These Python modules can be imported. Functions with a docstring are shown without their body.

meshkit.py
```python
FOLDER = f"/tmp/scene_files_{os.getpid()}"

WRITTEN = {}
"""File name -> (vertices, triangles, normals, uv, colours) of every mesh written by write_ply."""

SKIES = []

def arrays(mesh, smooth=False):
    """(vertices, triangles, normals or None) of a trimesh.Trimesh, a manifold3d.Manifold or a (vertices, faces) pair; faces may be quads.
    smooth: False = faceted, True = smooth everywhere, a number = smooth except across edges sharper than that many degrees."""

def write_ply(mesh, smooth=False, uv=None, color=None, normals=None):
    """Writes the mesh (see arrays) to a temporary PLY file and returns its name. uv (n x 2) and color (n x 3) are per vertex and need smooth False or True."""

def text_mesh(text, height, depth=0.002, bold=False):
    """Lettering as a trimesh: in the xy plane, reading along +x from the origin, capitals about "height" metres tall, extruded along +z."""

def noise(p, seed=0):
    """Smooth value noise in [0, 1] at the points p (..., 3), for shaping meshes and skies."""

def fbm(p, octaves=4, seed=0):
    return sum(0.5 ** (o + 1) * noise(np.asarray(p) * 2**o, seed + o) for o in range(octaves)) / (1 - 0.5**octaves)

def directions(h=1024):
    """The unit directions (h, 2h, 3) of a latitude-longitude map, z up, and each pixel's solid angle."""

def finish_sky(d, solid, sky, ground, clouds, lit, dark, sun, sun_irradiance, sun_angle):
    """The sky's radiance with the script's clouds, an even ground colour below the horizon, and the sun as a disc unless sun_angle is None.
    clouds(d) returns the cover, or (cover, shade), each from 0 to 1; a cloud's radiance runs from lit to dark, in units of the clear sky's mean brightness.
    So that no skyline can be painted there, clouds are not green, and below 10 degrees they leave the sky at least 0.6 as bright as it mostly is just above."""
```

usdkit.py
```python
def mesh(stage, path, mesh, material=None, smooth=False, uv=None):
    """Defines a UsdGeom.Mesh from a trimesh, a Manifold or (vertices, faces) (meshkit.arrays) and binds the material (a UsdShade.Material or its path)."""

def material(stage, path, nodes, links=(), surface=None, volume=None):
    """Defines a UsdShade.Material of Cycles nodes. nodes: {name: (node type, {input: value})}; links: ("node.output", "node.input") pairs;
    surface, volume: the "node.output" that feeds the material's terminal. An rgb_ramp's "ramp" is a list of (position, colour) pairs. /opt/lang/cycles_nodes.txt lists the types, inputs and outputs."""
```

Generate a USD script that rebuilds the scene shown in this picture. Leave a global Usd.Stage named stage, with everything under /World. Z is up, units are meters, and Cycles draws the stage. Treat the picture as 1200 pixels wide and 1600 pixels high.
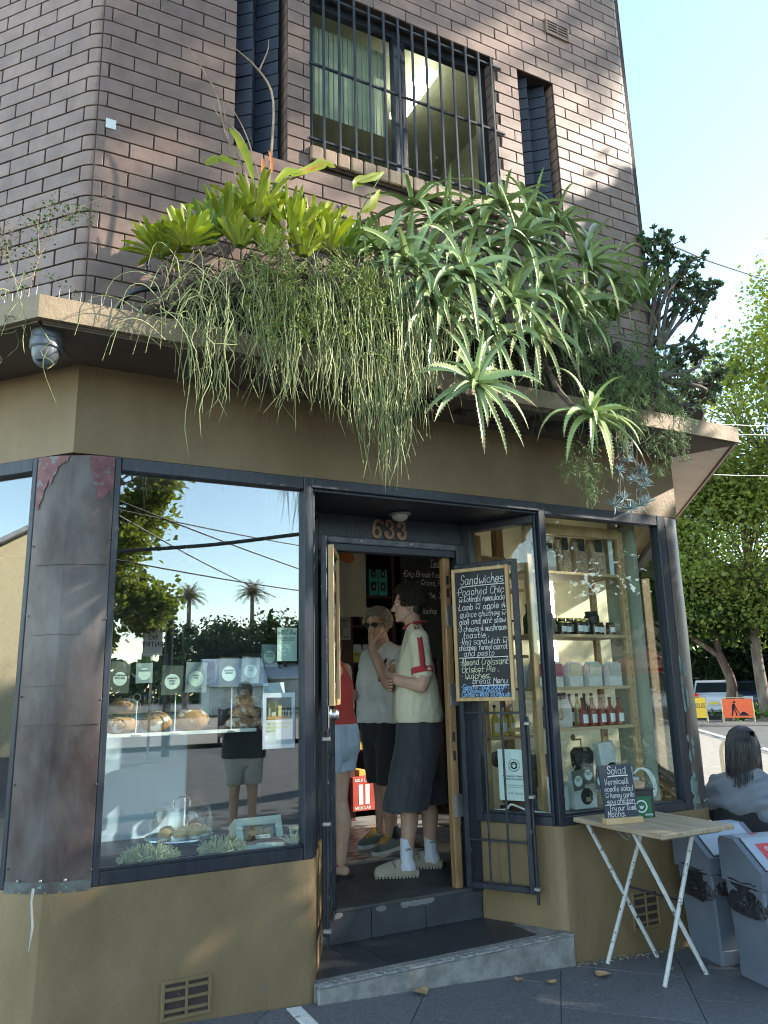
import math, random
import numpy as np, trimesh, manifold3d as m3
from scipy.spatial import ConvexHull
import meshkit, usdkit
from pxr import Usd, UsdGeom, UsdLux, UsdShade, Sdf, Gf

stage = Usd.Stage.CreateInMemory()
UsdGeom.SetStageUpAxis(stage, 'Z')
UsdGeom.SetStageMetersPerUnit(stage, 1.0)
UsdGeom.Xform.Define(stage, '/World')
rng = np.random.default_rng(7)
random.seed(7)
A = lambda *v: np.array(v, float)

# ---------------------------------------------------------------- camera, sky, sun, exposure
EXPOSURE = 2.17
SUN_ELEV, SUN_AZ = math.radians(29), math.radians(-27)          # azimuth measured from +x towards +y
SUN_POWER, SKY_POWER = 0.82, 0.146
CAM = A(0, -3.65, 1.35)
YAW, PITCH, ROLL, FPX = math.radians(27.47), math.radians(12.9), math.radians(-1.36), 1205.0
_fw = A(math.sin(YAW)*math.cos(PITCH), math.cos(YAW)*math.cos(PITCH), math.sin(PITCH))
_r0 = A(math.cos(YAW), -math.sin(YAW), 0); _u0 = np.cross(_r0, _fw)
_rt = math.cos(ROLL)*_r0 + math.sin(ROLL)*_u0; _up = np.cross(_rt, _fw)
cam = UsdGeom.Camera.Define(stage, '/World/camera')
cam.AddTransformOp().Set(Gf.Matrix4d(*_rt, 0, *_up, 0, *(-_fw), 0, *CAM, 1))
cam.CreateHorizontalApertureAttr(24.0); cam.CreateVerticalApertureAttr(32.0)
cam.CreateFocalLengthAttr(24.0*FPX/1200.0)
cam.CreateClippingRangeAttr(Gf.Vec2f(0.02, 2000))
cam.CreateExposureAttr(EXPOSURE)
SUN = A(math.cos(SUN_ELEV)*math.cos(SUN_AZ), math.cos(SUN_ELEV)*math.sin(SUN_AZ), math.sin(SUN_ELEV))

def mat(name, nodes, links, surface=None, volume=None):
    return usdkit.material(stage, '/World/Looks/'+name, nodes, links, surface, volume)

UsdGeom.Scope.Define(stage, '/World/Looks')
mat('sky_look', {'s': ('sky_texture', {'sky_type': 'single_scattering', 'sun_disc': False, 'sun_elevation': SUN_ELEV, 'sun_rotation': math.atan2(SUN[0], SUN[1]), 'air_density': 1.0, 'aerosol_density': 0.12, 'ozone_density': 2.4}),
    'w': ('mix_color', {'blend_type': 'multiply', 'fac': 1.0, 'b': (1.11, 1.0, 0.82)}), 'b': ('background_shader', {'strength': SKY_POWER})}, [('s.color', 'w.a'), ('w.result', 'b.color')], 'b.background')
sky = UsdLux.DomeLight.Define(stage, '/World/sky')
UsdShade.MaterialBindingAPI.Apply(sky.GetPrim()).Bind(UsdShade.Material.Get(stage, '/World/Looks/sky_look'))
sky.GetPrim().SetCustomDataByKey('kind', 'structure')
sun = UsdLux.DistantLight.Define(stage, '/World/sun')
sun.CreateNormalizeAttr(True); sun.CreateIntensityAttr(SUN_POWER); sun.CreateAngleAttr(0.53); sun.CreateColorAttr(Gf.Vec3f(1.0, 0.91, 0.79))
_z = SUN; _x = np.cross(A(0, 0, 1), _z); _x /= np.linalg.norm(_x); _y = np.cross(_z, _x)
sun.AddTransformOp().Set(Gf.Matrix4d(*_x, 0, *_y, 0, *_z, 0, 0, 0, 30, 1))

# ---------------------------------------------------------------- materials
def look(name, col, col2=None, rough=0.6, nscale=6.0, detail=4, bump=0.0, bscale=60.0, metal=0.0, spec=0.5, vary=0.0, pos=(0.35, 0.65), stretch=(1, 1, 1), obj=False, spots=None, coat=0.0, sheen=0.0, trans=None, bdist=0.01, leafy=0.0):
    """A principled surface whose colour wanders between two tones by noise, with fine relief; vary: a tone of its own for each piece; spots: (colour, scale, threshold) worn flecks; trans: colour let through (leaves)."""
    col2 = col if col2 is None else col2
    n = {'g': ('texture_coordinate' if obj else 'geometry', {}), 'm': ('mapping', {'scale': stretch}), 'n': ('noise_texture', {'scale': nscale, 'detail': detail, 'roughness': 0.6}),
         'r': ('rgb_ramp', {'ramp': [(pos[0], col), (pos[1], col2)]}), 'p': ('principled_bsdf', {'roughness': rough, 'metallic': metal, 'specular_ior_level': spec, 'coat_weight': coat, 'sheen_weight': sheen})}
    l = [('g.object' if obj else 'g.position', 'm.vector'), ('m.vector', 'n.vector'), ('n.fac', 'r.fac')]
    out = 'r.color'
    if vary:
        n['o'] = ('object_info', {}); n['vm'] = ('map_range', {'to_min': 1-vary, 'to_max': 1+vary}); n['h'] = ('hsv', {})
        l += [('o.random', 'vm.value'), ('vm.result', 'h.value'), (out, 'h.color')]; out = 'h.color'
    if leafy:
        n['gi'] = ('geometry', {}); n['vi'] = ('map_range', {'to_min': 1-leafy, 'to_max': 1+leafy}); n['hi'] = ('hsv', {}); n['vh'] = ('map_range', {'to_min': .515, 'to_max': .478})
        l += [('gi.random_per_island', 'vi.value'), ('gi.random_per_island', 'vh.value'), ('vi.result', 'hi.value'), ('vh.result', 'hi.hue'), (out, 'hi.color')]; out = 'hi.color'
    if spots:
        n['n3'] = ('noise_texture', {'scale': spots[1], 'detail': 5, 'roughness': 0.65}); n['r3'] = ('rgb_ramp', {'ramp': [(spots[2], (0, 0, 0)), (spots[2]+0.03, (1, 1, 1))]}); n['x3'] = ('mix_color', {'b': spots[0]})
        l += [('m.vector', 'n3.vector'), ('n3.fac', 'r3.fac'), ('r3.color', 'x3.fac'), (out, 'x3.a')]; out = 'x3.result'
    l.append((out, 'p.base_color'))
    if bump:
        n['n2'] = ('noise_texture', {'scale': bscale, 'detail': 4, 'roughness': 0.6}); n['b'] = ('bump', {'strength': bump, 'distance': bdist})
        l += [('m.vector', 'n2.vector'), ('n2.fac', 'b.height'), ('b.normal', 'p.normal')]
    surf = 'p.BSDF'
    if trans is not None:
        n['t'] = ('translucent_bsdf', {}); n['tx'] = ('mix_color', {'blend_type': 'multiply', 'fac': 1.0, 'b': trans}); n['mx'] = ('mix_closure', {'fac': 0.42})
        l += [(out, 'tx.a'), ('tx.result', 't.color'), ('p.BSDF', 'mx.closure1'), ('t.BSDF', 'mx.closure2')]; surf = 'mx.closure'
    return mat(name, n, l, surf)

def glass(name, refl, tint=(1, 1, 1)):
    """Clear sheet: lets light through, mirrors by Schlick's law from refl head-on."""
    return mat(name, {'t': ('transparent_bsdf', {'color': tint}), 'g': ('glossy_bsdf', {'roughness': 0.0, 'color': (0.95, 0.97, 1.0)}), 'f': ('layer_weight', {'blend': 0.5}), 'q': ('math', {'math_type': 'power', 'value2': 5.0}), 'a': ('math', {'math_type': 'multiply_add', 'value2': 1.0-refl, 'value3': refl}), 'm': ('mix_closure', {})},
               [('f.facing', 'q.value1'), ('q.value', 'a.value1'), ('a.value', 'm.fac'), ('t.BSDF', 'm.closure1'), ('g.BSDF', 'm.closure2')], 'm.closure')

# ---------------------------------------------------------------- scene helpers
_used, _loc = {}, {'/World': A(0, 0, 0)}
def _path(parent, name):
    k = (parent, name); i = _used.get(k, 0); _used[k] = i+1
    return f'{parent}/{name}' if i == 0 else f'{parent}/{name}_{i:03d}'
def tag(p, label=None, cat=None, group=None, kind=None):
    p = p.GetPrim() if hasattr(p, 'GetPrim') else p
    for k, v in (('label', label), ('category', cat), ('group', group), ('kind', kind)):
        if v: p.SetCustomDataByKey(k, v)
    return p
def thing(name, label=None, cat=None, loc=(0, 0, 0), group=None, kind=None, rotz=0.0):
    path = _path('/World', name); x = UsdGeom.Xform.Define(stage, path)
    x.AddTranslateOp().Set(Gf.Vec3d(*map(float, loc))); x.AddRotateZOp().Set(float(rotz))
    _loc[path] = np.array(loc, float)
    tag(x, label, cat, group, kind); return path
def put(name, mesh, m, parent='/World', smooth=30, label=None, cat=None, group=None, kind=None, local=False):
    """One Mesh prim. The mesh is in world coordinates unless local; a thing's own place is taken off."""
    path = _path(parent, name)
    if isinstance(mesh, MB): mesh = mesh.mesh()
    v, f, n = meshkit.arrays(mesh, smooth)
    off = A(0, 0, 0) if local else _loc.get('/'.join(path.split('/')[:3]), A(0, 0, 0))
    me = usdkit.mesh(stage, path, (v-off, f), m)
    if n is not None:
        me.CreateNormalsAttr(n.astype(np.float32).tolist() if False else __import__('pxr').Vt.Vec3fArray.FromNumpy(n.astype(np.float32))); me.SetNormalsInterpolation('vertex')
    if parent == '/World': _loc[path] = A(0, 0, 0)
    tag(me, label, cat, group, kind); return path
def copy_of(src, loc, rotz=0.0, label=None, group=None, scale=None):
    was = stage.GetPrimAtPath(src); name = src.split('/')[-1]
    import re
    name = re.sub(r'_\d{3}$', '', name); path = _path('/World', name); x = UsdGeom.Xform.Define(stage, path)
    x.GetPrim().GetReferences().AddInternalReference(src)
    x.ClearXformOpOrder(); x.AddTranslateOp().Set(Gf.Vec3d(*map(float, loc))); x.AddRotateZOp().Set(float(rotz))
    if scale is not None: x.AddScaleOp().Set(Gf.Vec3f(*([float(scale)]*3 if np.ndim(scale) == 0 else map(float, scale))))
    x.GetPrim().SetInstanceable(True); tag(x, label, None, group); return path

# ---------------------------------------------------------------- mesh building
_ch = np.array([[sx*(1 if a == 0 else 0), 0, 0] for a in range(1) for sx in (1,)])
_CS = [(sx, sy, sz, a) for sx in (-1, 1) for sy in (-1, 1) for sz in (-1, 1) for a in range(3)]
def _tmpl():
    p = np.array([[sx*(1 if a == 0 else .8), sy*(1 if a == 1 else .8), sz*(1 if a == 2 else .8)] for sx, sy, sz, a in _CS])
    h = ConvexHull(p); f = h.simplices.copy()
    for i, t in enumerate(f):
        if np.dot(np.cross(p[t[1]]-p[t[0]], p[t[2]]-p[t[0]]), p[t].mean(0)) < 0: f[i] = t[::-1]
    return f
_CF = _tmpl()
_BF = np.array([[0, 2, 1], [1, 2, 3], [4, 5, 6], [5, 7, 6], [0, 1, 4], [1, 5, 4], [2, 6, 3], [3, 6, 7], [0, 4, 2], [2, 4, 6], [1, 3, 5], [3, 7, 5]])
class Frame:
    """Axes: u along, n outward, z up, from an origin."""
    def __init__(s, o, u, n, z=(0, 0, 1)): s.o, s.u, s.n, s.z = (np.array(q, float) for q in (o, u, n, z))
    def __call__(s, p): p = np.asarray(p, float); return s.o + p[..., :1]*s.u + p[..., 1:2]*s.n + p[..., 2:3]*s.z
class MB:
    def __init__(s): s.v, s.f, s.n = [], [], 0
    def add(s, v, f):
        v, f = np.asarray(v, float), np.asarray(f, int)
        if f.shape[1] == 4: f = np.vstack([f[:, [0, 1, 2]], f[:, [0, 2, 3]]])
        s.v.append(v); s.f.append(f+s.n); s.n += len(v); return s
    def tm(s, t): return s.add(t.vertices, t.faces)
    def box(s, lo, hi, ch=0.0, fr=None):
        lo, hi = np.minimum(lo, hi).astype(float), np.maximum(lo, hi).astype(float); c, h = (lo+hi)/2, (hi-lo)/2
        if ch:
            k = min(ch, 0.45*h.min())
            p = np.array([[sx*(h[0]-(0 if a == 0 else k)), sy*(h[1]-(0 if a == 1 else k)), sz*(h[2]-(0 if a == 2 else k))] for sx, sy, sz, a in _CS])+c; f = _CF
        else:
            p = np.array([[x, y, z] for x in (lo[0], hi[0]) for y in (lo[1], hi[1]) for z in (lo[2], hi[2])]); f = _BF
        if fr is not None:
            p = fr(p)
            if np.dot(np.cross(fr.u, fr.n), fr.z) < 0: f = f[:, ::-1]
        return s.add(p, f)
    def bar(s, a, b, w, d, ref=(0, 0, 1), ch=0.0):
        """A straight rectangular bar from a to b, w wide across ref, d along ref."""
        a, b = A(*a), A(*b); t = b-a; L = np.linalg.norm(t); t /= L; r = A(*ref)
        if abs(np.dot(r, t)) > 0.97: r = A(1, 0, 0) if abs(t[0]) < 0.9 else A(0, 1, 0)
        x = np.cross(r, t); x /= np.linalg.norm(x); y = np.cross(t, x)
        return s.box((0, -w/2, -d/2), (L, w/2, d/2), ch, Frame(a, t, x, y))
    def tube(s, pts, r, sides=6, cap=True):
        p = np.asarray(pts, float); k = len(p); t = np.gradient(p, axis=0); t /= np.linalg.norm(t, axis=1, keepdims=True)+1e-12
        a = np.cross(t, np.where(np.abs(t[:, 2:]) < 0.92, [[0, 0, 1.0]], [[1.0, 0, 0]])); a /= np.linalg.norm(a, axis=1, keepdims=True)+1e-12
        for i in range(1, k):
            if np.dot(a[i], a[i-1]) < 0: a[i] *= -1
        b = np.cross(t, a); g = np.arange(sides)*2*np.pi/sides; r = np.broadcast_to(r, (k,))
        v = p[:, None]+r[:, None, None]*(np.cos(g)[None, :, None]*a[:, None]+np.sin(g)[None, :, None]*b[:, None])
        i, j = np.meshgrid(np.arange(k-1), np.arange(sides), indexing='ij'); jn = (j+1) % sides
        q = np.stack([i*sides+j, i*sides+jn, (i+1)*sides+jn, (i+1)*sides+j], -1).reshape(-1, 4); v = v.reshape(-1, 3)
        f = np.vstack([q[:, [0, 1, 2]], q[:, [0, 2, 3]]])
        if cap:
            v = np.vstack([v, p[:1], p[-1:]]); n0 = k*sides; e = np.arange(sides)
            f = np.vstack([f, np.stack([np.full(sides, n0), (e+1) % sides, e], 1), np.stack([np.full(sides, n0+1), n0-sides+e, n0-sides+(e+1) % sides], 1)])
        return s.add(v, f)
    def lathe(s, prof, c, n=24, fr=None):
        """Revolves (radius, height) pairs about z through c."""
        pr = np.asarray(prof, float); g = np.arange(n)*2*np.pi/n
        v = np.stack([pr[:, :1]*np.cos(g), pr[:, :1]*np.sin(g), np.repeat(pr[:, 1:], n, 1)], -1).reshape(-1, 3)
        k = len(pr); i, j = np.meshgrid(np.arange(k-1), np.arange(n), indexing='ij'); jn = (j+1) % n
        q = np.stack([i*n+j, i*n+jn, (i+1)*n+jn, (i+1)*n+j], -1).reshape(-1, 4)
        v = (fr(v) if fr is not None else v)+np.asarray(c, float)
        return s.add(v, q)
    def prism(s, poly, z0, z1, fr=None):
        """Extrudes a plan polygon (x, y) from z0 to z1."""
        from shapely.geometry import Polygon
        t = trimesh.creation.extrude_polygon(Polygon(poly), z1-z0, engine='earcut'); v = t.vertices+[0, 0, z0]; f = t.faces
        if fr is not None:
            v = fr(v)
            if np.dot(np.cross(fr.u, fr.n), fr.z) < 0: f = f[:, ::-1]
        return s.add(v, f)
    def quad(s, a, b, c, d): return s.add([a, b, c, d], [[0, 1, 2, 3]])
    def blob(s, c, r, sub=2, amp=0.0, sc=3.0, seed=0):
        t = trimesh.creation.icosphere(sub, 1.0); v = t.vertices*np.asarray(r, float)
        if amp: v *= (1+amp*(meshkit.fbm(t.vertices*sc+seed*7.3, 3, seed)-0.5)*2)[:, None]
        return s.add(v+np.asarray(c, float), t.faces)
    def mesh(s): return (np.vstack(s.v), np.vstack(s.f))
def resample(pts, k):
    """A smooth curve (Catmull-Rom) through the points, k samples."""
    p = np.asarray(pts, float); n = len(p)
    if n < 3: return p[0]+np.linspace(0, 1, k)[:, None]*(p[-1]-p[0])
    q = np.vstack([2*p[0]-p[1], p, 2*p[-1]-p[-2]]); x = np.linspace(0, n-1-1e-9, k); i = x.astype(int); t = (x-i)[:, None]
    a, b, c, d = q[i], q[i+1], q[i+2], q[i+3]
    return 0.5*(2*b+(c-a)*t+(2*a-5*b+4*c-d)*t**2+(3*b-a-3*c+d)*t**3)
def ramp(a, b, t): return a+(b-a)*t
def ground_z(x, y):
    """The street: beside the shop it falls gently to the right, farther off it levels out."""
    x, y = np.asarray(x, float), np.asarray(y, float); d = np.hypot(x-2, y+0.5)
    w = np.clip(1-(d-3.5)/9.0, 0, 1); w = w*w*(3-2*w)
    return (0.05-0.056*x+0.012*y)*w + (-0.12)*(1-w)
# ================================================================ materials of the building
LK = {}
LK['brick'] = look('painted_brick', (0.162, 0.106, 0.082), (0.225, 0.152, 0.120), rough=0.42, nscale=9, bump=0.35, bscale=90, vary=0.13, bdist=0.006, spots=((0.3, 0.25, 0.22), 14, 0.74))
LK['mortar'] = look('shade_toned_mortar', (0.04, 0.027, 0.022), (0.08, 0.056, 0.047), rough=0.9)  # joints carry the wall paint; coloured darker here for the shade between bricks
LK['sillbrick'] = look('sill_brick', (0.17, 0.115, 0.07), (0.23, 0.16, 0.10), rough=0.55, vary=0.15, bump=0.4, bscale=60, nscale=10)
LK['navy'] = look('navy_painted_brick', (0.007, 0.010, 0.020), (0.012, 0.016, 0.030), rough=0.45, vary=0.15, bump=0.25, bscale=80)
LK['render'] = look('brown_render', (0.155, 0.106, 0.050), (0.245, 0.171, 0.086), rough=0.6, nscale=2.6, detail=9, pos=(0.28, 0.72), bump=0.28, bscale=55, bdist=0.012, stretch=(1, 1, .6), spots=((0.36, 0.32, 0.27), 42, 0.735))
LK['soffit'] = look('brown_soffit', (0.075, 0.052, 0.033), (0.105, 0.075, 0.048), rough=0.75, nscale=3, bump=0.3, bscale=30)
LK['soffit_pale_bounce'] = look('peeling_pale_bounce_soffit', (0.74, 0.62, 0.49), (0.82, 0.70, 0.57), rough=0.75, nscale=3, bump=0.4, bscale=20, spots=((0.12, 0.08, 0.05), 5.5, 0.66), stretch=(0.5, 2.4, 1))  # pale peeling paint, lightened further in place of light bounced off the pavement
LK['fascia'] = look('awning_fascia', (0.21, 0.155, 0.095), (0.29, 0.22, 0.14), rough=0.7, nscale=4, bump=0.4, bscale=45, spots=((0.08, 0.06, 0.04), 8, 0.7))
LK['frame'] = look('black_painted_timber', (0.011, 0.014, 0.021), (0.021, 0.026, 0.036), rough=0.36, nscale=7, stretch=(6, 6, 0.6), bump=0.25, bscale=30, spots=((0.3, 0.29, 0.27), 34, 0.745))
LK['iron'] = look('chipped_black_iron', (0.012, 0.014, 0.02), (0.024, 0.027, 0.034), rough=0.35, nscale=12, bump=0.3, bscale=70, spots=((0.33, 0.31, 0.28), 26, 0.66), metal=0.0)
LK['iron_up'] = look('dark_window_bar', (0.014, 0.016, 0.022), (0.03, 0.033, 0.04), rough=0.4)
LK['copper'] = look('weathered_copper', (0.050, 0.035, 0.033), (0.155, 0.138, 0.130), rough=0.45, metal=0.45, nscale=3.4, detail=9, bump=0.12, bscale=9, bdist=0.02, pos=(0.36, 0.66), stretch=(1, 1, .45), spots=((0.22, 0.34, 0.30), 7.5, 0.745))
LK['copper_foot'] = look('tarnished_copper_foot', (.085, .075, .072), (.13, .15, .145), rough=.45, metal=.6, nscale=14, spots=((.2, .33, .3), 18, .60))
LK['verdigris'] = look('verdigris', (0.18, 0.33, 0.30), (0.12, 0.12, 0.11), rough=0.6, metal=0.35, nscale=16)
LK['oldred'] = look('old_red_primer', (0.13, 0.045, 0.048), (0.20, 0.085, 0.085), rough=0.65, nscale=18, spots=((0.16, 0.15, 0.145), 22, 0.56))
LK['zinc'] = look('rivet_metal', (0.3, 0.29, 0.27), (0.42, 0.41, 0.39), rough=0.4, metal=0.8)
LK['pane'] = glass('shop_window_pane', 0.15, (0.93, 0.97, 0.95))
LK['pane_up'] = glass('upper_window_pane', 0.06, (0.9, 0.95, 0.92))
LK['pane_in'] = glass('splay_window_pane', 0.045, (0.95, 0.98, 0.97))
LK['concrete'] = look('grey_concrete', (0.17, 0.165, 0.155), (0.29, 0.28, 0.26), rough=0.85, nscale=14, bump=0.5, bscale=60)
LK['tile'] = look('charcoal_step_tile', (0.028, 0.030, 0.036), (0.052, 0.054, 0.060), rough=0.42, nscale=5, vary=0.25, bump=0.12, bscale=50, detail=7)
LK['grout'] = look('grey_grout', (0.16, 0.155, 0.15), (0.24, 0.23, 0.22), rough=0.9)
LK['floor_dark'] = look('dark_concrete_floor', (0.035, 0.034, 0.033), (0.075, 0.072, 0.068), rough=0.65, nscale=3.5, detail=8, bump=0.2, bscale=40)
LK['timber'] = look('golden_timber', (0.42, 0.26, 0.11), (0.56, 0.38, 0.19), rough=0.5, nscale=3, stretch=(9, 9, 0.8), detail=6)
LK['timber_old'] = look('worn_door_timber', (0.22, 0.12, 0.05), (0.36, 0.21, 0.09), rough=0.55, nscale=4, stretch=(9, 9, 1.2), detail=7, spots=((0.06, 0.045, 0.03), 9, 0.68))
LK['cream_wall'] = look('cream_plaster', (0.66, 0.60, 0.40), (0.72, 0.66, 0.46), rough=0.8, nscale=2)
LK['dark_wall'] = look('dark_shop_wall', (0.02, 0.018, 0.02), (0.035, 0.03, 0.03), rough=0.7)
LK['maroon'] = look('maroon_shelf_paint', (0.06, 0.02, 0.018), (0.09, 0.032, 0.026), rough=0.5)
LK['white'] = look('white_paint', (0.74, 0.75, 0.74), (0.8, 0.8, 0.79), rough=0.5)
LK['black'] = look('matt_black', (0.012, 0.012, 0.014), (0.02, 0.02, 0.022), rough=0.5)
LK['grey_in'] = look('upstairs_plaster', (0.42, 0.43, 0.36), (0.5, 0.5, 0.42), rough=0.8)

# ================================================================ the corner building
XL, XR = 0.30, 4.15
aL, aR = math.radians(48.5), math.radians(51.5)
FM = Frame((0, 0, 0), (1, 0, 0), (0, -1, 0))                                   # the chamfered corner front: u right, n towards the street
FL = Frame((XL, 0, 0), (-math.cos(aL), math.sin(aL), 0), (-math.sin(aL), -math.cos(aL), 0))
FR = Frame((XR, 0, 0), (math.cos(aR), math.sin(aR), 0), (math.sin(aR), -math.cos(aR), 0))
B = thing('corner_building', 'brown brick corner shop with planted awning, copper columns and black framed windows', 'building')

# a path round the upper wall: left side, bullnosed corner, front, bullnosed corner, right side
UL, UR, RAD = 0.287, 4.12, 0.15
tL, tR = RAD*math.tan(aL/2), RAD*math.tan(aR/2)
def wall_path(s):
    """(point, outward normal) at s along the outer brick face; s = x on the front."""
    s = np.atleast_1d(np.asarray(s, float)); P = np.zeros((len(s), 2)); N = np.zeros((len(s), 2))
    a0, a1 = UL+tL, UR-tR; la, ra = RAD*aL, RAD*aR
    for i, x in enumerate(s):
        if a0 <= x <= a1: P[i] = x, 0; N[i] = 0, -1
        elif x < a0:
            th = min((a0-x)/RAD, aL); c = A(a0, RAD); N[i] = -math.sin(th), -math.cos(th); P[i] = c+RAD*N[i]
            e = a0-x-la
            if e > 0: P[i] += e*A(-math.cos(aL), math.sin(aL))
        else:
            th = min((x-a1)/RAD, aR); c = A(a1, RAD); N[i] = math.sin(th), -math.cos(th); P[i] = c+RAD*N[i]
            e = x-a1-ra
            if e > 0: P[i] += e*A(math.cos(aR), math.sin(aR))
    return P, N
ARC = [(UL+tL-RAD*aL, UL+tL), (UR-tR, UR-tR+RAD*aR)]
def path_brick(mb, s0, s1, z0, z1, path=wall_path, d=0.012, ch=0.002, arcs=ARC):
    ss = [s0, s1]
    for a, b in arcs:
        ss += [x for x in np.linspace(a, b, 7) if s0 < x < s1]
    ss = np.array(sorted(ss)); k = len(ss); P, N = path(ss)
    T = np.stack([-N[:, 1], N[:, 0]], 1); e = np.zeros(k); e[0], e[-1] = ch, -ch
    out = []
    for off, zi, sh in ((-d, 0, 0), (-ch, 0, 0), (0, ch, 1), (0, -ch, 1), (-ch, 0, 0), (-d, 0, 0)):
        q = P+N*off+(T*e[:, None] if sh else 0); out.append(np.hstack([q, np.full((k, 1), 0.0)]))
    zz = [z0, z0, z0+ch, z1-ch, z1, z1]
    for o, z in zip(out, zz): o[:, 2] = z
    v = np.stack(out, 1).reshape(-1, 3); f = []
    for i in range(k-1):
        for j in range(5): f.append([i*6+j, (i+1)*6+j, (i+1)*6+j+1, i*6+j+1])
    f = [list(q) for q in f]
    for i, fl in ((0, 1), (k-1, 0)):
        b = i*6
        for q in ([b, b+1, b+4, b+5], [b+1, b+2, b+3, b+4]): f.append(q if fl else q[::-1])
    return mb.add(v, np.array(f))

WZ0, WZ1 = 4.45, 5.645                      # the upper window between sill and lintel
REC = [(1.015, 1.328), (1.467, 2.838), (3.045, 3.367)]                           # left recess, window, right recess
TOPZ, LOWZ = 6.9, 2.985
up = MB()
def wall_slab(mb, fr, s0, s1, z0, z1, n0=-0.2, n1=-0.0085): mb.box((s0, n0, z0), (s1, n1, z1), 0, fr)
wall_slab(up, FM, XL, REC[0][0], LOWZ, TOPZ); wall_slab(up, FM, REC[0][1], REC[1][0], 4.3, 5.645); wall_slab(up, FM, REC[1][1], REC[2][0], 4.3, 5.645); wall_slab(up, FM, REC[2][1], 4.13, LOWZ, TOPZ)
wall_slab(up, FM, REC[0][0], REC[2][1], LOWZ, 4.30); wall_slab(up, FM, REC[0][0], REC[2][1], 5.645, TOPZ); wall_slab(up, FM, REC[1][0], REC[1][1], 4.3, 4.45)
for s in ('l', 'r'):
    fr = FL if s == 'l' else FR; wall_slab(up, fr, 0.05, 7.0, LOWZ, TOPZ)
for ss, fr in ((np.linspace(*ARC[0], 7), 0), (np.linspace(*ARC[1], 7), 1)):
    P, N = wall_path(ss); Q = P-N*0.0085; poly = list(map(tuple, Q))+([(XL+0.12, 0.14)] if fr == 0 else [(4.0, 0.14)])
    up.prism(poly, LOWZ, TOPZ)
WALL = put('upper_wall', up, LK['mortar'], B, smooth=False)
pitch, jz = 0.0878, 4.921
bricks = []
for k in range(-23, 23):
    z0, z1 = jz+k*pitch+0.0038, jz+(k+1)*pitch-0.0038
    if z0 < LOWZ+0.004: continue
    ph = 0.346 if k % 2 else 0.228
    zm = (z0+z1)/2
    cuts = [c for c, lo in zip(REC, (4.30, 4.34, 4.30)) if lo < zm < 5.645]
    edges = np.arange(ph-0.24*6, 5.6, 0.24)
    for a, b in zip(edges[:-1], edges[1:]):
        if a < UL < b and b-UL < 0.1: pass
        segs = [(a+0.0038, b-0.0038)]
        for c0, c1 in cuts:
            new = []
            for p, q in segs:
                if q <= c0 or p >= c1: new.append((p, q))
                else:
                    if p < c0-0.03: new.append((p, c0))
                    if q > c1+0.03: new.append((c1, q))
            segs = new
        for p, q in segs:
            if p < -1.15 or q > 5.3: continue
            jx = rng.uniform(-.0018, .0018)
            bricks.append((p+jx if p not in [c[1] for c in REC] else p, q+jx if q not in [c[0] for c in REC] else q, z0+rng.uniform(-.001, .001), z1+rng.uniform(-.001, .001)))
def shows(b):                                # the bricks nearest the picture's middle and not behind the plants come first
    s, z = (b[0]+b[1])/2, (b[2]+b[3])/2
    hid = 1.0 < s < 3.7 and z < 3.65
    out = s < -0.55 or s > 4.35 or z > 6.25-(4-s)*0.32*(s < 4) 
    return (hid or out)*10 + abs(z-4.2) + (s-1.2)**2*0.05
bricks.sort(key=shows)
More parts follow.
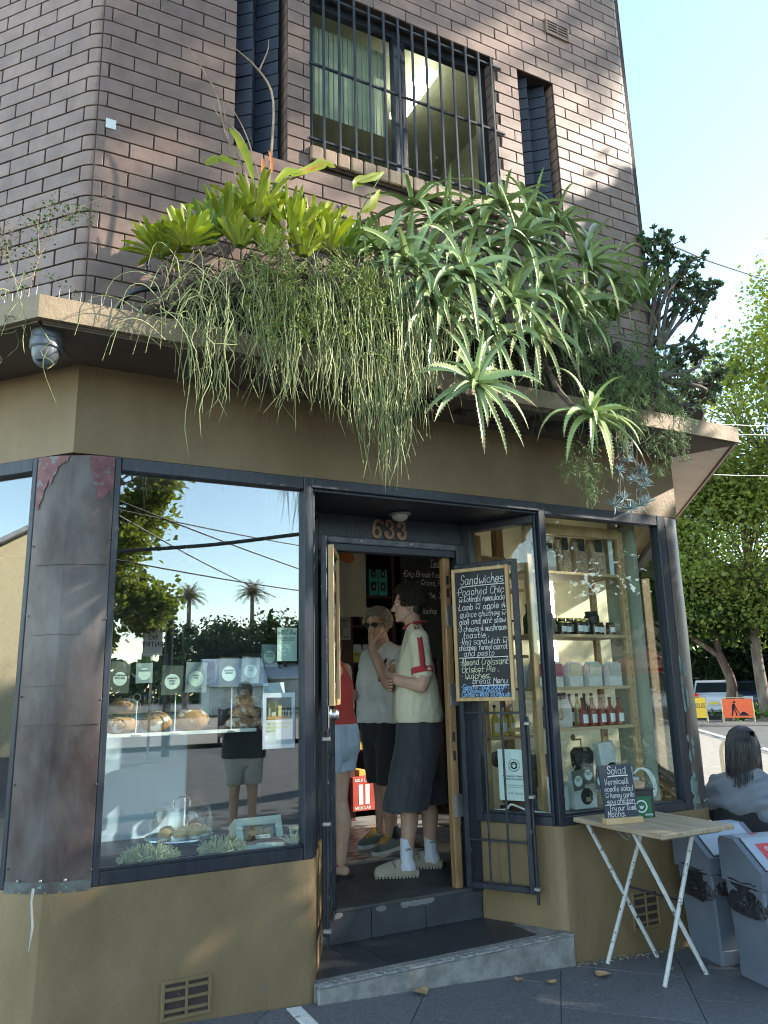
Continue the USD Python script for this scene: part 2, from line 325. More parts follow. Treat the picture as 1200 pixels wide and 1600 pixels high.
for b in bricks[:300]: put('brick', path_brick(MB(), *b), LK['brick'], WALL, smooth=40)
rest = MB()
for b in bricks[300:]: path_brick(rest, *b)
put('bricks_farther_up', rest, LK['brick'], WALL, smooth=40, kind='stuff')
# side faces of the brick piers beside the window and the recesses (returns)
for s in (REC[0][0], REC[0][1], REC[1][0], REC[1][1], REC[2][0], REC[2][1]):
    sg = 1 if s in (REC[0][0], REC[1][0], REC[2][0]) else -1
    m = MB()
    for k in range(-8, 9):
        z0, z1 = jz+k*pitch+0.0038, jz+(k+1)*pitch-0.0038
        if 4.29 < (z0+z1)/2 < 5.645: m.box((s-0.012*sg, -0.115, z0), (s+0.001*sg, -0.0165, z1), 0.003, FM)
    put('return_bricks', m, LK['brick'], WALL, smooth=False)
put('lintel_soffit', MB().box((REC[0][0], -0.2, 5.640), (REC[2][1], -0.005, 5.652), 0, FM), LK['mortar'], WALL, smooth=False)
# the folded navy screens in the two recesses, one L-shaped brick per course and fold
for x0, x1 in (REC[0], REC[2]):
    w = x1-x0; pts = [A(x0+0.004, 0.12), A(x0+0.34*w, 0.035), A(x0+0.52*w, 0.15), A(x0+0.86*w, 0.045), A(x1-0.004, 0.19)]
    put('screen_back', MB().box((x0, -0.24, 4.25), (x1, -0.2, 5.7), 0, FM), LK['mortar'], B, smooth=False)
    for fold in (0, 2):
        tri = pts[fold:fold+3]
        cen = MB().prism([tuple(tri[0]+[0, .012]), tuple(tri[1]+[0, .016]), tuple(tri[2]+[0, .012]), (tri[2][0], 0.2), (tri[0][0], 0.2)], 4.25, 5.645)
        core = put('screen_core', cen, LK['navy'], B, smooth=False)
        for k in range(-8, 9):
            z0, z1 = jz+k*pitch+0.0038, jz+(k+1)*pitch-0.0038
            if not 4.24 < (z0+z1)/2 < 5.645: continue
            j = rng.uniform(-.002, .002, 2); q = [tri[0]+j, tri[1]+j, tri[2]+j]
            m = MB().prism([tuple(q[0]), tuple(q[1]), tuple(q[2]), tuple(q[2]+[0, .03]), tuple(q[1]+[0, .03]), tuple(q[0]+[0, .03])], z0, min(z1, 5.64))
            put('screen_brick', m, LK['navy'], core, smooth=False)
# brick-on-edge sill
sl = put('window_sill', MB().box((1.46, -0.12, 4.33), (2.85, 0.010, 4.44), 0, FM), LK['mortar'], B, smooth=False)
for i, x in enumerate(np.arange(1.462, 2.82, 0.0855)):
    t = MB().box((x, -0.10, 4.345), (min(x+0.077, 2.845), 0.036, 4.452), 0.007, FM); v, f = t.mesh(); v[:, 2] -= np.clip(-v[:, 1], 0, 1)*0.35*(v[:, 2] > 4.4); put('sill_brick', (v, f), LK['sillbrick'], sl, smooth=25)
# the upstairs window: frame, two sashes with panes, security bars
wf = MB()
for x in (1.467, 2.10, 2.775): wf.box((x, -0.16, 4.45), (x+0.062, -0.10, 5.645), 0.004, FM)
for z in (4.45, 5.575): wf.box((1.529, -0.158, z), (2.775, -0.102, z+0.065), 0.004, FM)
wf.box((2.162, -0.150, 4.515), (2.775, -0.11, 4.55), .003, FM); wf.box((2.165, -0.15, 4.55), (2.195, -0.11, 5.575), .003, FM)
WIN = put('upstairs_window_frame', wf, LK['frame'], B, smooth=False)
for x0, x1 in ((1.529, 2.10), (2.195, 2.775)): put('pane', MB().box((x0, -0.136, 4.515), (x1, -0.131, 5.575), 0, FM), LK['pane_up'], WIN, smooth=False)
for i in range(13):
    x = 1.55+i*0.1045
    put('window_bar', MB().box((x-0.007, 0.010, 4.40), (x+0.007, 0.024, 5.60), 0.002, FM), LK['iron_up'], B, smooth=False)
for z in (4.50, 5.02, 5.545): put('bar_rail', MB().box((1.462, -0.004, z), (2.90, 0.0095, z+0.016), 0.002, FM), LK['iron_up'], B, smooth=False)
# the room upstairs: back wall, ceiling, a pale doorway and a cupboard, white crumpled plastic at the pane
room = MB(); room.box((1.0, -1.8, 4.0), (3.4, -1.75, 6.2), 0, FM); room.box((1.0, -1.75, 5.95), (3.4, -0.21, 6.0), 0, FM); room.box((0.98, -1.75, 4.0), (1.0, -0.21, 6.0), 0, FM); room.box((3.4, -1.75, 4.0), (3.42, -0.21, 6.0), 0, FM); room.box((1.0, -1.75, 4.0), (3.4, -0.21, 4.05), 0, FM)
put('upstairs_room', room, LK['grey_in'], B, smooth=False)
lt = put('ceiling_lamp', MB().box((2.55, -1.0, 5.78), (2.67, -.45, 5.83), .005, FM), mat('lit_tube', {'e': ('emission', {'color': (1.0, .93, .68), 'strength': 2.6})}, [], 'e.emission'), B, smooth=False)
bl = MB()
for i in range(16): bl.box((1.56+i*.034, -.24, 4.9), (1.588+i*.034, -.236, 5.56), 0, FM)
put('pale_blind', bl, LK['grey_in'], B, smooth=False)
put('room_cupboard', MB().box((1.7, -1.3, 4.05), (2.2, -0.8, 5.0), 0.01, FM), look('teal_cupboard', (0.05, 0.1, 0.12), rough=0.5), B, smooth=False)
put('plastic_wrap', MB().blob((1.50, 0.22, 5.02), (0.06, 0.05, 0.2), 3, 0.25, 3, 5), look('white_plastic', (0.5, 0.55, 0.56), rough=0.25), B)
# small vents
def vent(fr, s0, s1, z0, z1, m, cols=2, rows=4):
    t = 0.014; b = MB()
    for p in ((s0-t, z0-t, s1+t, z0), (s0-t, z1, s1+t, z1+t), (s0-t, z0, s0, z1), (s1, z0, s1+t, z1)): b.box((p[0], -0.02, p[1]), (p[2], 0.0125, p[3]), 0.002, fr)
    f = put('air_vent', b, m, B, smooth=False)
    put('vent_hole', MB().box((s0, -0.02, z0), (s1, 0.0015, z1), 0, fr), LK['mortar'], f, smooth=False)  # dark plate on the uncut wall, standing in for the shaded opening
    for r in range(rows):
        z = ramp(z0, z1, (r+0.5)/rows); put('vent_slat', MB().box((s0, 0.0025, z-0.007), (s1, 0.0085, z+0.006), 0.002, fr), m, f, smooth=False)
    for c in range(1, cols):
        x = ramp(s0, s1, c/cols); put('vent_bar', MB().box((x-0.006, 0.0027, z0), (x+0.006, 0.0105, z1), 0.001, fr), m, f, smooth=False)
vent(FM, 3.355, 3.545, 6.065, 6.165, LK['brick'])

# ---------------------------------------------------------------- awning
AZ0, AZ1, AD = 2.87, 2.985, 0.41
c0, c1 = A(0.095, -AD), A(4.345, -AD); bl = c0+FL.u[:2]*7; br = c1+FR.u[:2]*7
inL, inR = bl-FL.n[:2]*0.7, br-FR.n[:2]*0.7
def poly_shift(d): return [tuple(c0+A(d*0.45, d)), tuple(c1+A(-d*0.45, d)), tuple(br-FR.n[:2]*d), tuple(inR), (4.1, 0.25), (0.35, 0.25), tuple(inL), tuple(bl-FL.n[:2]*d)]
AW = put('awning_slab', MB().prism(poly_shift(0.0), AZ0+0.012, AZ1), LK['fascia'], B, smooth=False)
def strip(a, b, c, d, z0, z1): return MB().prism([tuple(a), tuple(b), tuple(c), tuple(d)], z0, z1)
cL, cR = A(XL, 0.02), A(XR, 0.02)
put('front_soffit', strip(c0+A(.02, .02), c1+A(-.02, .02), cR, cL, AZ0, AZ0+0.012), LK['soffit'], AW, smooth=False)
put('side_soffit', strip(c0+FL.u[:2]*.01+A(.01, .02), cL, inL, bl-FL.n[:2]*.02, AZ0, AZ0+0.012), LK['soffit'], AW, smooth=False)
put('side_soffit', strip(cR, c1+FR.u[:2]*.01+A(-.01, .02), br-FR.n[:2]*.02, inR, AZ0, AZ0+0.012), LK['soffit_pale_bounce'], AW, smooth=False)
dr = MB(); dr.bar((*(c1+A(-.03, .035)), AZ0-.004), (*(br-FR.n[:2]*.03), AZ0-.004), .012, .01); dr.bar((*(c0+A(.02, .03)), AZ0-.004), (*(c1+A(-.03, .03)), AZ0-.004), .012, .01)
put('drip_bead', dr, LK['soffit'], AW, smooth=False)
for i in range(26):                           # bird spikes along the left end of the awning
    p = (c0+A(0.03+(i-5)*0.043, 0.025)) if i > 5 else c0+FL.u[:2]*(6-i)*0.045-FL.n[:2]*0.025
    put('bird_spike', MB().tube([(p[0], p[1], AZ1-.002), (p[0]+rng.uniform(-.004, .004), p[1]+rng.uniform(-.008, .004), AZ1+0.05+rng.uniform(0, .012))], [.0018, .0008], 4), LK['zinc'], AW, smooth=False)

# ---------------------------------------------------------------- frieze, plinth, door recess
DL, DR, DY = 1.69, 2.69, 0.45                 # the door wall: from x DL to DR, DY behind the front
HZ = 2.44                                     # top of the window frames
fz = MB()
fz.prism([(XL, 0), (XR, 0), tuple(FR(A(7, 0, 0))[:2]), tuple(FR(A(7, -.15, 0))[:2]), (XR-.1, .16), (XL+.1, .16), tuple(FL(A(7, -.15, 0))[:2]), tuple(FL(A(7, 0, 0))[:2])], HZ, AZ0+0.005)
put('frieze', fz, LK['render'], B, smooth=False)
SZ = 0.575                                    # underside of the window sills
def round_path(pts, rad, n=7):
    """A plan path with rounded corners; rad per inner point."""
    out = [A(*pts[0])]
    for i in range(1, len(pts)-1):
        p, q, r_ = A(*pts[i-1]), A(*pts[i]), A(*pts[i+1]); u, v = (p-q)/np.linalg.norm(p-q), (r_-q)/np.linalg.norm(r_-q); a = math.acos(np.clip(u@v, -1, 1)); t = rad[i-1]/math.tan(a/2)
        s, e = q+u*t, q+v*t; c = q+(u+v)/np.linalg.norm(u+v)*rad[i-1]/math.sin(a/2)
        a0, a1 = math.atan2(*(s-c)[::-1]), math.atan2(*(e-c)[::-1]); d = (a1-a0+math.pi) % (2*math.pi)-math.pi
        out += [c+rad[i-1]*A(math.cos(a0+d*k/(n-1)), math.sin(a0+d*k/(n-1))) for k in range(n)]
    return np.array(out+[A(*pts[-1])])
def wall_of(path, th, z0f, z1):
    """A wall th thick standing on the inner side of a plan path (its left); it reaches below the ground."""
    P = np.array(path); T = np.gradient(P, axis=0); T /= np.linalg.norm(T, axis=1, keepdims=True); N = np.stack([-T[:, 1], T[:, 0]], 1); Q = P+N*th; k = len(P)
    v = np.vstack([np.c_[P, np.full(k, z0f)], np.c_[P, np.full(k, z1)], np.c_[Q, np.full(k, z1)], np.c_[Q, np.full(k, z0f)]]); f = []
    for i in range(k-1):
        for a in range(3): f.append([a*k+i, a*k+i+1, (a+1)*k+i+1, (a+1)*k+i])
    f.append([0, k, 2*k, 3*k]); f.append([k-1, 4*k-1, 3*k-1, 2*k-1]); return MB().add(v, f)
pl = round_path([tuple(FL(A(7, 0.012, 0))[:2]), (XL-.005, -0.012), (1.478, -0.012), (DL+.02, DY)], [0.4, 0.06])
put('left_plinth', wall_of(pl, 0.14, -0.6, SZ), LK['render'], B, smooth=50)
pr = round_path([(DR+.03, DY), (2.955, -0.012), (XR+.005, -0.012), tuple(FR(A(7, 0.012, 0))[:2])], [0.13, 0.2])
put('right_plinth', wall_of(pr, 0.14, -1.4, SZ), LK['render'], B, smooth=50)
vent(Frame((0, -0.012, 0), (1, 0, 0), (0, -1, 0)), 0.80, 0.985, 0.035, 0.16, LK['render'], 2, 3)
vent(Frame((0, -0.012, 0), (1, 0, 0), (0, -1, 0)), 3.44, 3.62, -0.01, 0.165, LK['render'], 2, 4)

scf = MB(); rs_ = np.random.default_rng(21)
for _ in range(46):
    x, z = rs_.choice([rs_.uniform(.55, 1.42), rs_.uniform(3.05, 3.95)]), rs_.uniform(.03, .5); w_, h_ = rs_.uniform(.002, .007), rs_.uniform(.002, .008)
    scf.blob((x, -.0125, z), (w_, .0012, h_), 1, .4, 2, int(x*100))
put('paint_flecks', scf, LK['grout'], B, smooth=False, kind='stuff')
def frame_bars(mb, fr, s0, s1, z0, z1, n=(-0.02, 0.012), w=(0.045, 0.045, 0.045, 0.065)):
    l, r_, b, t = w; n0, n1 = n
    mb.box((s0, n0, z0), (s0+l, n1, z1), 0.004, fr); mb.box((s1-r_, n0, z0), (s1, n1, z1), 0.004, fr)
    mb.box((s0+l, n0-.004, z0), (s1-r_, n1-.003, z0+b), 0.004, fr); mb.box((s0+l, n0-.004, z1-t), (s1-r_, n1-.003, z1), 0.004, fr); return mb
def shop_window(fr, s0, s1, z0, z1, pane, w, name='shop_window_frame'):
    f = put(name, frame_bars(MB(), fr, s0, s1, z0, z1, (-0.07, 0.008), w), LK['frame'], B, smooth=False)
    g = MB().box((s0+w[0], -0.036, z0+w[2]), (s1-w[1], -0.031, z1-w[3]), 0, fr); put('pane', g, pane, f, smooth=False)
    put('sill_bead', MB().box((s0+w[0], -0.03, z0+w[2]), (s1-w[1], -0.004, z0+w[2]+.014), 0.003, fr), LK['frame'], f, smooth=False); return f
shop_window(FM, 0.485, 1.478, SZ, HZ, LK['pane'], (0.03, 0.05, 0.055, 0.065))
shop_window(FM, 2.955, 4.02, SZ, HZ, LK['pane_in'], (0.05, 0.07, 0.05, 0.07))
shop_window(FL, 0.20, 2.6, SZ, HZ, LK['pane'], (0.03, 0.05, 0.055, 0.065))
shop_window(FR, 0.20, 2.6, SZ, HZ, LK['pane_in'], (0.03, 0.05, 0.055, 0.065))
# the splayed side windows of the doorway
FSR = Frame((2.955, 0.0, 0), A(DR-2.955, DY, 0)/math.hypot(DR-2.955, DY), A(-DY, DR-2.955, 0)/math.hypot(DR-2.955, DY)); LS = math.hypot(DR-2.955, DY)
FSL = Frame((1.478, 0.0, 0), A(DL-1.478, DY, 0)/math.hypot(DL-1.478, DY), A(DY, -(DL-1.478), 0)/math.hypot(DL-1.478, DY)); LSL = math.hypot(DL-1.478, DY)
shop_window(FSR, 0.02, LS, SZ, 2.37, LK['pane_in'], (0.012, 0.06, 0.05, 0.05), 'splay_window_frame')
shop_window(FSL, 0.02, LSL, SZ, 2.37, LK['pane_in'], (0.03, 0.04, 0.05, 0.05), 'splay_window_frame')
rc = MB(); rc.prism([(1.48, 0.008), (2.95, 0.008), (DR+.02, DY+.1), (DL-.02, DY+.1)], 2.372, HZ-.002); rc.box((1.47, -.012, 2.385), (2.962, .06, HZ), .004)
put('doorway_ceiling', rc, LK['frame'], B, smooth=False)
HD = put('door_header', MB().box((DL-.03, DY, 2.235), (DR+.03, DY+.04, 2.372), .003), LK['frame'], B, smooth=False)
put('header_strip', MB().box((DL-.03, DY-.012, 2.195), (DR+.03, DY+.03, 2.235), .006), look('worn_grey_steel', (0.06, 0.065, 0.075), (0.14, 0.145, 0.155), rough=0.4, nscale=14, spots=((0.3, 0.3, 0.3), 30, .66)), HD, smooth=False)
for x in (DL+.28, DL+.62): put('bolt', MB().blob((x, DY-.014, 2.216), (.012, .006, .012), 2), LK['zinc'], HD)
dj = MB()
for x0, x1 in ((DL-.03, DL+.055), (DR-.055, DR+.03)): dj.box((x0, DY-.02, 0.19), (x1, DY+.07, 2.235), .005)
dj.box((DL+.055, DY, 2.15), (DR-.055, DY+.06, 2.195), .004)
put('door_frame', dj, LK['frame'], B, smooth=False)
# house number, cut from brass-coloured metal
brass = look('dull_bronze', (0.21, 0.115, 0.065), (0.28, 0.16, 0.09), rough=0.45, metal=0.5)
def arc(cx, cz, r, a0, a1, n=14, sx=1.0): return [(cx+sx*r*math.cos(math.radians(a)), cz+r*math.sin(math.radians(a))) for a in np.linspace(a0, a1, n)]
def ribbon(mb, pts, w, fr, n0, n1):
    """A flat band of width w along 2-D points, standing n0..n1 off the frame."""
    p = np.array(pts); t = np.gradient(p, axis=0); t /= np.linalg.norm(t, axis=1, keepdims=True)+1e-12; q = np.stack([-t[:, 1], t[:, 0]], 1); w = np.broadcast_to(w, (len(p),))[:, None]
    l, r_ = p+q*w/2, p-q*w/2; k = len(p); mk = lambda a, n: fr(np.c_[a[:, 0], np.full(k, n), a[:, 1]])
    v = np.vstack([mk(l, n0), mk(l, n1), mk(r_, n1), mk(r_, n0)]); f = []
    for i in range(k-1):
        for a in range(4): b = (a+1) % 4; f.append([a*k+i, a*k+i+1, b*k+i+1, b*k+i])
    f += [[0, k, 2*k, 3*k], [k-1, 4*k-1, 3*k-1, 2*k-1]]; return mb.add(v, f)
FD = Frame((0, DY, 0), (1, 0, 0), (0, -1, 0))
def digit(ch, x, z, h):
    r1, r2 = h*.23, h*.27; w = [.018]
    if ch == '6':
        big = arc(x, z+r2, r2, 0, 360, 22, .86); tail = arc(x+.010, z+h*.48, h*.5, 190, 55, 14, .60)
        m = ribbon(MB(), big, .019, FD, .002, .009); ribbon(m, tail, np.linspace(.022, .012, 14), FD, .0025, .0095); m.lathe([(0, .010), (.013, .010), (.013, .002), (0, .002)], (0, 0, 0), 12, Frame((x+.036, DY, z+h*.83), (1, 0, 0), (0, 0, 1), (0, -1, 0)))
    else:
        top = arc(x, z+h*.74, h*.235, 165, -80, 16, .85); bot = arc(x, z+r2, r2, 85, -165, 18, .9)
        m = ribbon(MB(), top, np.linspace(.024, .015, 16), FD, .002, .009); ribbon(m, bot, np.linspace(.015, .025, 18), FD, .0025, .0095)
        for ax, az in ((top[0][0]+.004, top[0][1]-.004), (bot[-1][0]+.004, bot[-1][1]+.004)): m.lathe([(0, .010), (.015, .010), (.015, .002), (0, .002)], (0, 0, 0), 12, Frame((ax, DY, az), (1, 0, 0), (0, 0, 1), (0, -1, 0)))
    return m
for i, ch in enumerate('633'): put('house_number', digit(ch, 2.075+i*.086, 2.248, .105), brass, HD, smooth=False)
# step: landing of charcoal tiles, metal nosing, riser, worn threshold
st = MB(); st.prism([(1.478, -0.012), (2.955, -0.012), (2.955, 0.03), (DR+.03, DY), (DL-.02, DY), (1.478, 0.03)], -0.5, 0.042)
STEP = put('door_step', st, LK['concrete'], B, smooth=False)
ed = MB().box((1.485, -0.045, -0.3), (2.97, -0.0125, 0.032), 0.006); v, f = ed.mesh(); v[:, 2] -= .004*meshkit.noise(v*9); put('concrete_edge', (v, f), LK['concrete'], STEP, smooth=False)
chq = MB().box((1.485, -0.050, 0.033), (2.965, 0.028, 0.0395), 0.002)
for i in range(62):
    for j in range(3):
        x, y = 1.497+i*.0236+(j % 2)*.012, -.037+j*.025
        chq.bar((x-.007, y-.004*(1 if (i+j) % 2 else -1), .040), (x+.007, y+.004*(1 if (i+j) % 2 else -1), .040), .004, .003)
NOS = put('step_nosing', chq, look('grey_checker_metal', (0.2, 0.2, 0.2), (0.42, 0.42, 0.41), rough=0.5, metal=0.3, nscale=24), STEP, smooth=False)
# landing tiles: rows and columns cut to the landing's trapezoid
from shapely.geometry import Polygon, box as sbox
land = Polygon([(1.49, 0.031), (2.94, 0.031), (DR+.005, DY-.004), (DL+.005, DY-.004)])
for r_, (y0, y1) in enumerate(((0.031, 0.255), (0.258, 0.446))):
    xs = np.arange(1.30+(0.0 if r_ else 0.14), 3.1, 0.445)
    for a, b in zip(xs[:-1], xs[1:]):
        g = land.intersection(sbox(a+.002, y0, b-.002, y1))
        if not g.is_empty and g.area > 1e-4: put('tile', MB().prism(list(g.exterior.coords)[:-1], 0.036, 0.0455+rng.uniform(0, .001)), LK['tile'], STEP, smooth=False)
for a, b in ((DL-.0, 1.99), (1.993, 2.33), (2.333, DR+.02)): put('riser_tile', MB().box((a+.001, DY-.012, 0.047), (b-.001, DY-.002, 0.196), .0015), LK['tile'], STEP, smooth=False)
put('threshold', MB().box((DL-.03, DY-.016, 0.197), (DR+.03, DY+.10, 0.215), .004), LK['floor_dark'], STEP, smooth=False)
for x, w in ((2.27, .06), (2.34, .045), (2.05, .03), (1.78, .04), (2.2, .03)): put('chipped_edge', MB().blob((x, DY-.0125, .185), (w, .003, .016), 2, .5, 3, int(x*100)), LK['grout'], STEP)

# ---------------------------------------------------------------- copper columns
def copper(path, z0, z1, name):
    P = np.array(path); k = len(P); T = np.gradient(P, axis=0); T /= np.linalg.norm(T, axis=1, keepdims=True); N = np.stack([T[:, 1], -T[:, 0]], 1)
    nz = 40; zs = np.linspace(z0, z1, nz); v = []
    for z in zs:
        q = np.c_[P, np.full(k, z)]; d = (meshkit.fbm(q*A(4, 4, 2.2), 2, 4)-.5)*.013; d *= np.clip(np.minimum(np.arange(k), k-1-np.arange(k))/2, 0, 1); q[:, :2] += N*d[:, None]; v.append(q)
    v = np.vstack(v); f = [[j*k+i, j*k+i+1, (j+1)*k+i+1, (j+1)*k+i] for j in range(nz-1) for i in range(k-1)]
    body = put(name, MB().add(v, f), LK['copper'], B, smooth=True)
    flip = N
    cb = MB()
    q0 = P+N*.004; vv = np.vstack([np.c_[q0, np.full(k, z0-.004)], np.c_[q0, np.full(k, z0+.04)]]); cb.add(vv, [[i, i+1, k+i+1, k+i] for i in range(k-1)])
    put('copper_foot', cb, LK['copper_foot'], body)
    for frac in (0.03, 0.97):
        for z in np.linspace(z0+.08, z1-.06, 6):
            i = frac*(k-1); a = int(i); p = P[a]*(1-i+a)+P[min(a+1, k-1)]*(i-a)+N[a]*.003
            put('rivet', MB().blob((*p, z+rng.uniform(-.02, .02)), (.0045, .0045, .0045), 1), LK['copper_foot'], body)
    for frac in (.2, .45, .7):
        a = int(frac*(k-1)); p = P[a]+N[a]*.005; put('rivet', MB().blob((*p, z0+.045), (.007, .007, .007), 1), LK['zinc'], body)
    return body, P, N
cp = round_path([tuple(FL(A(0.195, 0.008, 0))[:2]), (XL, -0.009), (0.484, -0.008)], [0.40], 15)
colL, PL, NL = copper(cp, SZ-.005, HZ-.006, 'copper_column')
# old red primer showing where the patina has come away at the top; seams of the sheets
def curved(mb, i0, i1, za, zb, off, edge):
    """A patch lying on the column between two path positions; edge(u) in 0..1 gives its ragged lower end."""
    us = np.linspace(0, 1, 26); top, bot = [], []
    for u_ in us:
        i = ramp(i0, i1, u_); a = min(int(i), len(PL)-2); p = PL[a]+(PL[a+1]-PL[a])*(i-a)+NL[a]*off; h = edge(u_); top.append((*p, zb)); bot.append((*p, zb-(zb-za)*h))
    k = len(us); return mb.add(np.array(top+bot), [[q, k+q, k+q+1, q+1] for q in range(k-1)])
nzf = lambda u_, s_: float(meshkit.fbm(A(u_*4.2, s_, .5)[None], 4, 3)[0])
put('red_primer_patch', curved(MB(), .3, 7, 2.17, 2.432, .0065, lambda u_: max(.03, (1-u_)**1.1*.95+.55*(nzf(u_*3, 1)-.5))), LK['oldred'], colL, smooth=True)
put('red_primer_patch', curved(MB(), 10.5, 15.8, 2.22, 2.432, .0065, lambda u_: max(.03, .9*math.sin(u_*2.6)**.8+.7*(nzf(u_*3, 9)-.5))), LK['oldred'], colL, smooth=True)
for z, i0, i1 in ((1.93, 1, 15), (1.62, 2, 11), (1.40, 1, 9), (1.235, .5, 15.5)): put('sheet_seam', curved(MB(), i0, i1, z-.006, z, .0055, lambda u_: .7+.3*nzf(u_*5, z)), LK['copper'], colL, smooth=True)
dripm = MB(); dripm.tube([FL(A(.03, .02, SZ+.02)), FL(A(.035, .020, SZ-.03)), FL(A(.02, .020, SZ-.12)), FL(A(.03, .019, SZ-.21))], [.006, .004, .005, .002], 5)
put('paint_drip', dripm, look('pale_drip', (.36, .36, .33), (.33, .37, .34), rough=.6), colL)
cq = round_path([(4.021, -0.008), (XR, -0.009), tuple(FR(A(0.195, 0.008, 0))[:2])], [0.26], 15)
colR, PR, NR = copper(cq, SZ-.005, HZ-.006, 'copper_column')
vs = MB()
for q in range(26):
    a = int(rng.integers(0, 4)); z = SZ+rng.uniform(.02, 1.0)**1.6*0.9; fr = Frame((*(PR[a]+NR[a]*.001), z), (1, 0, 0), (*NR[a], 0)); t = trimesh.creation.icosphere(2, 1.0); vs.add(fr(t.vertices*A(rng.uniform(.006, .018), .002, rng.uniform(.02, .07))*(1+.6*(meshkit.noise(t.vertices*2.5+q*3)-.5))[:, None]), t.faces)
put('verdigris_patch', vs, LK['verdigris'], colR)

# ---------------------------------------------------------------- shop interior shell
FZ = 0.20
inn = [(DL-.1, DY+.06), (DR+.1, DY+.06), tuple(FR(A(5.5, -0.25, 0))[:2]), (6.8, 5.2), (-3.0, 5.2), tuple(FL(A(5.5, -.25, 0))[:2])]
put('shop_floor', MB().prism([(DL-.02, DY+.09), (DR+.02, DY+.09), (2.95, 0.14), (4.0, .14), tuple(FR(A(5.5, -0.15, 0))[:2]), (6.8, 5.3), (-3.0, 5.3), tuple(FL(A(5.5, -.15, 0))[:2]), (.45, .14), (1.45, .14)], FZ-.05, FZ), LK['floor_dark'], B, smooth=False)
LK['ceil'] = look('shop_ceiling_paint', (.62, .60, .55), rough=.8)
put('shop_ceiling', MB().prism([(XL+.1, .165), (XR-.1, .165), tuple(FR(A(6, -0.16, 0))[:2]), (6.8, 5.3), (-3.0, 5.3), tuple(FL(A(6, -.16, 0))[:2])], 2.80, 2.84), LK['ceil'], B, smooth=False)
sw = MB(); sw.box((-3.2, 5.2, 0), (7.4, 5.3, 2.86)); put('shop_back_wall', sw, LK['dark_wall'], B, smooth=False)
ow = MB()
for fr in (FL, FR):
    ow.box((2.6, -.14, SZ), (7, 0, HZ), 0, fr)
ow.box((-4.6, 6.1, -1), (8.6, 6.3, 6.9)); put('outer_side_wall', ow, LK['render'], B, smooth=False)
put('roof_slab', MB().prism([(XL, .1), (XR, .1), tuple(FR(A(7, -.1, 0))[:2]), tuple(FL(A(7, -.1, 0))[:2])], 6.80, 6.95), LK['mortar'], B, smooth=False)
put('first_floor', MB().prism([(XL+.1, .16), (XR-.1, .16), tuple(FR(A(7, -.18, 0))[:2]), tuple(FL(A(7, -.18, 0))[:2])], 2.86, 2.98), LK['mortar'], B, smooth=False)
# patterned floor: pale and dark diamond tiles beyond the threshold
td, tl = look('dark_floor_tile', (.03, .028, .028), (.05, .047, .045), rough=.4, vary=.2), look('pale_floor_tile', (.30, .25, .19), (.40, .34, .27), rough=.4, vary=.2)
TF = put('tiled_floor', MB().box((1.2, 1.42, FZ), (3.6, 3.2, FZ+.003)), LK['grout'], B, smooth=False)
a_ = .105; ux, uy = A(a_*.87, a_*.5), A(-a_*.87, a_*.5)
for i in range(-4, 22):
    for j in range(-14, 14):
        c = A(1.9, 1.45)+i*ux+j*uy
        if not (1.3 < c[0] < 3.2 and 1.5 < c[1] < 2.75): continue
        q = [c+ux*.48-uy*.48, c+ux*.48+uy*.48, c-ux*.48+uy*.48, c-ux*.48-uy*.48]
        put('floor_tile', MB().prism([tuple(p) for p in q], FZ+.003, FZ+.006), td if (i+2*j) % 3 == 0 else tl, TF, smooth=False)
# ================================================================ ground, footpaths, roads
LK['asphalt'] = look('road_asphalt', (.075, .076, .078), (.11, .109, .107), rough=.85, nscale=3, detail=9, bump=.4, bscale=90)
LK['paver'] = look('bluestone_paver', (.088, .092, .102), (.165, .168, .175), spots=((.24, .235, .22), 5, .70), rough=.62, nscale=70, detail=5, bump=.3, bscale=160, vary=.10, bdist=.004)
LK['joint'] = look('paver_joint', (.10, .10, .096), (.16, .155, .145), rough=.9, nscale=30)
LK['kerb'] = look('kerb_stone', (.30, .29, .27), (.40, .38, .35), rough=.8, nscale=20, bump=.4, bscale=60)
LK['pave_pale'] = look('pale_pavement', (.22, .20, .165), (.31, .28, .235), rough=.85, nscale=8, bump=.3, bscale=60)
LK['grass'] = look('dry_grass', (.07, .085, .025), (.16, .15, .06), rough=.9, nscale=5, detail=8)
LK['paint'] = look('road_paint', (.62, .61, .57), (.72, .71, .66), rough=.7, nscale=30, spots=((.3, .3, .29), 22, .6))
def sheet(xs, ys, dz=0.0, keep=None, fr=None):
    """A sheet lying on the street dz above it, on a grid in x and y or along a frame."""
    X, Y = np.meshgrid(xs, ys); k = len(xs)
    if fr is not None: P = fr(np.stack([X, Y, 0*X], -1)); X, Y = P[..., 0], P[..., 1]
    v = np.stack([X, Y, ground_z(X, Y)+dz], -1).reshape(-1, 3)
    q = np.array([[j*k+i, j*k+i+1, (j+1)*k+i+1, (j+1)*k+i] for j in range(len(ys)-1) for i in range(k-1)])
    if keep is not None:
        c = v[q].mean(1); q = q[keep(c[:, 0], c[:, 1])]
    if fr is not None and np.cross(fr.u[:2], fr.n[:2]) < 0: q = q[:, ::-1]
    return v, q
gx = np.concatenate([np.linspace(-400, -14, 20), np.linspace(-12, 18, 81), np.linspace(22, 400, 22)])
gy = np.concatenate([np.linspace(-400, -14, 20), np.linspace(-12, 12, 65), np.linspace(14, 400, 22)])
put('ground', sheet(gx, gy, -.10), LK['asphalt'], smooth=True, kind='structure')
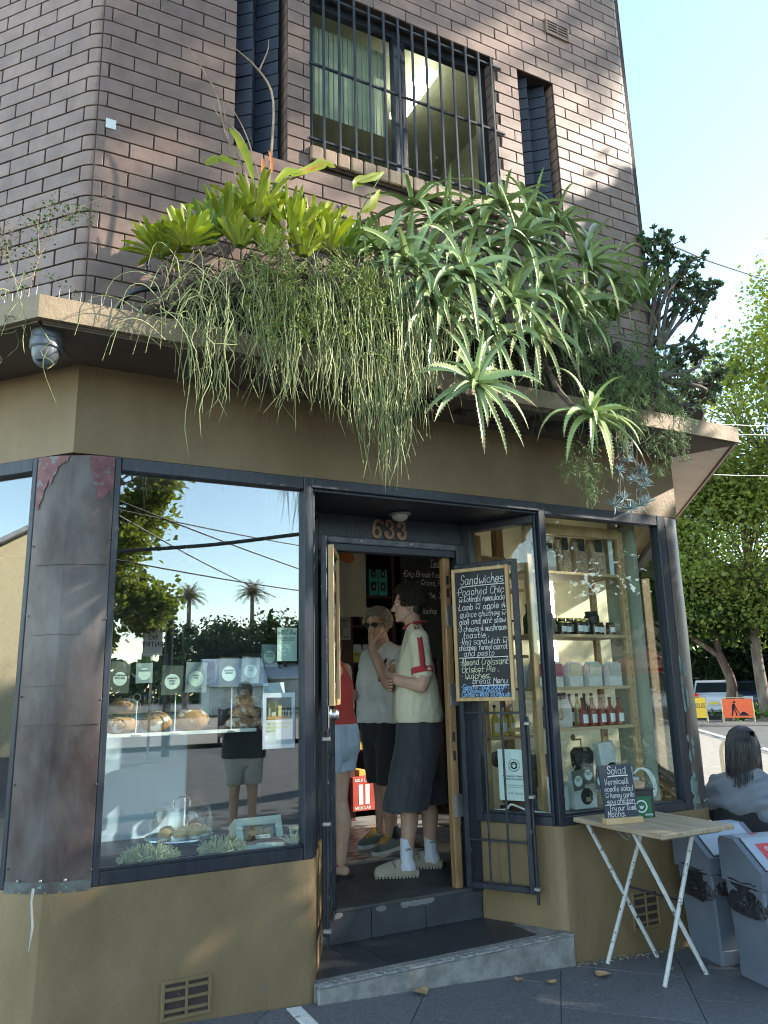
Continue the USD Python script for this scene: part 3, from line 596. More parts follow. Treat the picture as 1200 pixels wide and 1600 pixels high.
# footpath round the corner: a band 3.4 m wide beside the right street, wider in front; its kerb is a real step down to the road
KF = Frame((0, 0, 0), FR.u, FR.n)
def on_path(x, y):
    n = (x-XR)*FR.n[0]+y*FR.n[1]; m = -y; l = (x-XL)*FL.n[0]+y*FL.n[1]
    return (n < 3.6) & (m < 5.2) & (l < 3.2) & ((n > -.3) | (m > -.3) | (l > -.3))
gxx, gyy = np.arange(-16, 26, .3), np.arange(-5.35, 24, .3)
put('footpath', sheet(gxx, gyy, -.006, on_path), LK['joint'], smooth=True, kind='structure')
FP = '/World/footpath'
# bluestone pavers, laid askew to the shopfront
PF = Frame((2.9, 0.0, 0), (math.cos(math.radians(50.5)), math.sin(math.radians(50.5)), 0), (math.sin(math.radians(50.5)), -math.cos(math.radians(50.5)), 0))
def drape(m, dz):
    v, f = m.mesh(); v[:, 2] += ground_z(v[:, 0], v[:, 1])+dz; return v, f
from shapely.geometry import Polygon as _P
from shapely.ops import unary_union
foot = unary_union([_P(list(map(tuple, pl[:, :2]))+[(DL, 3), (-3, 4)]), _P(list(map(tuple, pr[:, :2]))+[(7, 4), (DR, 3)]), sbox(1.47, -.047, 2.965, 1.0)]).buffer(0.004)
others = MB(); n_p = 0
for r in range(-8, 9):
    for c in range(-14, 14):
        a = c*.62+(.31 if r % 2 else 0); n0 = r*.63
        q = [PF(A(*p, 0))[:2] for p in ((a+.0025, n0+.0025), (a+.6175, n0+.0025), (a+.6175, n0+.6275), (a+.0025, n0+.6275))]
        g = _P(q).difference(foot); cx, cy = np.mean(q, 0)
        if g.is_empty or g.area < .004 or g.geom_type != 'Polygon' or not on_path(cx, cy) or cy > 3: continue
        m = MB().prism(list(g.exterior.coords)[:-1], -.03, 0.0); mesh = drape(m, rng.uniform(-.0006, .0006))
        if -1.3 < cy < .6 and 0.3 < cx < 5.2: put('paver', mesh, LK['paver'], FP, smooth=False)
        else: others.add(*mesh)
put('pavers_out_of_view', others, LK['paver'], FP, smooth=False, kind='stuff')
# kerbs
kb = MB()
for i in range(46):
    a = -4+i*.9; q = FR(A(np.array([a, a+.89, a+.89, a]), 0, 0) if False else np.array([[a, 3.6, 0], [a+.89, 3.6, 0], [a+.89, 3.78, 0], [a, 3.78, 0]]))
    kb.add(*drape(MB().prism([tuple(p[:2]) for p in q], -.3, .004), 0))
put('kerb', kb, LK['kerb'], smooth=False, kind='structure')
kb = MB()
for i in range(36):
    x = -16+i*.62; kb.add(*drape(MB().prism([(x, -5.5), (x+.61, -5.5), (x+.61, -5.33), (x, -5.33)], -.3, .004), 0))
put('kerb', kb, LK['kerb'], smooth=False, kind='structure')
# sunny pale footpath farther along the right street
put('pale_footpath', sheet(np.arange(2.6, 42, .4), np.arange(.05, 3.61, .3), .002, None, FR), LK['pave_pale'], smooth=True, kind='structure')
# worn white tactile strip by the step, metal strip
sm = MB(); 
for i in range(12): sm.box((1.335, -.045-i*.019, 0), (1.395, -.06-i*.019, .006), .003)
sm.box((1.33, -.28, 0), (1.40, -.04, .003)); v, f = sm.mesh(); v[:, 2] += ground_z(v[:, 0], v[:, 1])+.002
put('pavement_strip', (v, f), LK['paint'], smooth=False, label='short worn white strip set in the paving by the left end of the step', cat='paving strip')
# grit along the foot of the wall
gr = MB()
for i in range(420):
    x = rng.uniform(2.95, 4.0); y = -.02-abs(rng.normal(0, .03)); s = rng.uniform(.002, .0065); t = A(x, y, ground_z(x, y)+s*.4)
    gr.add(t+s*rng.normal(0, 1, (4, 3))*A(1, 1, .5), [[0, 1, 2], [0, 2, 3], [0, 3, 1], [1, 3, 2]])
put('wall_foot_grit', gr, look('dry_debris', (.30, .22, .12), (.45, .36, .22), rough=.9, nscale=40), smooth=False, label='dry leaf crumbs and grit gathered along the foot of the wall', cat='debris', kind='stuff')
gm_ = MB()
for _ in range(60):
    x, y = rng.uniform(.6, 4.2), rng.uniform(-1.1, -.06); k_ = rng.uniform(.006, .016); gm_.lathe([(0, .0012), (k_*.8, .001), (k_, 0)], (x, y, float(ground_z(x, y))+.0012), 9)
put('gum_spots', gm_, look('old_gum', (.12, .12, .118), (.2, .2, .19), rough=.8), smooth=False, label='old trodden gum spots scattered over the paving', cat='gum', kind='stuff')
# fallen leaves
leafm = look('dry_leaf', (.40, .24, .11), (.55, .36, .19), rough=.7, nscale=20, vary=.25)
for i, (x, y, s, l) in enumerate(((1.98, -.10, .05, 'curled brown leaf lying in front of the middle of the step'), (2.53, -.13, .030, 'small dry leaf lying by the right end of the step'), (2.66, -.22, .032, 'flat dry leaf out on the paving right of the step'), (2.98, -.24, .05, 'upturned pale leaf lying left of the table legs'), (3.39, -.30, .022, 'tiny dry leaf between the front feet of the table'))):
    m = MB(); k = 9; a = np.linspace(0, 2*np.pi, k, endpoint=False); r = s*(0.6+.4*np.abs(np.cos(1.5*a))); th = rng.uniform(0, 6)
    v = np.c_[r*np.cos(a+th), r*.8*np.sin(a+th), .006+.35*r*np.abs(np.sin(a+1))]; v = np.vstack([[0, 0, .004], v]); m.add(v+A(x, y, ground_z(x, y)+.002), [[0, 1+i_, 1+(i_+1) % k] for i_ in range(k)])
    put('fallen_leaf', m, leafm, smooth=True, label=l, cat='leaf', group='fallen leaves')
# ================================================================ trees and the streets around
LK['bark'] = look('grey_brown_bark', (.08, .06, .045), (.19, .155, .12), rough=.9, nscale=5, stretch=(1, 1, .35), bump=.6, bscale=14)
LK['bark_red'] = look('reddish_brown_bark', (.05, .028, .02), (.13, .08, .055), rough=.9, nscale=5, stretch=(1, 1, .35), bump=.6, bscale=14)
LK['leaf_bright'] = look('bright_plane_leaf', (.22, .27, .06), (.39, .42, .10), rough=.5, nscale=1.1, leafy=.38, trans=(1.9, 1.9, .9), pos=(.3, .7))
LK['leaf_mid'] = look('mid_green_leaf', (.05, .10, .02), (.10, .16, .03), rough=.45, nscale=1.0, leafy=.4, trans=(1.3, 1.5, .7), pos=(.3, .7))
LK['leaf_dark'] = look('dark_green_leaf', (.025, .05, .018), (.055, .09, .025), rough=.45, nscale=1.2, leafy=.4, trans=(1.2, 1.3, .6))
def leaves(points, size, r, flat=0.3):
    """One bent, pointed leaf of four triangles at each point."""
    n = len(points); d = r.normal(size=(n, 3)); d[:, 2] = d[:, 2]*.6-.25; d /= np.linalg.norm(d, axis=1, keepdims=True)
    q = r.normal(size=(n, 3))*A(1, 1, flat)+A(0, 0, .9); s = np.cross(d, q); s /= np.linalg.norm(s, axis=1, keepdims=True)+1e-9; u = np.cross(s, d)
    L = size*r.uniform(.65, 1.35, n)[:, None]; w = .42*L
    a, b, c = points, points+d*L*.45+s*w+u*L*.12, points+d*L; e = points+d*L*.45-s*w+u*L*.12
    v = np.stack([a, b, c, e], 1).reshape(-1, 3); i = np.arange(n)[:, None]*4
    return v, np.vstack([i+[0, 1, 2], i+[0, 2, 3]])
def tree(name, label, base, h, crown, n, size, m, seed, group=None, trunk_r=.22, fork=.35, clumps=46, lean=(0, 0), holes=1.0, bark='bark', cat='tree'):
    """Tapered trunk, forking limbs to every clump of leaves; crown = list of (centre, radii) relative to the base."""
    r = np.random.default_rng(seed); base = A(*base); t = thing(name, label, cat, base, group); top = base+A(lean[0], lean[1], h*fork)
    tr = MB(); tr.tube(resample([base-A(0, 0, .3), base+A(lean[0]*.3+.1*r.normal(), lean[1]*.3+.1*r.normal(), h*fork*.5), top], 9), np.linspace(trunk_r*1.25, trunk_r*.75, 9), 9)
    P = []
    for c, rad in crown:
        c, rad = base+A(*c), A(*rad); k = max(6, int(clumps*np.prod(rad)**(1/3)/3.0)); main = c-A(0, 0, rad[2]*.25)
        tr.tube(resample([top-A(0, 0, .1), (top+main)/2+r.normal(size=3)*.25, main], 7), np.linspace(trunk_r*.7, trunk_r*.22, 7), 6)
        for _ in range(k):
            d = r.normal(size=3); d /= np.linalg.norm(d); e = c+d*rad*r.uniform(.45, 1.0)**.6
            if r.random() < .55: tr.tube(resample([main, (main+e)/2+r.normal(size=3)*.3, e], 5), np.linspace(trunk_r*.2, .012, 5), 4, cap=False)
            m_ = int(n/len(crown)/k*r.uniform(.5, 1.5)); sp = r.uniform(.09, .22)*rad.mean()
            P.append(e+r.normal(size=(m_, 3))*A(sp, sp, sp*.62))
    put('trunk', tr, LK[bark], t, smooth=50); P = np.vstack(P)
    put('crown', leaves(P, size, r), LK[m] if isinstance(m, str) else m, t, smooth=False)
    return t
gz = lambda x, y: float(ground_z(x, y))
# in view on the right, beyond the parked cars
tree('plane_tree', 'tall bright yellow-green street tree filling the right edge beyond the shop', (27.5, 17.2, gz(28, 17)), 17, [((0, 0, 6.5), (4.6, 4.6, 3.4)), ((1.0, -.8, 11.6), (4.6, 4.6, 3.8)), ((-2.4, 2.4, 9.2), (3.6, 3.6, 3.0))], 56000, .17, 'leaf_bright', 11, trunk_r=.2, fork=.30, clumps=130)
tree('plane_tree', 'taller street tree at the right border whose top stands against the sky', (29.0, 13.0, gz(29, 13)), 19, [((-.2, .4, 8.5), (3.8, 3.8, 3.6)), ((0.2, 0, 14.6), (3.4, 3.4, 4.4))], 36000, .17, 'leaf_bright', 12, trunk_r=.2, fork=.3, clumps=110)
tree('broad_tree', 'low spreading olive green tree with reddish forked trunk behind the parked cars', (26.6, 18.4, gz(26, 18)), 8, [((0, .4, 4.7), (2.9, 2.9, 1.5)), ((-1.0, 1.8, 5.4), (2.4, 2.4, 1.4))], 16000, .19, 'leaf_mid', 13, trunk_r=.2, fork=.32, bark='bark_red')
tree('broad_tree', 'dark green tree behind the shop corner with a branch poking past the copper column', (26.5, 24.5, gz(26, 24)), 12, [((0, 0, 7.2), (4.6, 4.6, 3.6)), ((1, -2, 5.2), (3.2, 3.2, 2.2)), ((-1, -1, 11.0), (3.6, 3.6, 3.0))], 36000, .22, 'leaf_mid', 14, trunk_r=.22, fork=.3)
for i, (x, y, l) in enumerate(((34, 26, 'dark tree in the far background left of the parked cars'), (40, 24, 'dark tree in the far background behind the parked cars'), (41, 18, 'dark tree in the far background at the right border'))):
    tree('background_tree', l, (x, y, gz(x, y)), 9, [((0, 0, 4.2), (4.6, 4.6, 3.6))], 9000, .36, 'leaf_dark', 20+i, group='dark trees behind the car park', trunk_r=.25, fork=.3)
# street trees between the sun and the shop (the light on the front is dappled by them)
tree('street_tree', 'street tree on the corner footpath, mirrored in the right shop window', (9.8, -4.3, gz(9.6, -4.3)), 9, [((0, 0, 4.9), (2.8, 2.8, 2.3)), ((-.6, -1.6, 4.0), (2.6, 2.6, 1.8)), ((.6, 1.7, 4.1), (2.2, 2.2, 1.6)), ((.1, 1.4, 8.0), (1.15, 1.15, .9)), ((0, -1.0, 5.9), (1.4, 1.5, .8)), ((0, -1.3, 7.0), (.7, .55, 1.1))], 29000, .14, 'leaf_mid', 31, trunk_r=.17, fork=.3, clumps=60)
tree('street_tree', 'taller street tree by the kerb, mirrored beside the shelves in the right shop window', (13.6, -8.8, gz(13, -9)), 12, [((0, 0, 6.6), (3.2, 3.2, 2.4)), ((-.3, 2.2, 14.5), (3.6, 3.4, 1.9))], 17000, .16, 'leaf_bright', 32, trunk_r=.2, fork=.35, clumps=34)
# across the road in front: mirrored in the left shop window
tree('street_tree', 'leafy street tree across the road, mirrored at the left of the big shop window', (2.2, -14.5, gz(1, -14)), 10, [((0, 0, 3.4), (1.35, 1.5, 1.7)), ((-.1, 0, 6.6), (1.45, 1.6, 2.6))], 30000, .15, 'leaf_bright', 33, trunk_r=.13, fork=.22, clumps=60)
tree('street_tree', 'big street tree with a high crown, mirrored in the barred upstairs window', (7.6, -10.2, gz(7, -10)), 15, [((-1.6, 0, 11.5), (4.2, 3.8, 2.8)), ((1.6, .4, 14.0), (3.4, 3.2, 2.6)), ((-3.6, 0, 14.2), (3.0, 3.0, 2.4))], 42000, .17, 'leaf_dark', 34, trunk_r=.24, fork=.5, clumps=60)
# ================================================================ the hanging garden on the awning
def at(px, py, Y):
    """The point of the upright plane y = Y that was measured at this spot of the photograph."""
    d = _fw*FPX+_rt*(px-600)-_up*(py-800); return CAM+d*((Y-CAM[1])/d[1])
LK['aloe'] = look('aloe_leaf', (.165, .235, .09), (.295, .38, .155), rough=.38, nscale=7, bump=.1, bscale=60, vary=.12, pos=(.3, .7))
LK['aloe_pale'] = look('pale_aloe_leaf', (.26, .35, .12), (.40, .48, .20), rough=.4, nscale=7, vary=.1)
LK['aloe_tip'] = look('withered_tip', (.26, .12, .07), (.34, .2, .1), rough=.6, nscale=20)
LK['strap'] = look('strap_leaf', (.31, .38, .05), (.48, .52, .09), rough=.42, nscale=8, vary=.22, trans=(1.5, 1.5, .8))
LK['strap_green'] = look('green_strap_leaf', (.15, .24, .055), (.25, .34, .09), rough=.42, nscale=8, vary=.15, trans=(1.4, 1.5, .8))
LK['rhip'] = look('mistletoe_cactus_stem', (.29, .33, .115), (.47, .48, .21), leafy=.3, rough=.55, nscale=14, stretch=(1, 1, 1), pos=(.3, .7))
LK['rhip_y'] = look('yellow_green_twig', (.21, .27, .05), (.33, .38, .08), leafy=.3, rough=.5, nscale=14)
LK['rhip_g'] = look('fine_green_twig', (.14, .21, .06), (.24, .32, .11), leafy=.3, rough=.5, nscale=14)
LK['thatch'] = look('dead_thatch', (.05, .035, .025), (.17, .12, .08), rough=.9, nscale=22, detail=6)
LK['humus'] = look('dark_humus', (.018, .014, .010), (.05, .038, .026), rough=.95, nscale=12, bump=.8, bscale=25)
LK['jade'] = look('jade_leaf', (.03, .06, .022), (.06, .10, .035), rough=.35, nscale=12)
LK['jade_stem'] = look('jade_stem', (.08, .065, .05), (.15, .12, .1), rough=.8, nscale=12)
LK['chalk'] = look('blue_chalkstick', (.20, .29, .30), (.33, .42, .42), rough=.6, nscale=12)
LK['twig'] = look('brown_twig', (.19, .13, .085), (.32, .24, .16), rough=.8, nscale=15)
LK['orange'] = look('orange_bract', (.55, .16, .05), (.6, .28, .08), rough=.5, nscale=10, trans=(1.2, 1, .6))
LK['yleaf'] = look('yellow_green_broad_leaf', (.24, .33, .02), (.4, .42, .04), rough=.4, nscale=9, trans=(1.5, 1.5, .6))
R = np.random.default_rng(5)
def unit(v): v = np.asarray(v, float); return v/(np.linalg.norm(v)+1e-12)
def blade(mb, pts, w, side, fold=.25, thick=.12):
    """A leaf blade along pts: w widths, side = direction across at the base, fold = depth of the gutter."""
    p = np.asarray(pts, float); k = len(p); t = np.gradient(p, axis=0); t /= np.linalg.norm(t, axis=1, keepdims=True)+1e-12
    s = np.asarray(side, float)[None]-(t@np.asarray(side, float))[:, None]*t; s /= np.linalg.norm(s, axis=1, keepdims=True)+1e-9; u = np.cross(s, t); w = np.asarray(w)[:, None]
    v = np.stack([p+s*w/2+u*w*fold, p, p-s*w/2+u*w*fold, p-u*w*thick], 1).reshape(-1, 3)
    f = [[i*4+a, (i+1)*4+a, (i+1)*4+(a+1) % 4, i*4+(a+1) % 4] for i in range(k-1) for a in range(4)]
    mb.add(v, np.array(f)[:, ::-1]); return p+s*w/2+u*w*fold, p-s*w/2+u*w*fold, s, t
def arch(c, d0, L, bend, k=13, curl=0.0, r=R):
    """A curve of length L from c along d0 that is pulled down more and more."""
    p = [A(*c)]; d = unit(d0)
    for i in range(k-1):
        p.append(p[-1]+d*L/(k-1)); t = i/(k-1); d = unit(d+A(0, 0, -bend)*(1.0/(k-1))*(0.5+t)+curl*A(*r.normal(size=3))/(k-1))
    return np.array(p)
def aloe(c, face, L, n, label, m='aloe', bend=2.2, group=None, teeth=True, spread=(18, 105), stem=None):
    c = A(*c); face = unit(face); e1 = unit(np.cross(face, A(0, 0, 1) if abs(face[2]) < .9 else A(1, 0, 0))); e2 = np.cross(face, e1)
    t = thing('aloe_plant', label, 'aloe', c, group)
    for i in range(n):
        f = i/(n-1); th = i*2.39996+R.uniform(-.2, .2); a = math.radians(ramp(spread[0], spread[1], f**.8)+R.uniform(-8, 8)); rad = e1*math.cos(th)+e2*math.sin(th)
        d0 = face*math.cos(a)+rad*math.sin(a); Li = L*ramp(.62, 1.08, min(1, f*1.6))*R.uniform(.86, 1.14)
        p = arch(c+rad*.012, d0, Li, bend*R.uniform(.7, 1.25)*ramp(.5, 1, f), 14, .35); x = np.linspace(0, 1, 14)
        w0 = .040*(L/.4)**.6*R.uniform(.85, 1.15); w = w0*np.interp(x, [0, .08, .3, .75, .95, 1], [.9, 1.0, .92, .5, .14, .03])
        side = np.cross(d0, face) if f > .1 else e1
        if np.linalg.norm(side) < 1e-3: side = e1
        mb = MB(); l, r_, s, tt = blade(mb, p, w, unit(side), .22, .2)
        if teeth:
            for edge, sg in ((l, 1), (r_, -1)):
                q = resample(edge, int(Li/.019)); ss = resample(s, len(q)); ts = resample(tt, len(q)); ww = np.interp(np.linspace(0, 1, len(q)), x, w)
                z = ww > .008; q, ss, ts = q[z], ss[z], ts[z]; nq = len(q)
                v = np.stack([q-ts*.0042, q+ts*.0042, q+ss*sg*.0085+ts*.002], 1).reshape(-1, 3); i3 = np.arange(nq)[:, None]*3; mb.add(v, np.vstack([i3+[0, 1, 2], i3+[0, 2, 1]]))
        put('leaf', mb, LK[m], t, smooth=35)
        if R.random() < .34 and f > .3: put('withered_tip', MB().tube(p[-4:], [.004, .004, .003, .001], 5), LK['aloe_tip'], t)
    if stem is not None: put('stem', MB().tube(resample([c-face*.01]+[A(*q) for q in stem], 9), .016, 6), LK['thatch'], t)
    return t
aloe(at(745, 597, -.74), (-.08, -.93, .25), .345, 24, 'big star-shaped aloe rosette hanging alone in front of the brown frieze', bend=1.5, stem=[at(760, 560, -.6), at(800, 530, -.35)], spread=(22, 112))
aloe(at(925, 650, -.70), (.12, -.75, .62), .36, 22, 'pale yellow-green aloe rosette with leaf tips curling under, right of the star-shaped one', 'aloe_pale', bend=3.6, stem=[at(880, 620, -.6), at(850, 560, -.4), at(850, 520, -.3)], spread=(20, 100))
GR = 'aloe rosettes massed on the awning'
for px, py, Y, face, L, n, b, lab in (
    (785, 322, -.24, (.15, -.35, .92), .40, 15, 2.3, 'topmost aloe rosette, its long leaves crossing the right navy brick recess'),
    (812, 374, -.46, (.02, -.75, .66), .46, 18, 2.6, 'large spreading aloe rosette just under the topmost one'),
    (916, 410, -.44, (.28, -.70, .65), .45, 17, 2.2, 'aloe rosette at the right of the mass, reaching past the corner towards the jade bush'),
    (640, 412, -.42, (-.35, -.8, .5), .42, 17, 2.4, 'aloe rosette at the left of the mass, next to the hanging green stems'),
    (645, 322, -.20, (-.2, -.35, .9), .40, 13, 2.4, 'aloe rosette below the left end of the brick window sill'),
    (700, 352, -.28, (-.1, -.55, .8), .42, 16, 2.5, 'middle aloe rosette right under the brick window sill'), (727, 428, -.52, (-.05, -.88, .45), .44, 17, 2.8, 'aloe rosette at the centre of the mass, drooping over the fascia'), (800, 468, -.52, (0, -.92, .35), .42, 16, 2.6, 'drooping aloe rosette straight above the pale yellow-green one'), (872, 352, -.22, (.2, -.45, .85), .40, 14, 2.2, 'aloe rosette in front of the bottom of the right navy recess'),
    (597, 392, -.33, (-.5, -.7, .5), .36, 13, 2.3, 'leftmost aloe rosette, wedged among the strap-leaved plants'), (855, 440, -.48, (.1, -.8, .55), .44, 16, 2.6, 'low aloe rosette at the right front of the mass'), (755, 388, -.36, (0, -.6, .8), .42, 14, 2.6, 'half-hidden aloe rosette just left of the large spreading one'), (690, 485, -.50, (-.1, -.95, .2), .40, 14, 2.4, 'low aloe rosette right above the star-shaped hanging one'),
    (890, 480, -.46, (.2, -.92, .3), .42, 14, 2.4, 'lowest right aloe rosette, above the feathery cactus'), (955, 440, -.28, (.6, -.5, .6), .38, 12, 2.0, 'aloe rosette nearest the brick corner at the right'), (765, 520, -.50, (0, -.95, .1), .38, 12, 2.6, 'downward aloe rosette between the star-shaped and the pale one'), (840, 520, -.48, (.1, -.95, .1), .36, 12, 2.4, 'downward aloe rosette over the stem of the pale one'),
    (668, 440, -.46, (-.2, -.85, .4), .40, 13, 2.6, 'front left aloe rosette overlapping the hanging cactus stems'), (830, 330, -.18, (.2, -.3, .9), .36, 12, 2.2, 'upper right aloe rosette close against the bricks')):
    aloe(at(px, py, Y), face, L*1.1, n+2, lab, bend=b*1.4, group=GR)
# dark lumpy root mass behind and below the leaves, dark also to stand for shade in the gaps
core = MB()
for i in range(34):
    x = ramp(.66, 4.02, i/33)+R.uniform(-.04, .04); h = np.interp(x, [.66, .8, 1.2, 1.9, 2.6, 3.4, 4.02], [.10, .25, .36, .36, .42, .40, .14])
    core.blob((x, -.20+R.uniform(-.05, .03), 2.99+h*.42), (.17, .16, h*.75), 2, .35, 2.2, i)
put('root_mass', core, LK['humus'], smooth=True, label='dark tangle of roots and humus under the awning plants', cat='root mass', kind='stuff')
def strands(name, label, n, xs, ztop, yout, endpx, m, rad=(.0015, .0026), jit=.02, parent=None, cat='hanging plant', seed=1, sub=None):
    """Thin stems that spill over the awning's edge and hang to the heights endpx(px) measured under them."""
    r = np.random.default_rng(seed); t = thing(name, label, cat, (np.mean(xs), -.4, 3.0)) if parent is None else parent; mb = MB()
    for i in range(n):
        x0 = r.uniform(*xs); y1 = yout-r.uniform(-.08, .10); z0 = ztop(x0)+r.uniform(-.12, .12); x1 = x0+r.normal()*.06; ze = endpx(x1, r)
        if ze > z0-.1: ze = z0-.12
        mid = z0-.05-(z0-ze)*.25
        pts = [(x0, y1+.22, z0-.05), (x0+.3*(x1-x0), y1+.08, z0+.02), (x1, y1, mid)]
        for q in np.linspace(.45, 1, 4): pts.append((x1+r.normal()*jit*q, y1+r.normal()*jit, ramp(z0, ze, q)))
        mb.tube(resample(pts, 15), np.r_[np.full(13, r.uniform(*rad)), .0018, .0006], 3, cap=False)
        if r.random() < .5:                                       # a fork low on the stem
            k = r.uniform(.4, .8); z1 = ramp(z0, ze, k); mb.tube(resample([(x1, y1, z1), (x1+r.normal()*.03, y1+r.normal()*.03, z1-.08), (x1+r.normal()*.05, y1+r.normal()*.03, z1-r.uniform(.12, .3))], 7), np.linspace(rad[0], .0007, 7), 3, cap=False)
    put('hanging_stems', mb, LK[m], t, smooth=True, kind='stuff'); return t
def ends(pairs, spread):
    xs, zs = np.array([at(px, py, -.5)[[0, 2]] for px, py in pairs]).T
    return lambda x, r: float(np.interp(x, xs, zs))+abs(r.normal())*spread
zt = lambda x: float(np.interp(x, [.7, 1.1, 1.6, 2.3], [3.10, 3.26, 3.34, 3.36]))
strands('mistletoe_cactus', 'pale knotted cactus stems hanging at the left end of the plants', 34, (.78, 1.02), zt, -.50, ends([(270, 690), (300, 735), (340, 690), (380, 560)], .16), 'rhip', seed=2, rad=(.0020, .0031))
strands('mistletoe_cactus', 'mass of thin green cactus stems over the frieze left of the doorway', 175, (1.0, 1.62), zt, -.50, ends([(360, 560), (400, 620), (460, 640), (520, 660), (560, 700)], .22), 'rhip', seed=3)
strands('mistletoe_cactus', 'longest curtain of cactus stems, its tips reaching the top of the doorway', 165, (1.55, 2.12), zt, -.52, ends([(540, 690), (575, 770), (620, 765), (660, 660), (700, 580)], .26), 'rhip', seed=4)
strands('mistletoe_cactus', 'few loose stems sprawling over the fascia at the far left of the plants', 9, (.66, .84), lambda x: 3.05, -.52, ends([(160, 560), (200, 570), (240, 600)], .15), 'rhip', seed=5, jit=.05)
strands('mistletoe_cactus', 'small tuft of stems hanging over the awning above the dome camera', 12, (-.06, .06), lambda x: 3.02, -.30, lambda x, r: 2.62+abs(r.normal())*.2, 'rhip', seed=6, jit=.03)
strands('thin_creeper', 'sparse thin stems hanging behind the aloes over the right half of the frieze', 60, (2.2, 3.5), lambda x: 3.2, -.46, ends([(680, 600), (760, 620), (850, 640), (930, 700), (1000, 720)], .22), 'rhip_g', seed=7, rad=(.0013, .0022))
def twigs(mb, c, n, L, r, up=.0, depth=3, w=.0022):
    """Short forking segments, as of a bushy mistletoe cactus."""
    def go(p, d, l, k):
        q = p+d*l; mb.tube(np.array([p, (p+q)/2+r.normal(size=3)*l*.06, q]), [w, w, w*.8], 3, cap=False)
        if k:
            for _ in range(2 if r.random() < .8 else 3): go(q, unit(d*.7+r.normal(size=3)*.55+A(0, -.05, up)), l*r.uniform(.7, .95), k-1)
    for _ in range(n): go(A(*c)+r.normal(size=3)*.03, unit(r.normal(size=3)+A(0, -.9, up)), L, depth)
r = np.random.default_rng(18); mb = MB()
for _ in range(230):
    px = r.uniform(225, 660); py = np.interp(px, [225, 300, 450, 660], [440, 425, 410, 470])+r.uniform(-5, 110); c = at(px, py, -.40-.12*r.random()); d = unit(r.normal(size=3)*A(1, .35, .7)); L = r.uniform(.12, .34)
    mb.tube(resample([c, c+d*L*.4+A(0, -.02, .02), c+d*L*.75+A(0, -.03, -.04), c+d*L*.9+A(0, -.02, -.04-L*.55)], 9), np.linspace(.0028, .001, 9), 3, cap=False)
put('looping_stems', mb, LK['rhip'], smooth=True, label='tangle of looping pale cactus stems under the strap-leaved plants', cat='hanging plant', kind='stuff')
r8 = np.random.default_rng(8); t = thing('forked_cactus', 'bushy yellow-green forked cactus between the strap-leaved plants and the hanging stems', 'cactus', (1.4, -.45, 3.2)); mb = MB()
for _ in range(85): twigs(mb, at(r8.uniform(395, 610), r8.uniform(415, 530), -.46-.08*r8.random()), 2, .045, r8, 0, 3)
put('forked_twigs', mb, LK['rhip_y'], t, smooth=True, kind='stuff')
t = thing('feathery_cactus', 'feathery drooping fine green cactus hanging over the right end of the awning', 'cactus', (3.7, -.45, 2.9)); mb = MB()
for _ in range(110):
    px = r8.uniform(900, 1062); py = r8.uniform(470, 560)+(px-900)*.35; twigs(mb, at(px, py+r8.uniform(0, 130)*(px > 930), -.46-.08*r8.random()), 2, .042, r8, -.45, 4, .0016)
put('forked_twigs', mb, LK['rhip_g'], t, smooth=True, kind='stuff')
t = thing('feathery_cactus', 'lowest strand of feathery cactus dangling right of the pale aloe', 'cactus', (3.4, -.5, 2.7)); mb = MB()
for _ in range(22):
    twigs(mb, at(r8.uniform(895, 935), r8.uniform(690, 770), -.5), 2, .035, r8, -.6, 3, .0015)
put('forked_twigs', mb, LK['rhip_g'], t, smooth=True, kind='stuff')
# strap-leaved clumps along the left half
def strapclump(px, py, Y, n, L, label, m='strap', w=.032, open_=(2, 48)):
    n = int(n*2.8); w *= .80; L *= .88
    c = at(px, py, Y); t = thing('strap_leaf_plant', label, 'plant', c)
    for i in range(n):
        f = i/(n-1); th = i*2.4+R.uniform(-.3, .3); a = math.radians(ramp(*open_, f)+R.uniform(-6, 6)); d0 = A(math.cos(th)*math.sin(a), math.sin(th)*math.sin(a)-.12, math.cos(a)); Li = L*R.uniform(.75, 1.15)
        p = arch(c+A(math.cos(th), math.sin(th), 0)*.02, d0, Li, R.uniform(.3, 1.1), 9, .3); x = np.linspace(0, 1, 9); mb = MB(); blade(mb, p, w*R.uniform(.8, 1.15)*np.interp(x, [0, .3, .7, .92, 1], [.5, .8, 1, .85, .35]), unit(np.cross(d0, A(math.cos(th), math.sin(th), 0)*.5+A(0, 0, 1))+A(1e-3, 0, 0)), .16, .03)
        put('leaf', mb, LK[m], t, smooth=50)
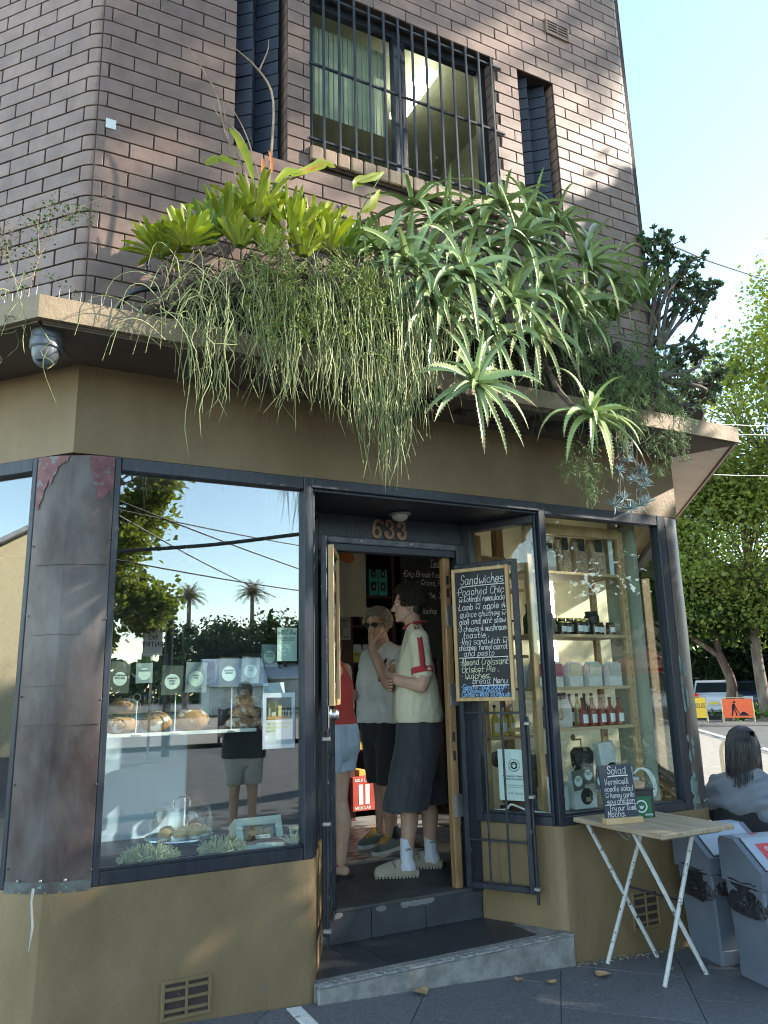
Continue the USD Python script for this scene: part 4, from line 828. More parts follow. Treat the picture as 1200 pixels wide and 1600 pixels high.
for a in ((248, 400, -.30, 15, .20, 'small strap-leaved clump at the left tip of the planting', 'strap', .030, (8, 75)), (292, 385, -.42, 14, .19, 'open pale strap-leaved rosette in front of the left tip clump', 'strap', .034, (8, 65)),
          (350, 362, -.30, 15, .24, 'upright strap-leaved clump under the lowest bricks left of the tall stems', 'strap'), (398, 345, -.34, 15, .26, 'strap-leaved clump with the tall flower stems rising from it', 'strap'),
          (420, 395, -.46, 13, .17, 'short strap-leaved tuft at the front, above the yellow-green cactus', 'strap'), (455, 372, -.36, 16, .25, 'brightest yellow-green strap-leaved clump in the sun', 'strap'),
          (492, 378, -.30, 14, .24, 'sunlit strap-leaved clump right of the brightest one', 'strap'), (535, 412, -.34, 13, .22, 'broad strap-leaved clump next to the leftmost aloe', 'strap_green', .042), (566, 398, -.22, 12, .22, 'strap-leaved clump half behind the leftmost aloe', 'strap_green', .040), (322, 380, -.36, 13, .20, 'strap-leaved clump between the left tip rosette and the upright clump', 'strap_green'), (375, 385, -.44, 12, .16, 'short sunlit tuft in front of the upright clump', 'strap'), (475, 400, -.44, 12, .17, 'short sunlit tuft in front of the brightest clump', 'strap'), (515, 392, -.40, 12, .20, 'strap-leaved clump between the sunlit ones and the leftmost aloe', 'strap'), (430, 355, -.22, 13, .24, 'strap-leaved clump at the back against the bricks', 'strap_green'), (958, 500, -.30, 14, .24, 'dull strap-leaved clump among the roots at the right end', 'strap_green', .03), (1010, 470, -.12, 12, .26, 'strap-leaved clump in front of the jade bush', 'strap_green', .028)):
    strapclump(*a)
# dead leaves under the clumps
r9 = np.random.default_rng(9); mb = MB()
for _ in range(750):
    px = r9.uniform(235, 620) if r9.random() < .6 else r9.uniform(620, 1040); py = np.interp(px, [235, 300, 400, 600, 800, 1040], [430, 420, 400, 420, 500, 560])+r9.uniform(-25, 60); c = at(px, py, -.40-.05*r9.random())
    p = arch(c, unit(r9.normal(size=3)+A(0, -.6, -.6)), r9.uniform(.06, .2), 2.0, 6, .5, r9); blade(mb, p, np.linspace(.012, .001, 6)*r9.uniform(.4, 1.2), unit(r9.normal(size=3)), .3, .02)
put('dead_leaves', mb, LK['thatch'], smooth=False, label='grey-brown dead leaves hanging between the living clumps on the awning', cat='dead leaves', kind='stuff')
# tall weathered flower stems with broad leaves
t = thing('tall_flower_stems', 'tall weathered stems with broad yellow-green leaves and orange tips above the strap leaves', 'plant', at(400, 345, -.34))
for line, r0 in (([(400, 345), (383, 270), (352, 205), (340, 150), (318, 110), (292, 70)], .005), ([(405, 345), (395, 275), (378, 215), (345, 185), (330, 160)], .004), ([(412, 340), (424, 240), (426, 150), (400, 105), (368, 76)], .006), ([(404, 112), (418, 80), (420, 62)], .003), ([(420, 335), (440, 290), (480, 268), (505, 250)], .006), ([(408, 340), (372, 290), (350, 170), (346, 150)], .003), ([(415, 330), (400, 260), (380, 200), (350, 150)], .003)):
    put('stem', MB().tube(resample([at(*q, -.36) for q in line], 16), np.linspace(r0*1.5, r0*.6, 16), 5), LK['twig'], t)
def broad(px, L, w, m, side=(1, 0, .2), Y=-.38):
    p = resample([at(*q, Y) for q in px], 9); mb = MB(); x = np.linspace(0, 1, 9); blade(mb, p, w*np.interp(x, [0, .2, .5, .85, 1], [.25, .8, 1, .6, .1])*(1+.12*np.sin(x*17)), unit(side), .12, .02); return mb
for px, w, m in (([(395, 280), (385, 245), (370, 215), (358, 200)], .05, 'yleaf'), ([(372, 260), (350, 248), (330, 250), (322, 258)], .045, 'yleaf'), ([(430, 285), (450, 268), (470, 268)], .04, 'yleaf'), ([(455, 275), (490, 262), (510, 254), (524, 262)], .055, 'yleaf'), ([(415, 300), (412, 270), (410, 245)], .03, 'orange'), ([(470, 275), (490, 260), (505, 255)], .025, 'orange'), ([(425, 270), (424, 250), (420, 235)], .02, 'orange')):
    put('broad_leaf', broad(px, 0, w, LK[m]), LK[m], t, smooth=50)
t = thing('broad_leaf_shoot', 'arching shoot with drooping broad yellow-green leaves just below the brick window sill', 'plant', at(545, 385, -.3))
put('stem', MB().tube(resample([at(*q, -.3) for q in ((545, 385), (560, 340), (580, 300), (600, 268))], 10), np.linspace(.005, .002, 10), 5), LK['rhip_g'], t)
for px, w in (([(566, 330), (580, 322), (590, 308), (594, 296)], .06), ([(552, 300), (556, 285), (575, 278), (592, 270)], .05), ([(600, 268), (585, 278), (560, 285)], .03), ([(545, 330), (530, 335), (515, 350)], .03)): put('broad_leaf', broad(px, 0, w, LK['yleaf'], (0, -.3, 1), -.31), LK['yleaf'], t, smooth=50)
# brown catkin-like dead spike
put('dead_flower_spike', MB().tube(resample([at(443, 345, -.48), at(446, 385, -.49), at(440, 432, -.5)], 14), .014+.005*np.sin(np.arange(14)*2.1), 7), LK['twig'], smooth=True, label='brown seed spike hanging in front of the brightest strap-leaved clump', cat='seed spike')
# jade bush at the right end
def jade(label, base, tips, n, seed, name='jade_bush', m='jade', ls=(.042, .024), stem=.016):
    r = np.random.default_rng(seed); t = thing(name, label, 'succulent', base); st_, lf = MB(), MB(); base = A(*base)
    for tp in tips:
        mid = (base+tp)/2+r.normal(size=3)*.05+A(0, 0, .02); st_.tube(resample([base, mid, tp], 8), np.linspace(stem, stem*.45, 8), 6)
        for _ in range(n):
            e = tp+r.normal(size=3)*A(.05, .05, .042); st_.tube(np.array([tp-(e-tp)*.4, e]), [stem*.4, stem*.25], 4, cap=False); d = unit(e-tp+A(0, 0, .03))
            for _ in range(13):
                q = unit(d*.8+r.normal(size=3)*.7+A(0, 0, .25)); L = ls[0]*r.uniform(.7, 1.2); s = unit(np.cross(q, r.normal(size=3))); u = np.cross(q, s); w = ls[1]*r.uniform(.8, 1.2)
                v = [e, e+q*L*.55+s*w*.5, e+q*L, e+q*L*.55-s*w*.5, e+q*L*.55+u*w*.3, e+q*L*.55-u*w*.3]; lf.add(v, [[0, 1, 4], [1, 2, 4], [2, 3, 4], [3, 0, 4], [1, 0, 5], [2, 1, 5], [3, 2, 5], [0, 3, 5]])
    put('stems', st_, LK['jade_stem'], t, smooth=True); put('leaf_clusters', lf, LK[m], t, smooth=False, kind='stuff')
jade('dark jade bush standing against the brick corner at the right', at(1015, 520, .02), [at(*q, y) for q, y in (((1000, 385), .05), ((1022, 378), 0), ((1045, 385), .02), ((1030, 410), -.05), ((1005, 415), .05), ((1050, 400), .05))], 14, 3)
jade('dark jade bush leaning out over the awning end against the sky', at(1030, 545, -.05), [at(*q, y) for q, y in (((1078, 410), 0), ((1066, 430), -.05), ((1090, 440), .02), ((1075, 455), 0), ((1098, 465), .05), ((1060, 470), -.05), ((1085, 485), 0), ((1110, 455), .05), ((1055, 445), .05))], 13, 4)
jade('low dark jade bush drooping over the end of the awning', at(1030, 590, -.15), [at(*q, y) for q, y in (((1080, 545), -.1), ((1100, 555), -.05), ((1110, 600), -.08), ((1085, 600), -.15), ((1060, 575), -.15), ((1120, 585), -.05), ((1095, 620), -.1), ((1065, 610), -.15), ((1040, 560), -.1))], 12, 5)
jade('grey-leaved dry jade twigs between the two dark jade bushes', at(1015, 540, .0), [at(*q, .05) for q in ((1035, 440), (1048, 450), (1030, 465), (1060, 440))], 3, 6, ls=(.034, .024), m='chalk')
# blue chalksticks dangling over the right window
for lab, pts, seed in (('blue-grey chalkstick succulent dangling in front of the frame above the right shop window', [(960, 790), (985, 795), (1000, 790), (1010, 785), (975, 780)], 1), ('upper tangle of blue-grey chalksticks on brown stems below the feathery cactus', [(980, 720), (1000, 735), (990, 750), (1005, 760), (965, 735), (975, 700), (1008, 745)], 2)):
    r = np.random.default_rng(seed); t = thing('chalkstick_succulent', lab, 'succulent', at(985, 690, -.5)); st_, lf = MB(), MB()
    for q in pts:
        tp = at(q[0], q[1], -.50+r.uniform(-.03, .03)); st_.tube(resample([at(975+r.uniform(-15, 15), 640, -.48), at(970+r.uniform(-10, 25), 690, -.5), tp+A(r.uniform(-.04, .04), 0, .04), tp], 9), .0035, 5)
        for _ in range(26):
            d = unit(r.normal(size=3)*A(1, 1, .7)+A(0, -.2, .5)); lf.tube(np.array([tp+d*.006, tp+d*.028, tp+d*r.uniform(.045, .065)]), [.0022, .0030, .0006], 4, cap=False)
    put('stems', st_, LK['jade_stem'], t, smooth=True); put('leaf_clusters', lf, LK['chalk'], t, smooth=True, kind='stuff')
# weed at the left corner of the awning
r = np.random.default_rng(12); t = thing('seedling_weed', 'spindly branching weed growing on the awning against the left brick face', 'weed', at(45, 465, -.25)); st_, lf = MB(), MB()
for line in ([(45, 462), (62, 400), (95, 350), (130, 322), (165, 308)], [(62, 400), (60, 340), (85, 315)], [(95, 350), (110, 330), (108, 318)], [(45, 462), (20, 430), (5, 380), (-20, 360)], [(62, 405), (40, 385), (20, 395)], [(75, 375), (50, 350), (30, 352)], [(30, 440), (70, 430), (130, 470)], [(80, 365), (75, 335), (88, 310)], [(100, 345), (130, 335), (140, 340)], [(0, 400), (-10, 380), (-5, 350)], [(5, 410), (12, 385), (8, 365)]):
    p = resample([at(*q, -.22+r.uniform(-.04, .04)) for q in line], 10); st_.tube(p, np.linspace(.0028, .0010, 10), 4)
    for q in p[2:]:
        for _ in range(5): lf.add(*leaves((q+r.normal(size=3)*.022)[None], .013, r))
for _ in range(14): twigs(st_, at(r.uniform(-10, 25), r.uniform(370, 400), -.24), 1, .03, r, .2, 3, .0008)
put('stems', st_, LK['twig'], t, smooth=True); put('small_leaves', lf, LK['leaf_mid'], t, smooth=False, kind='stuff')
put('garden_hose', MB().tube(resample([at(185, 480, -.18), at(200, 462, -.25), at(225, 452, -.3), at(262, 452, -.28)], 14), .012, 8), look('black_hose', (.012, .016, .022), rough=.4), smooth=True, label='short loop of black hose lying at the left end of the awning plants', cat='hose')
# ================================================================ hand lettering
GLY = {'a': '45361604123244 464352', 'b': '0902 04163644321203', 'c': '45361604123243', 'd': '45361604123244 494352', 'e': '0444361604123243', 'f': '48392822 0636', 'g': '45361604123244 46413010', 'h': '0902 04163642', 'i': '060312 0708', 'j': '161100 1718', 'k': '0902 360432',
       'l': '090312', 'm': '0602 05162522 25364542', 'n': '0602 04163642', 'o': '16041232443616', 'p': '0600 04163644321203', 'q': '45361604123244 464051', 'r': '0602 041636', 's': '4616051434433202', 't': '19132232 0636', 'u': '0603123243 464352', 'v': '062246', 'w': '0612345266', 'x': '0642 4602', 'y': '06041344 46413010', 'z': '06460242',
       'A': '022942 1535', 'B': '02093948473606 3645433202', 'C': '4839190704123243', 'D': '02092947443202', 'E': '49090242 0636', 'F': '490902 0636', 'G': '483919070412324424', 'H': '0902 4942 0646', 'I': '0949 2922 0242', 'K': '0902 490642', 'L': '090242', 'M': '0209254942', 'N': '02094249', 'O': '190704123244473919', 'P': '020939473505',
       'Q': '190704123244473919 2441', 'R': '020939473505 2542', 'S': '48391907163544321203', 'T': '0949 2922', 'U': '090412324449', 'V': '092249', 'W': '0912253249', 'Y': '092649 2622', 'X': '0942 4902', '3': '081939473626 364543321203', '6': '4839190503123243341505', '&': '0206164244 2942', '.': '0203', ',': '1200', "'": '1917', '~': '0612345266 0868', '-': '0535', '*': '0515', ' ': ''}
def glyph(ch):
    out = []
    for s in GLY.get(ch, GLY['x']).split(' '):
        s = s if len(s) % 2 == 0 else s[:-1]
        if len(s) >= 2: out.append([(int(s[i]), int(s[i+1])) for i in range(0, len(s), 2)])
    return out
# a stray blank inside a glyph above only lifts the chalk, as a hand does
def write(text, x, z, h, r, slant=.18, thick=.0042, wob=.35):
    """Chalk strokes for one line: list of 2-D point lists; h = height of the capitals."""
    s = h/7.0; out = []; cx = x
    for ch in text:
        if ch == ' ': cx += 3.0*s; continue
        g = glyph(ch); wd = max([p[0] for st in g for p in st]+[1])
        for st in g:
            p = np.array(st, float)+r.normal(size=(len(st), 2))*wob*.45; p[:, 1] -= 2; q = np.c_[cx+s*(p[:, 0]*.86+p[:, 1]*slant), z+s*p[:, 1]+r.normal()*.0006]
            if len(q) == 1: q = np.vstack([q, q+s*.5])
            out.append(resample(q, 3*len(q)) if len(q) > 2 else q)
        cx += (wd*.86+1.25)*s
    return out, cx
def chalk(mb, strokes, fr, n, thick, squeeze=1.0, x0=0):
    base_t = thick
    for p in strokes:
        thick = base_t*(.72+.55*((p[0][0]*7919+p[0][1]*104729) % 1.0)); p = p.copy(); p[:, 0] = x0+(p[:, 0]-x0)*squeeze; t = np.gradient(p, axis=0); t /= np.linalg.norm(t, axis=1, keepdims=True)+1e-9; q = np.stack([-t[:, 1], t[:, 0]], 1)*thick/2
        e = np.r_[p[0]-t[0]*thick*.4, p[-1]+t[-1]*thick*.4]; p[0], p[-1] = e[:2], e[2:]; k = len(p); l, r_ = p+q, p-q
        v = fr(np.vstack([np.c_[l[:, 0], np.full(k, n), l[:, 1]], np.c_[r_[:, 0], np.full(k, n), r_[:, 1]]])); mb.add(v, [[i, k+i, k+i+1, i+1] for i in range(k-1)])
LK['chalk_w'] = look('white_chalk', (.66, .65, .62), (.78, .77, .74), rough=.9, nscale=90)
LK['chalk_b'] = look('blue_chalk', (.25, .48, .78), (.36, .58, .84), rough=.9, nscale=90)
LK['chalk_p'] = look('pink_chalk', (.62, .5, .6), (.72, .62, .7), rough=.9, nscale=90)
LK['chalk_y'] = look('yellow_chalk', (.66, .66, .45), (.74, .74, .55), rough=.9, nscale=90)
LK['slate'] = look('black_chalkboard', (.012, .013, .015), (.03, .031, .034), rough=.55, nscale=6, detail=8)
LK['slate_blue'] = look('blue_black_chalkboard', (.02, .028, .045), (.035, .045, .068), rough=.5, nscale=6, detail=8)
def board(t, fr, w, h, lines, seed, slate='slate', rim=.02, timber='timber', d=.022, thick=.0037):
    """Framed chalkboard with its lower left corner at the frame's origin; lines: (text, x, z, height, chalk, underline)."""
    r = np.random.default_rng(seed); put('board', MB().box((rim, .004, rim), (w-rim, .014, h-rim), 0, fr), LK[slate], t, smooth=False)
    if rim > .004:
        for a, b in (((0, 0, 0), (rim, d, h)), ((w-rim, 0, 0), (w, d, h)), ((rim, 0, 0), (w-rim, d-.001, rim)), ((rim, 0, h-rim), (w-rim, d-.001, h))): put('frame_rail', MB().box(a, b, .002, fr), LK[timber], t, smooth=False)
    for tx, x, z, hh, c, under in lines:
        mb = MB(); st, end = write(tx, x, z, hh, r, thick=thick); sq = min(1.0, (w-rim-.008-x)/(end-x)) if end > x else 1.0; chalk(mb, st, fr, .0155, thick*(hh/.045)**.5, sq, x)
        if under: chalk(mb, [np.array([[x, z-.014], [x+(end-x)*sq*.5, z-.011], [x+(end-x)*sq, z-.012]])], fr, .0157, .006)
        put('chalk_line', mb, LK[c], t, smooth=False, kind=None)
# ================================================================ door gates and the boards on them
def gate(label, hinge, free, z0, z1, nb, rails, lock_side):
    h, f = A(*hinge, 0), A(*free, 0); u = f-h; W = np.linalg.norm(u); u /= W; n = A(u[1], -u[0], 0)
    if n[1] > 0: n = -n
    fr = Frame((*hinge, 0), u, n); t = put('security_gate', frame_bars(MB(), fr, 0, W, z0, z1, (-.016, .016), (.03, .034, .034, .034)), LK['iron'], B, smooth=False)
    for i in range(nb):
        x = ramp(.03, W-.034, (i+1)/(nb+1)); put('gate_bar', MB().tube(fr(np.array([[x, 0, z0+.03], [x, 0, z1-.03]])), .0065, 6), LK['iron'], t, smooth=50)
    for z in rails: put('gate_rail', MB().box((.03, -.005, z), (W-.034, .007, z+.012), .002, fr), LK['iron'], t, smooth=False)
    put('drop_bolt', MB().tube(fr(np.array([[W+.012, .012, z0-.05], [W+.012, .012, z0+.95]])), .009, 8), LK['iron'], t, smooth=50)
    for z in (z0+.02, z0+.5, z0+.9): put('bolt_guide', MB().box((W-.005, -.012, z), (W+.028, .030, z+.02), .004, fr), LK['zinc'], t, smooth=False)
    return fr, W, t
GRF, GRW, GRT = gate('right', (2.61, .43), (2.835, .085), .225, 2.10, 2, (.48, 1.19, 1.72), 1)
GLF, GLW, GLT = gate('left', (1.765, .43), (1.575, .085), .20, 2.16, 2, (.45, 1.0, 1.6), 1)
put('lock_plate', MB().box((GLW-.03, .017, 1.16), (GLW+.004, .021, 1.27), .002, GLF), LK['zinc'], GLT, smooth=False)
put('lock_knob', MB().lathe([(0, .05), (.022, .048), (.03, .035), (.028, .012), (.034, .006), (.034, 0)], (0, 0, 0), 18, Frame(GLF(A(GLW-.075, .018, 1.225)), GLF.u, (0, 0, 1), GLF.n)), look('brushed_steel', (.5, .5, .5), (.6, .6, .6), rough=.3, metal=1.0), GLT)
# door leaf edge on the right with its hinges and mortices, worn timber
put('door_edge', MB().box((2.555, .47, .21), (2.605, .52, 2.15), .004), LK['timber_old'], B, smooth=False); DE = '/World/corner_building/door_edge'
put('door_leaf', MB().bar((2.615, .525, 1.18), (3.02, 1.16, 1.18), 1.92, .03, (1, 0, 0)), LK['maroon'], B, smooth=False)
for z in (1.72, 1.24, .60): put('hinge_leaf', MB().box((2.563, .464, z), (2.625, .4695, z+.13), .001), LK['zinc'], DE, smooth=False)
for z in (1.98, 1.90, 1.03, .92): put('mortice', MB().box((2.572, .466, z), (2.588, .4698, z+.055), 0), LK['black'], DE, smooth=False)
t = thing('menu_chalkboard', 'tall timber-framed chalkboard headed Sandwiches, hung on the right iron gate', 'chalkboard', GRF(A(.0, .02, 1.28)))
y = .80
SB = Frame(GRF(A(-.005, .019, 1.265)), GRF.u, GRF.n)
board(t, SB, .375, .80, [('Sandwiches', .06, .70, .055, 'chalk_w', True), ('*Poached Chic', .03, .635, .042, 'chalk_w', 0), ('~ Kohlrabi remoulade', .045, .592, .036, 'chalk_w', 0), ('*Lamb ~ apple &', .03, .543, .038, 'chalk_w', 0), ('quince chutney ~', .045, .500, .036, 'chalk_w', 0), ('aioli and mint slaw', .04, .457, .036, 'chalk_w', 0), ('*3 cheese & mushroom', .03, .412, .036, 'chalk_w', 0), ('toastie .', .06, .372, .036, 'chalk_w', 0), ('*Veg sandwich ~', .04, .335, .036, 'chalk_w', 0), ('chickpea fennel carrot', .03, .300, .033, 'chalk_w', 0), ('and pesto', .06, .265, .034, 'chalk_w', 0),
    ('*Almond Croissant', .035, .212, .038, 'chalk_y', 0), ('*Brisket Pie .', .035, .170, .036, 'chalk_y', 0), ('* Quiches', .035, .132, .036, 'chalk_y', 0), ('Bread Menu', .11, .102, .034, 'chalk_w', True), ('*Seedy Sourdough .', .035, .070, .030, 'chalk_b', 0), ('*Wholemeal Bread .', .035, .048, .026, 'chalk_b', 0), ('*Cornbury White Sourdough', .03, .026, .028, 'chalk_b', 0)], 41, rim=.022)
put('chalk_rule', MB().box((.03, .015, .252), (.345, .0158, .257), 0, SB), LK['chalk_w'], t, smooth=False)
t = thing('menu_chalkboard', 'timber-framed chalkboard seen almost edge-on on the left iron gate', 'chalkboard', GLF(A(.0, .02, 1.28)))
SBL = Frame(GLF(A(GLW-.02, .020, 1.27)), -GLF.u, GLF.n)
board(t, SBL, .37, .84, [('Chicken', .04, .73, .07, 'chalk_w', 0), ('Special', .05, .62, .06, 'chalk_w', 0), ('Tuna', .04, .50, .07, 'chalk_p', 0), ("Dip's", .04, .42, .06, 'chalk_p', 0), ('Juices', .04, .30, .05, 'chalk_y', 0), ('Beer', .05, .22, .05, 'chalk_b', 0), ('Soup', .05, .15, .045, 'chalk_w', 0), ('to go', .1, .09, .04, 'chalk_w', 0)], 42, rim=.03, d=.03, thick=.006)
# ================================================================ printed notices
def words(fr, text, x, z, h, n=.002, bold=False, centre=False, width=None):
    t = meshkit.text_mesh(text, h, .0006, bold); v = np.array(t.vertices); w = v[:, 0].max()
    s = 1.0 if width is None else width/w
    v[:, 0] *= s; w *= s
    return fr(np.c_[x+v[:, 0]-(w/2 if centre else 0), n+v[:, 2], z+v[:, 1]]), (np.array(t.faces)[:, ::-1] if np.dot(np.cross(fr.u, fr.n), fr.z) > 0 else np.array(t.faces))
LK['ink'] = look('black_ink', (.02, .02, .022), rough=.7)
LK['paper'] = look('white_paper', (.66, .70, .68), (.72, .75, .73), rough=.8, nscale=6)
LK['mint'] = look('pale_green_paper', (.50, .62, .56), (.56, .68, .62), rough=.75, nscale=6)
def notice(name, label, cat, fr, w, h, m, texts, th=.0012):
    t = thing(name, label, cat, fr(A(0, 0, 0))); put('sheet', MB().box((0, 0, 0), (w, th, h), 0, fr), LK[m] if isinstance(m, str) else m, t, smooth=False)
    for tx, x, z, hh, mm, bold in texts: put('print', words(fr, tx, x, z, hh, th+.0002, bold, True), LK[mm] if isinstance(mm, str) else mm, t, smooth=False)
    return t
# pets notice on the splay window
PN = Frame(FSR(A(.165, -.028, .70)), FSR.u*1.0, FSR.n); PN = Frame(FSR(A(.35, .002, .70)), -FSR.u, FSR.n)
t = notice('pet_notice', 'pale paper notice with a round paw emblem behind the gate bars in the splayed window', 'notice', PN, .20, .285, 'mint', [('PETS ARE NOT PERMITTED', .10, .130, .0085, 'ink', True), ('INSIDE THIS PREMISES', .10, .114, .0085, 'ink', True), ('THANK YOU FOR UNDERSTANDING AND HELPING', .10, .083, .0042, 'ink', False), ('US KEEP OUR PREMISES TIDY', .10, .072, .0042, 'ink', False)])
mb = MB()
def disc(mb, fr, x, z, r, n=.0016, k=20, rin=0.0, sz=1.0):
    a = np.linspace(0, 2*np.pi, k, endpoint=False); o = np.c_[x+r*np.cos(a), np.full(k, n), z+r*sz*np.sin(a)]
    if rin: i = np.c_[x+rin*np.cos(a), np.full(k, n), z+rin*sz*np.sin(a)]; mb.add(fr(np.vstack([o, i])), [[q, (q+1) % k, k+(q+1) % k, k+q] for q in range(k)])
    else: mb.add(fr(np.vstack([[[x, n, z]], o])), [[0, 1+q, 1+(q+1) % k] for q in range(k)])
    return mb
disc(mb, PN, .10, .195, .036, .0016, 28, .0335); disc(mb, PN, .10, .195, .022, .0016)
put('emblem_ring', mb, LK['ink'], t, smooth=False)
mb = MB(); disc(mb, PN, .10, .190, .0085, .0021)
for dx, dz in ((-.011, .003), (-.004, .0105), (.0045, .0105), (.011, .003)): disc(mb, PN, .10+dx, .193+dz, .0034, .0021, 10)
put('paw', mb, LK['mint'], t, smooth=False)
for i, ch in enumerate('NO PETS'):
    a = math.radians(155-i*22)
    if ch != ' ': put('print', words(Frame(PN(A(.10+.0275*math.cos(a), 0, .195+.0275*math.sin(a))), PN.u*math.sin(a)-PN.z*math.cos(a), PN.n, PN.u*math.cos(a)+PN.z*math.sin(a)), ch, -.003, -.003, .006, .0014, True), LK['ink'], t, smooth=False)
for i, ch in enumerate('ALLOWED'):
    a = math.radians(205+i*22); put('print', words(Frame(PN(A(.10+.030*math.cos(a), 0, .195+.030*math.sin(a))), PN.u*-math.sin(a)+PN.z*math.cos(a), PN.n, -PN.u*math.cos(a)-PN.z*math.sin(a)), ch, -.003, -.003, .006, .0014, True), LK['ink'], t, smooth=False)
mb = MB(); st, e = write('with thanks', .055, .035, .014, np.random.default_rng(3)); chalk(mb, st, PN, .0016, .0012); put('print', mb, LK['ink'], t, smooth=False)
# upright poster in the left window
PO = Frame((1.235, .046, 1.08), (1, 0, 0), (0, -1, 0))
t = notice('poster', 'white poster picturing bottles on a bench, in the left shop window', 'poster', PO, .165, .262, look('lilac_white_paper', (.62, .63, .74), (.68, .69, .78), rough=.8), [])
put('picture', MB().box((.018, .0013, .135), (.147, .0017, .240), 0, PO), look('dark_picture', (.012, .012, .02), (.05, .04, .045), rough=.6, nscale=25), t, smooth=False)
mb = MB(); mb.box((.02, .0018, .137), (.145, .0021, .15), 0, PO); put('pictured_bench', mb, look('printed_orange', (.5, .2, .07), rough=.6), t, smooth=False)
for i, (x, w, h, c) in enumerate(((.03, .008, .04, 'a'), (.045, .02, .02, 'b'), (.078, .018, .05, 'c'), (.10, .008, .03, 'b'), (.115, .007, .035, 'a'), (.128, .010, .025, 'b'))): put('pictured_bottle', MB().box((x, .0018, .151), (x+w, .0021, .151+h), 0, PO), look('printed_'+'abc'['abc'.index(c)]+str(i), *{'a': [(.3, .3, .33)], 'b': [(.5, .47, .4)], 'c': [(.6, .5, .16)]}[c], rough=.6), t, smooth=False)
yel = look('yellow_print', (.62, .6, .22), rough=.7)
for i, tx in enumerate(('TRAY & COFFEE SET', 'AVAILABLE NOW', 'INSIDE')): put('print', words(PO, tx, .018, .112-i*.017, .010, .0016, True), yel, t, smooth=False)
LABELZ = []
# ================================================================ left shop window: cake dome, muffin box, loaves, tags, coffee bags
LK['chrome'] = look('polished_steel', (.6, .6, .6), (.7, .7, .7), rough=.18, metal=1.0)
LK['clear'] = glass('clear_dome', .12, (.96, .98, .98))
LK['wood_dark'] = look('dark_bench_wood', (.045, .025, .015), (.11, .065, .04), rough=.4, nscale=3, stretch=(.6, 8, 8), detail=6)
LK['muffin'] = look('muffin_crust', (.55, .36, .15), (.68, .50, .26), rough=.8, nscale=30, bump=.4, bscale=60, spots=((.10, .03, .05), 24, .70))
LK['bread'] = look('bread_crust', (.30, .15, .06), (.46, .26, .12), rough=.7, nscale=16, bump=.4, bscale=40, spots=((.74, .70, .62), 15, .56))
LK['ply'] = look('pale_shelf_wood', (.46, .31, .15), (.58, .42, .23), rough=.55, nscale=3, stretch=(1, 8, 8), detail=6)
LK['moss'] = look('pale_lichen', (.40, .42, .22), (.60, .60, .40), rough=.9, nscale=40)
LK['blue_panel'] = look('blue_white_panel', (.62, .74, .88), (.68, .80, .92), rough=.35, nscale=2)
put('window_bench', MB().box((.47, .16, .585), (1.50, .53, .66), .008), LK['wood_dark'], B, smooth=False)
put('display_fridge', MB().box((.44, .55, .20), (1.00, 1.0, 1.24), .012), LK['blue_panel'], smooth=False, label='pale blue-white fridge cabinet standing behind the left window bench', cat='fridge')
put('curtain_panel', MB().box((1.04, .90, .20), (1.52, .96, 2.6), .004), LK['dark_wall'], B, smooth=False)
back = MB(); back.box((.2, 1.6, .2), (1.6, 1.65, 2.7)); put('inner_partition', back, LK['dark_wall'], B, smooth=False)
# cake dome
cd = A(.915, .28, .662); t = thing('cake_dome', 'round steel cake tray with a clear dome and handle, muffins inside', 'cake dome', cd)
put('tray', MB().lathe([(0, 0), (.05, 0), (.055, .012), (.155, .018), (.168, .026), (.166, .032), (.150, .024), (0, .022)], cd, 40), LK['chrome'], t)
put('dome', MB().lathe([(.148, .026), (.146, .10), (.134, .155), (.118, .168), (.0, .172)], cd, 40), LK['clear'], t)
put('dome_rim', MB().lathe([(.150, .024), (.152, .030), (.146, .031)], cd, 40), LK['clear'], t)
put('handle', MB().tube(resample([cd+A(-.04, 0, .170), cd+A(-.035, 0, .195), cd+A(0, 0, .205), cd+A(.035, 0, .195), cd+A(.04, 0, .170)], 14), .0045, 6), LK['chrome'], t)
def muffin(c, s, parent=None, lab=None, seed=0):
    m = MB().lathe([(0, 0), (s*.62, 0), (s*.80, s*.62), (s*.97, s*.80)], c, 16); cap = MB().blob(A(*c)+A(0, 0, s*.80), (s*1.02, s*1.02, s*.62), 2, .10, 3, seed)
    x = thing('muffin', lab, 'muffin', c, 'muffins in the left window'); put('paper_case', m, LK['paper'], x); put('crust', cap, LK['muffin'], x)
for i, (dx, dy) in enumerate(((-.085, -.05), (-.025, -.088), (.045, -.085), (.10, -.04), (-.06, .03), (.015, -.01), (.075, .045))): muffin(cd+A(dx, dy, .026), .034, None, 'small muffin with a dark split top under the clear cake dome', i)
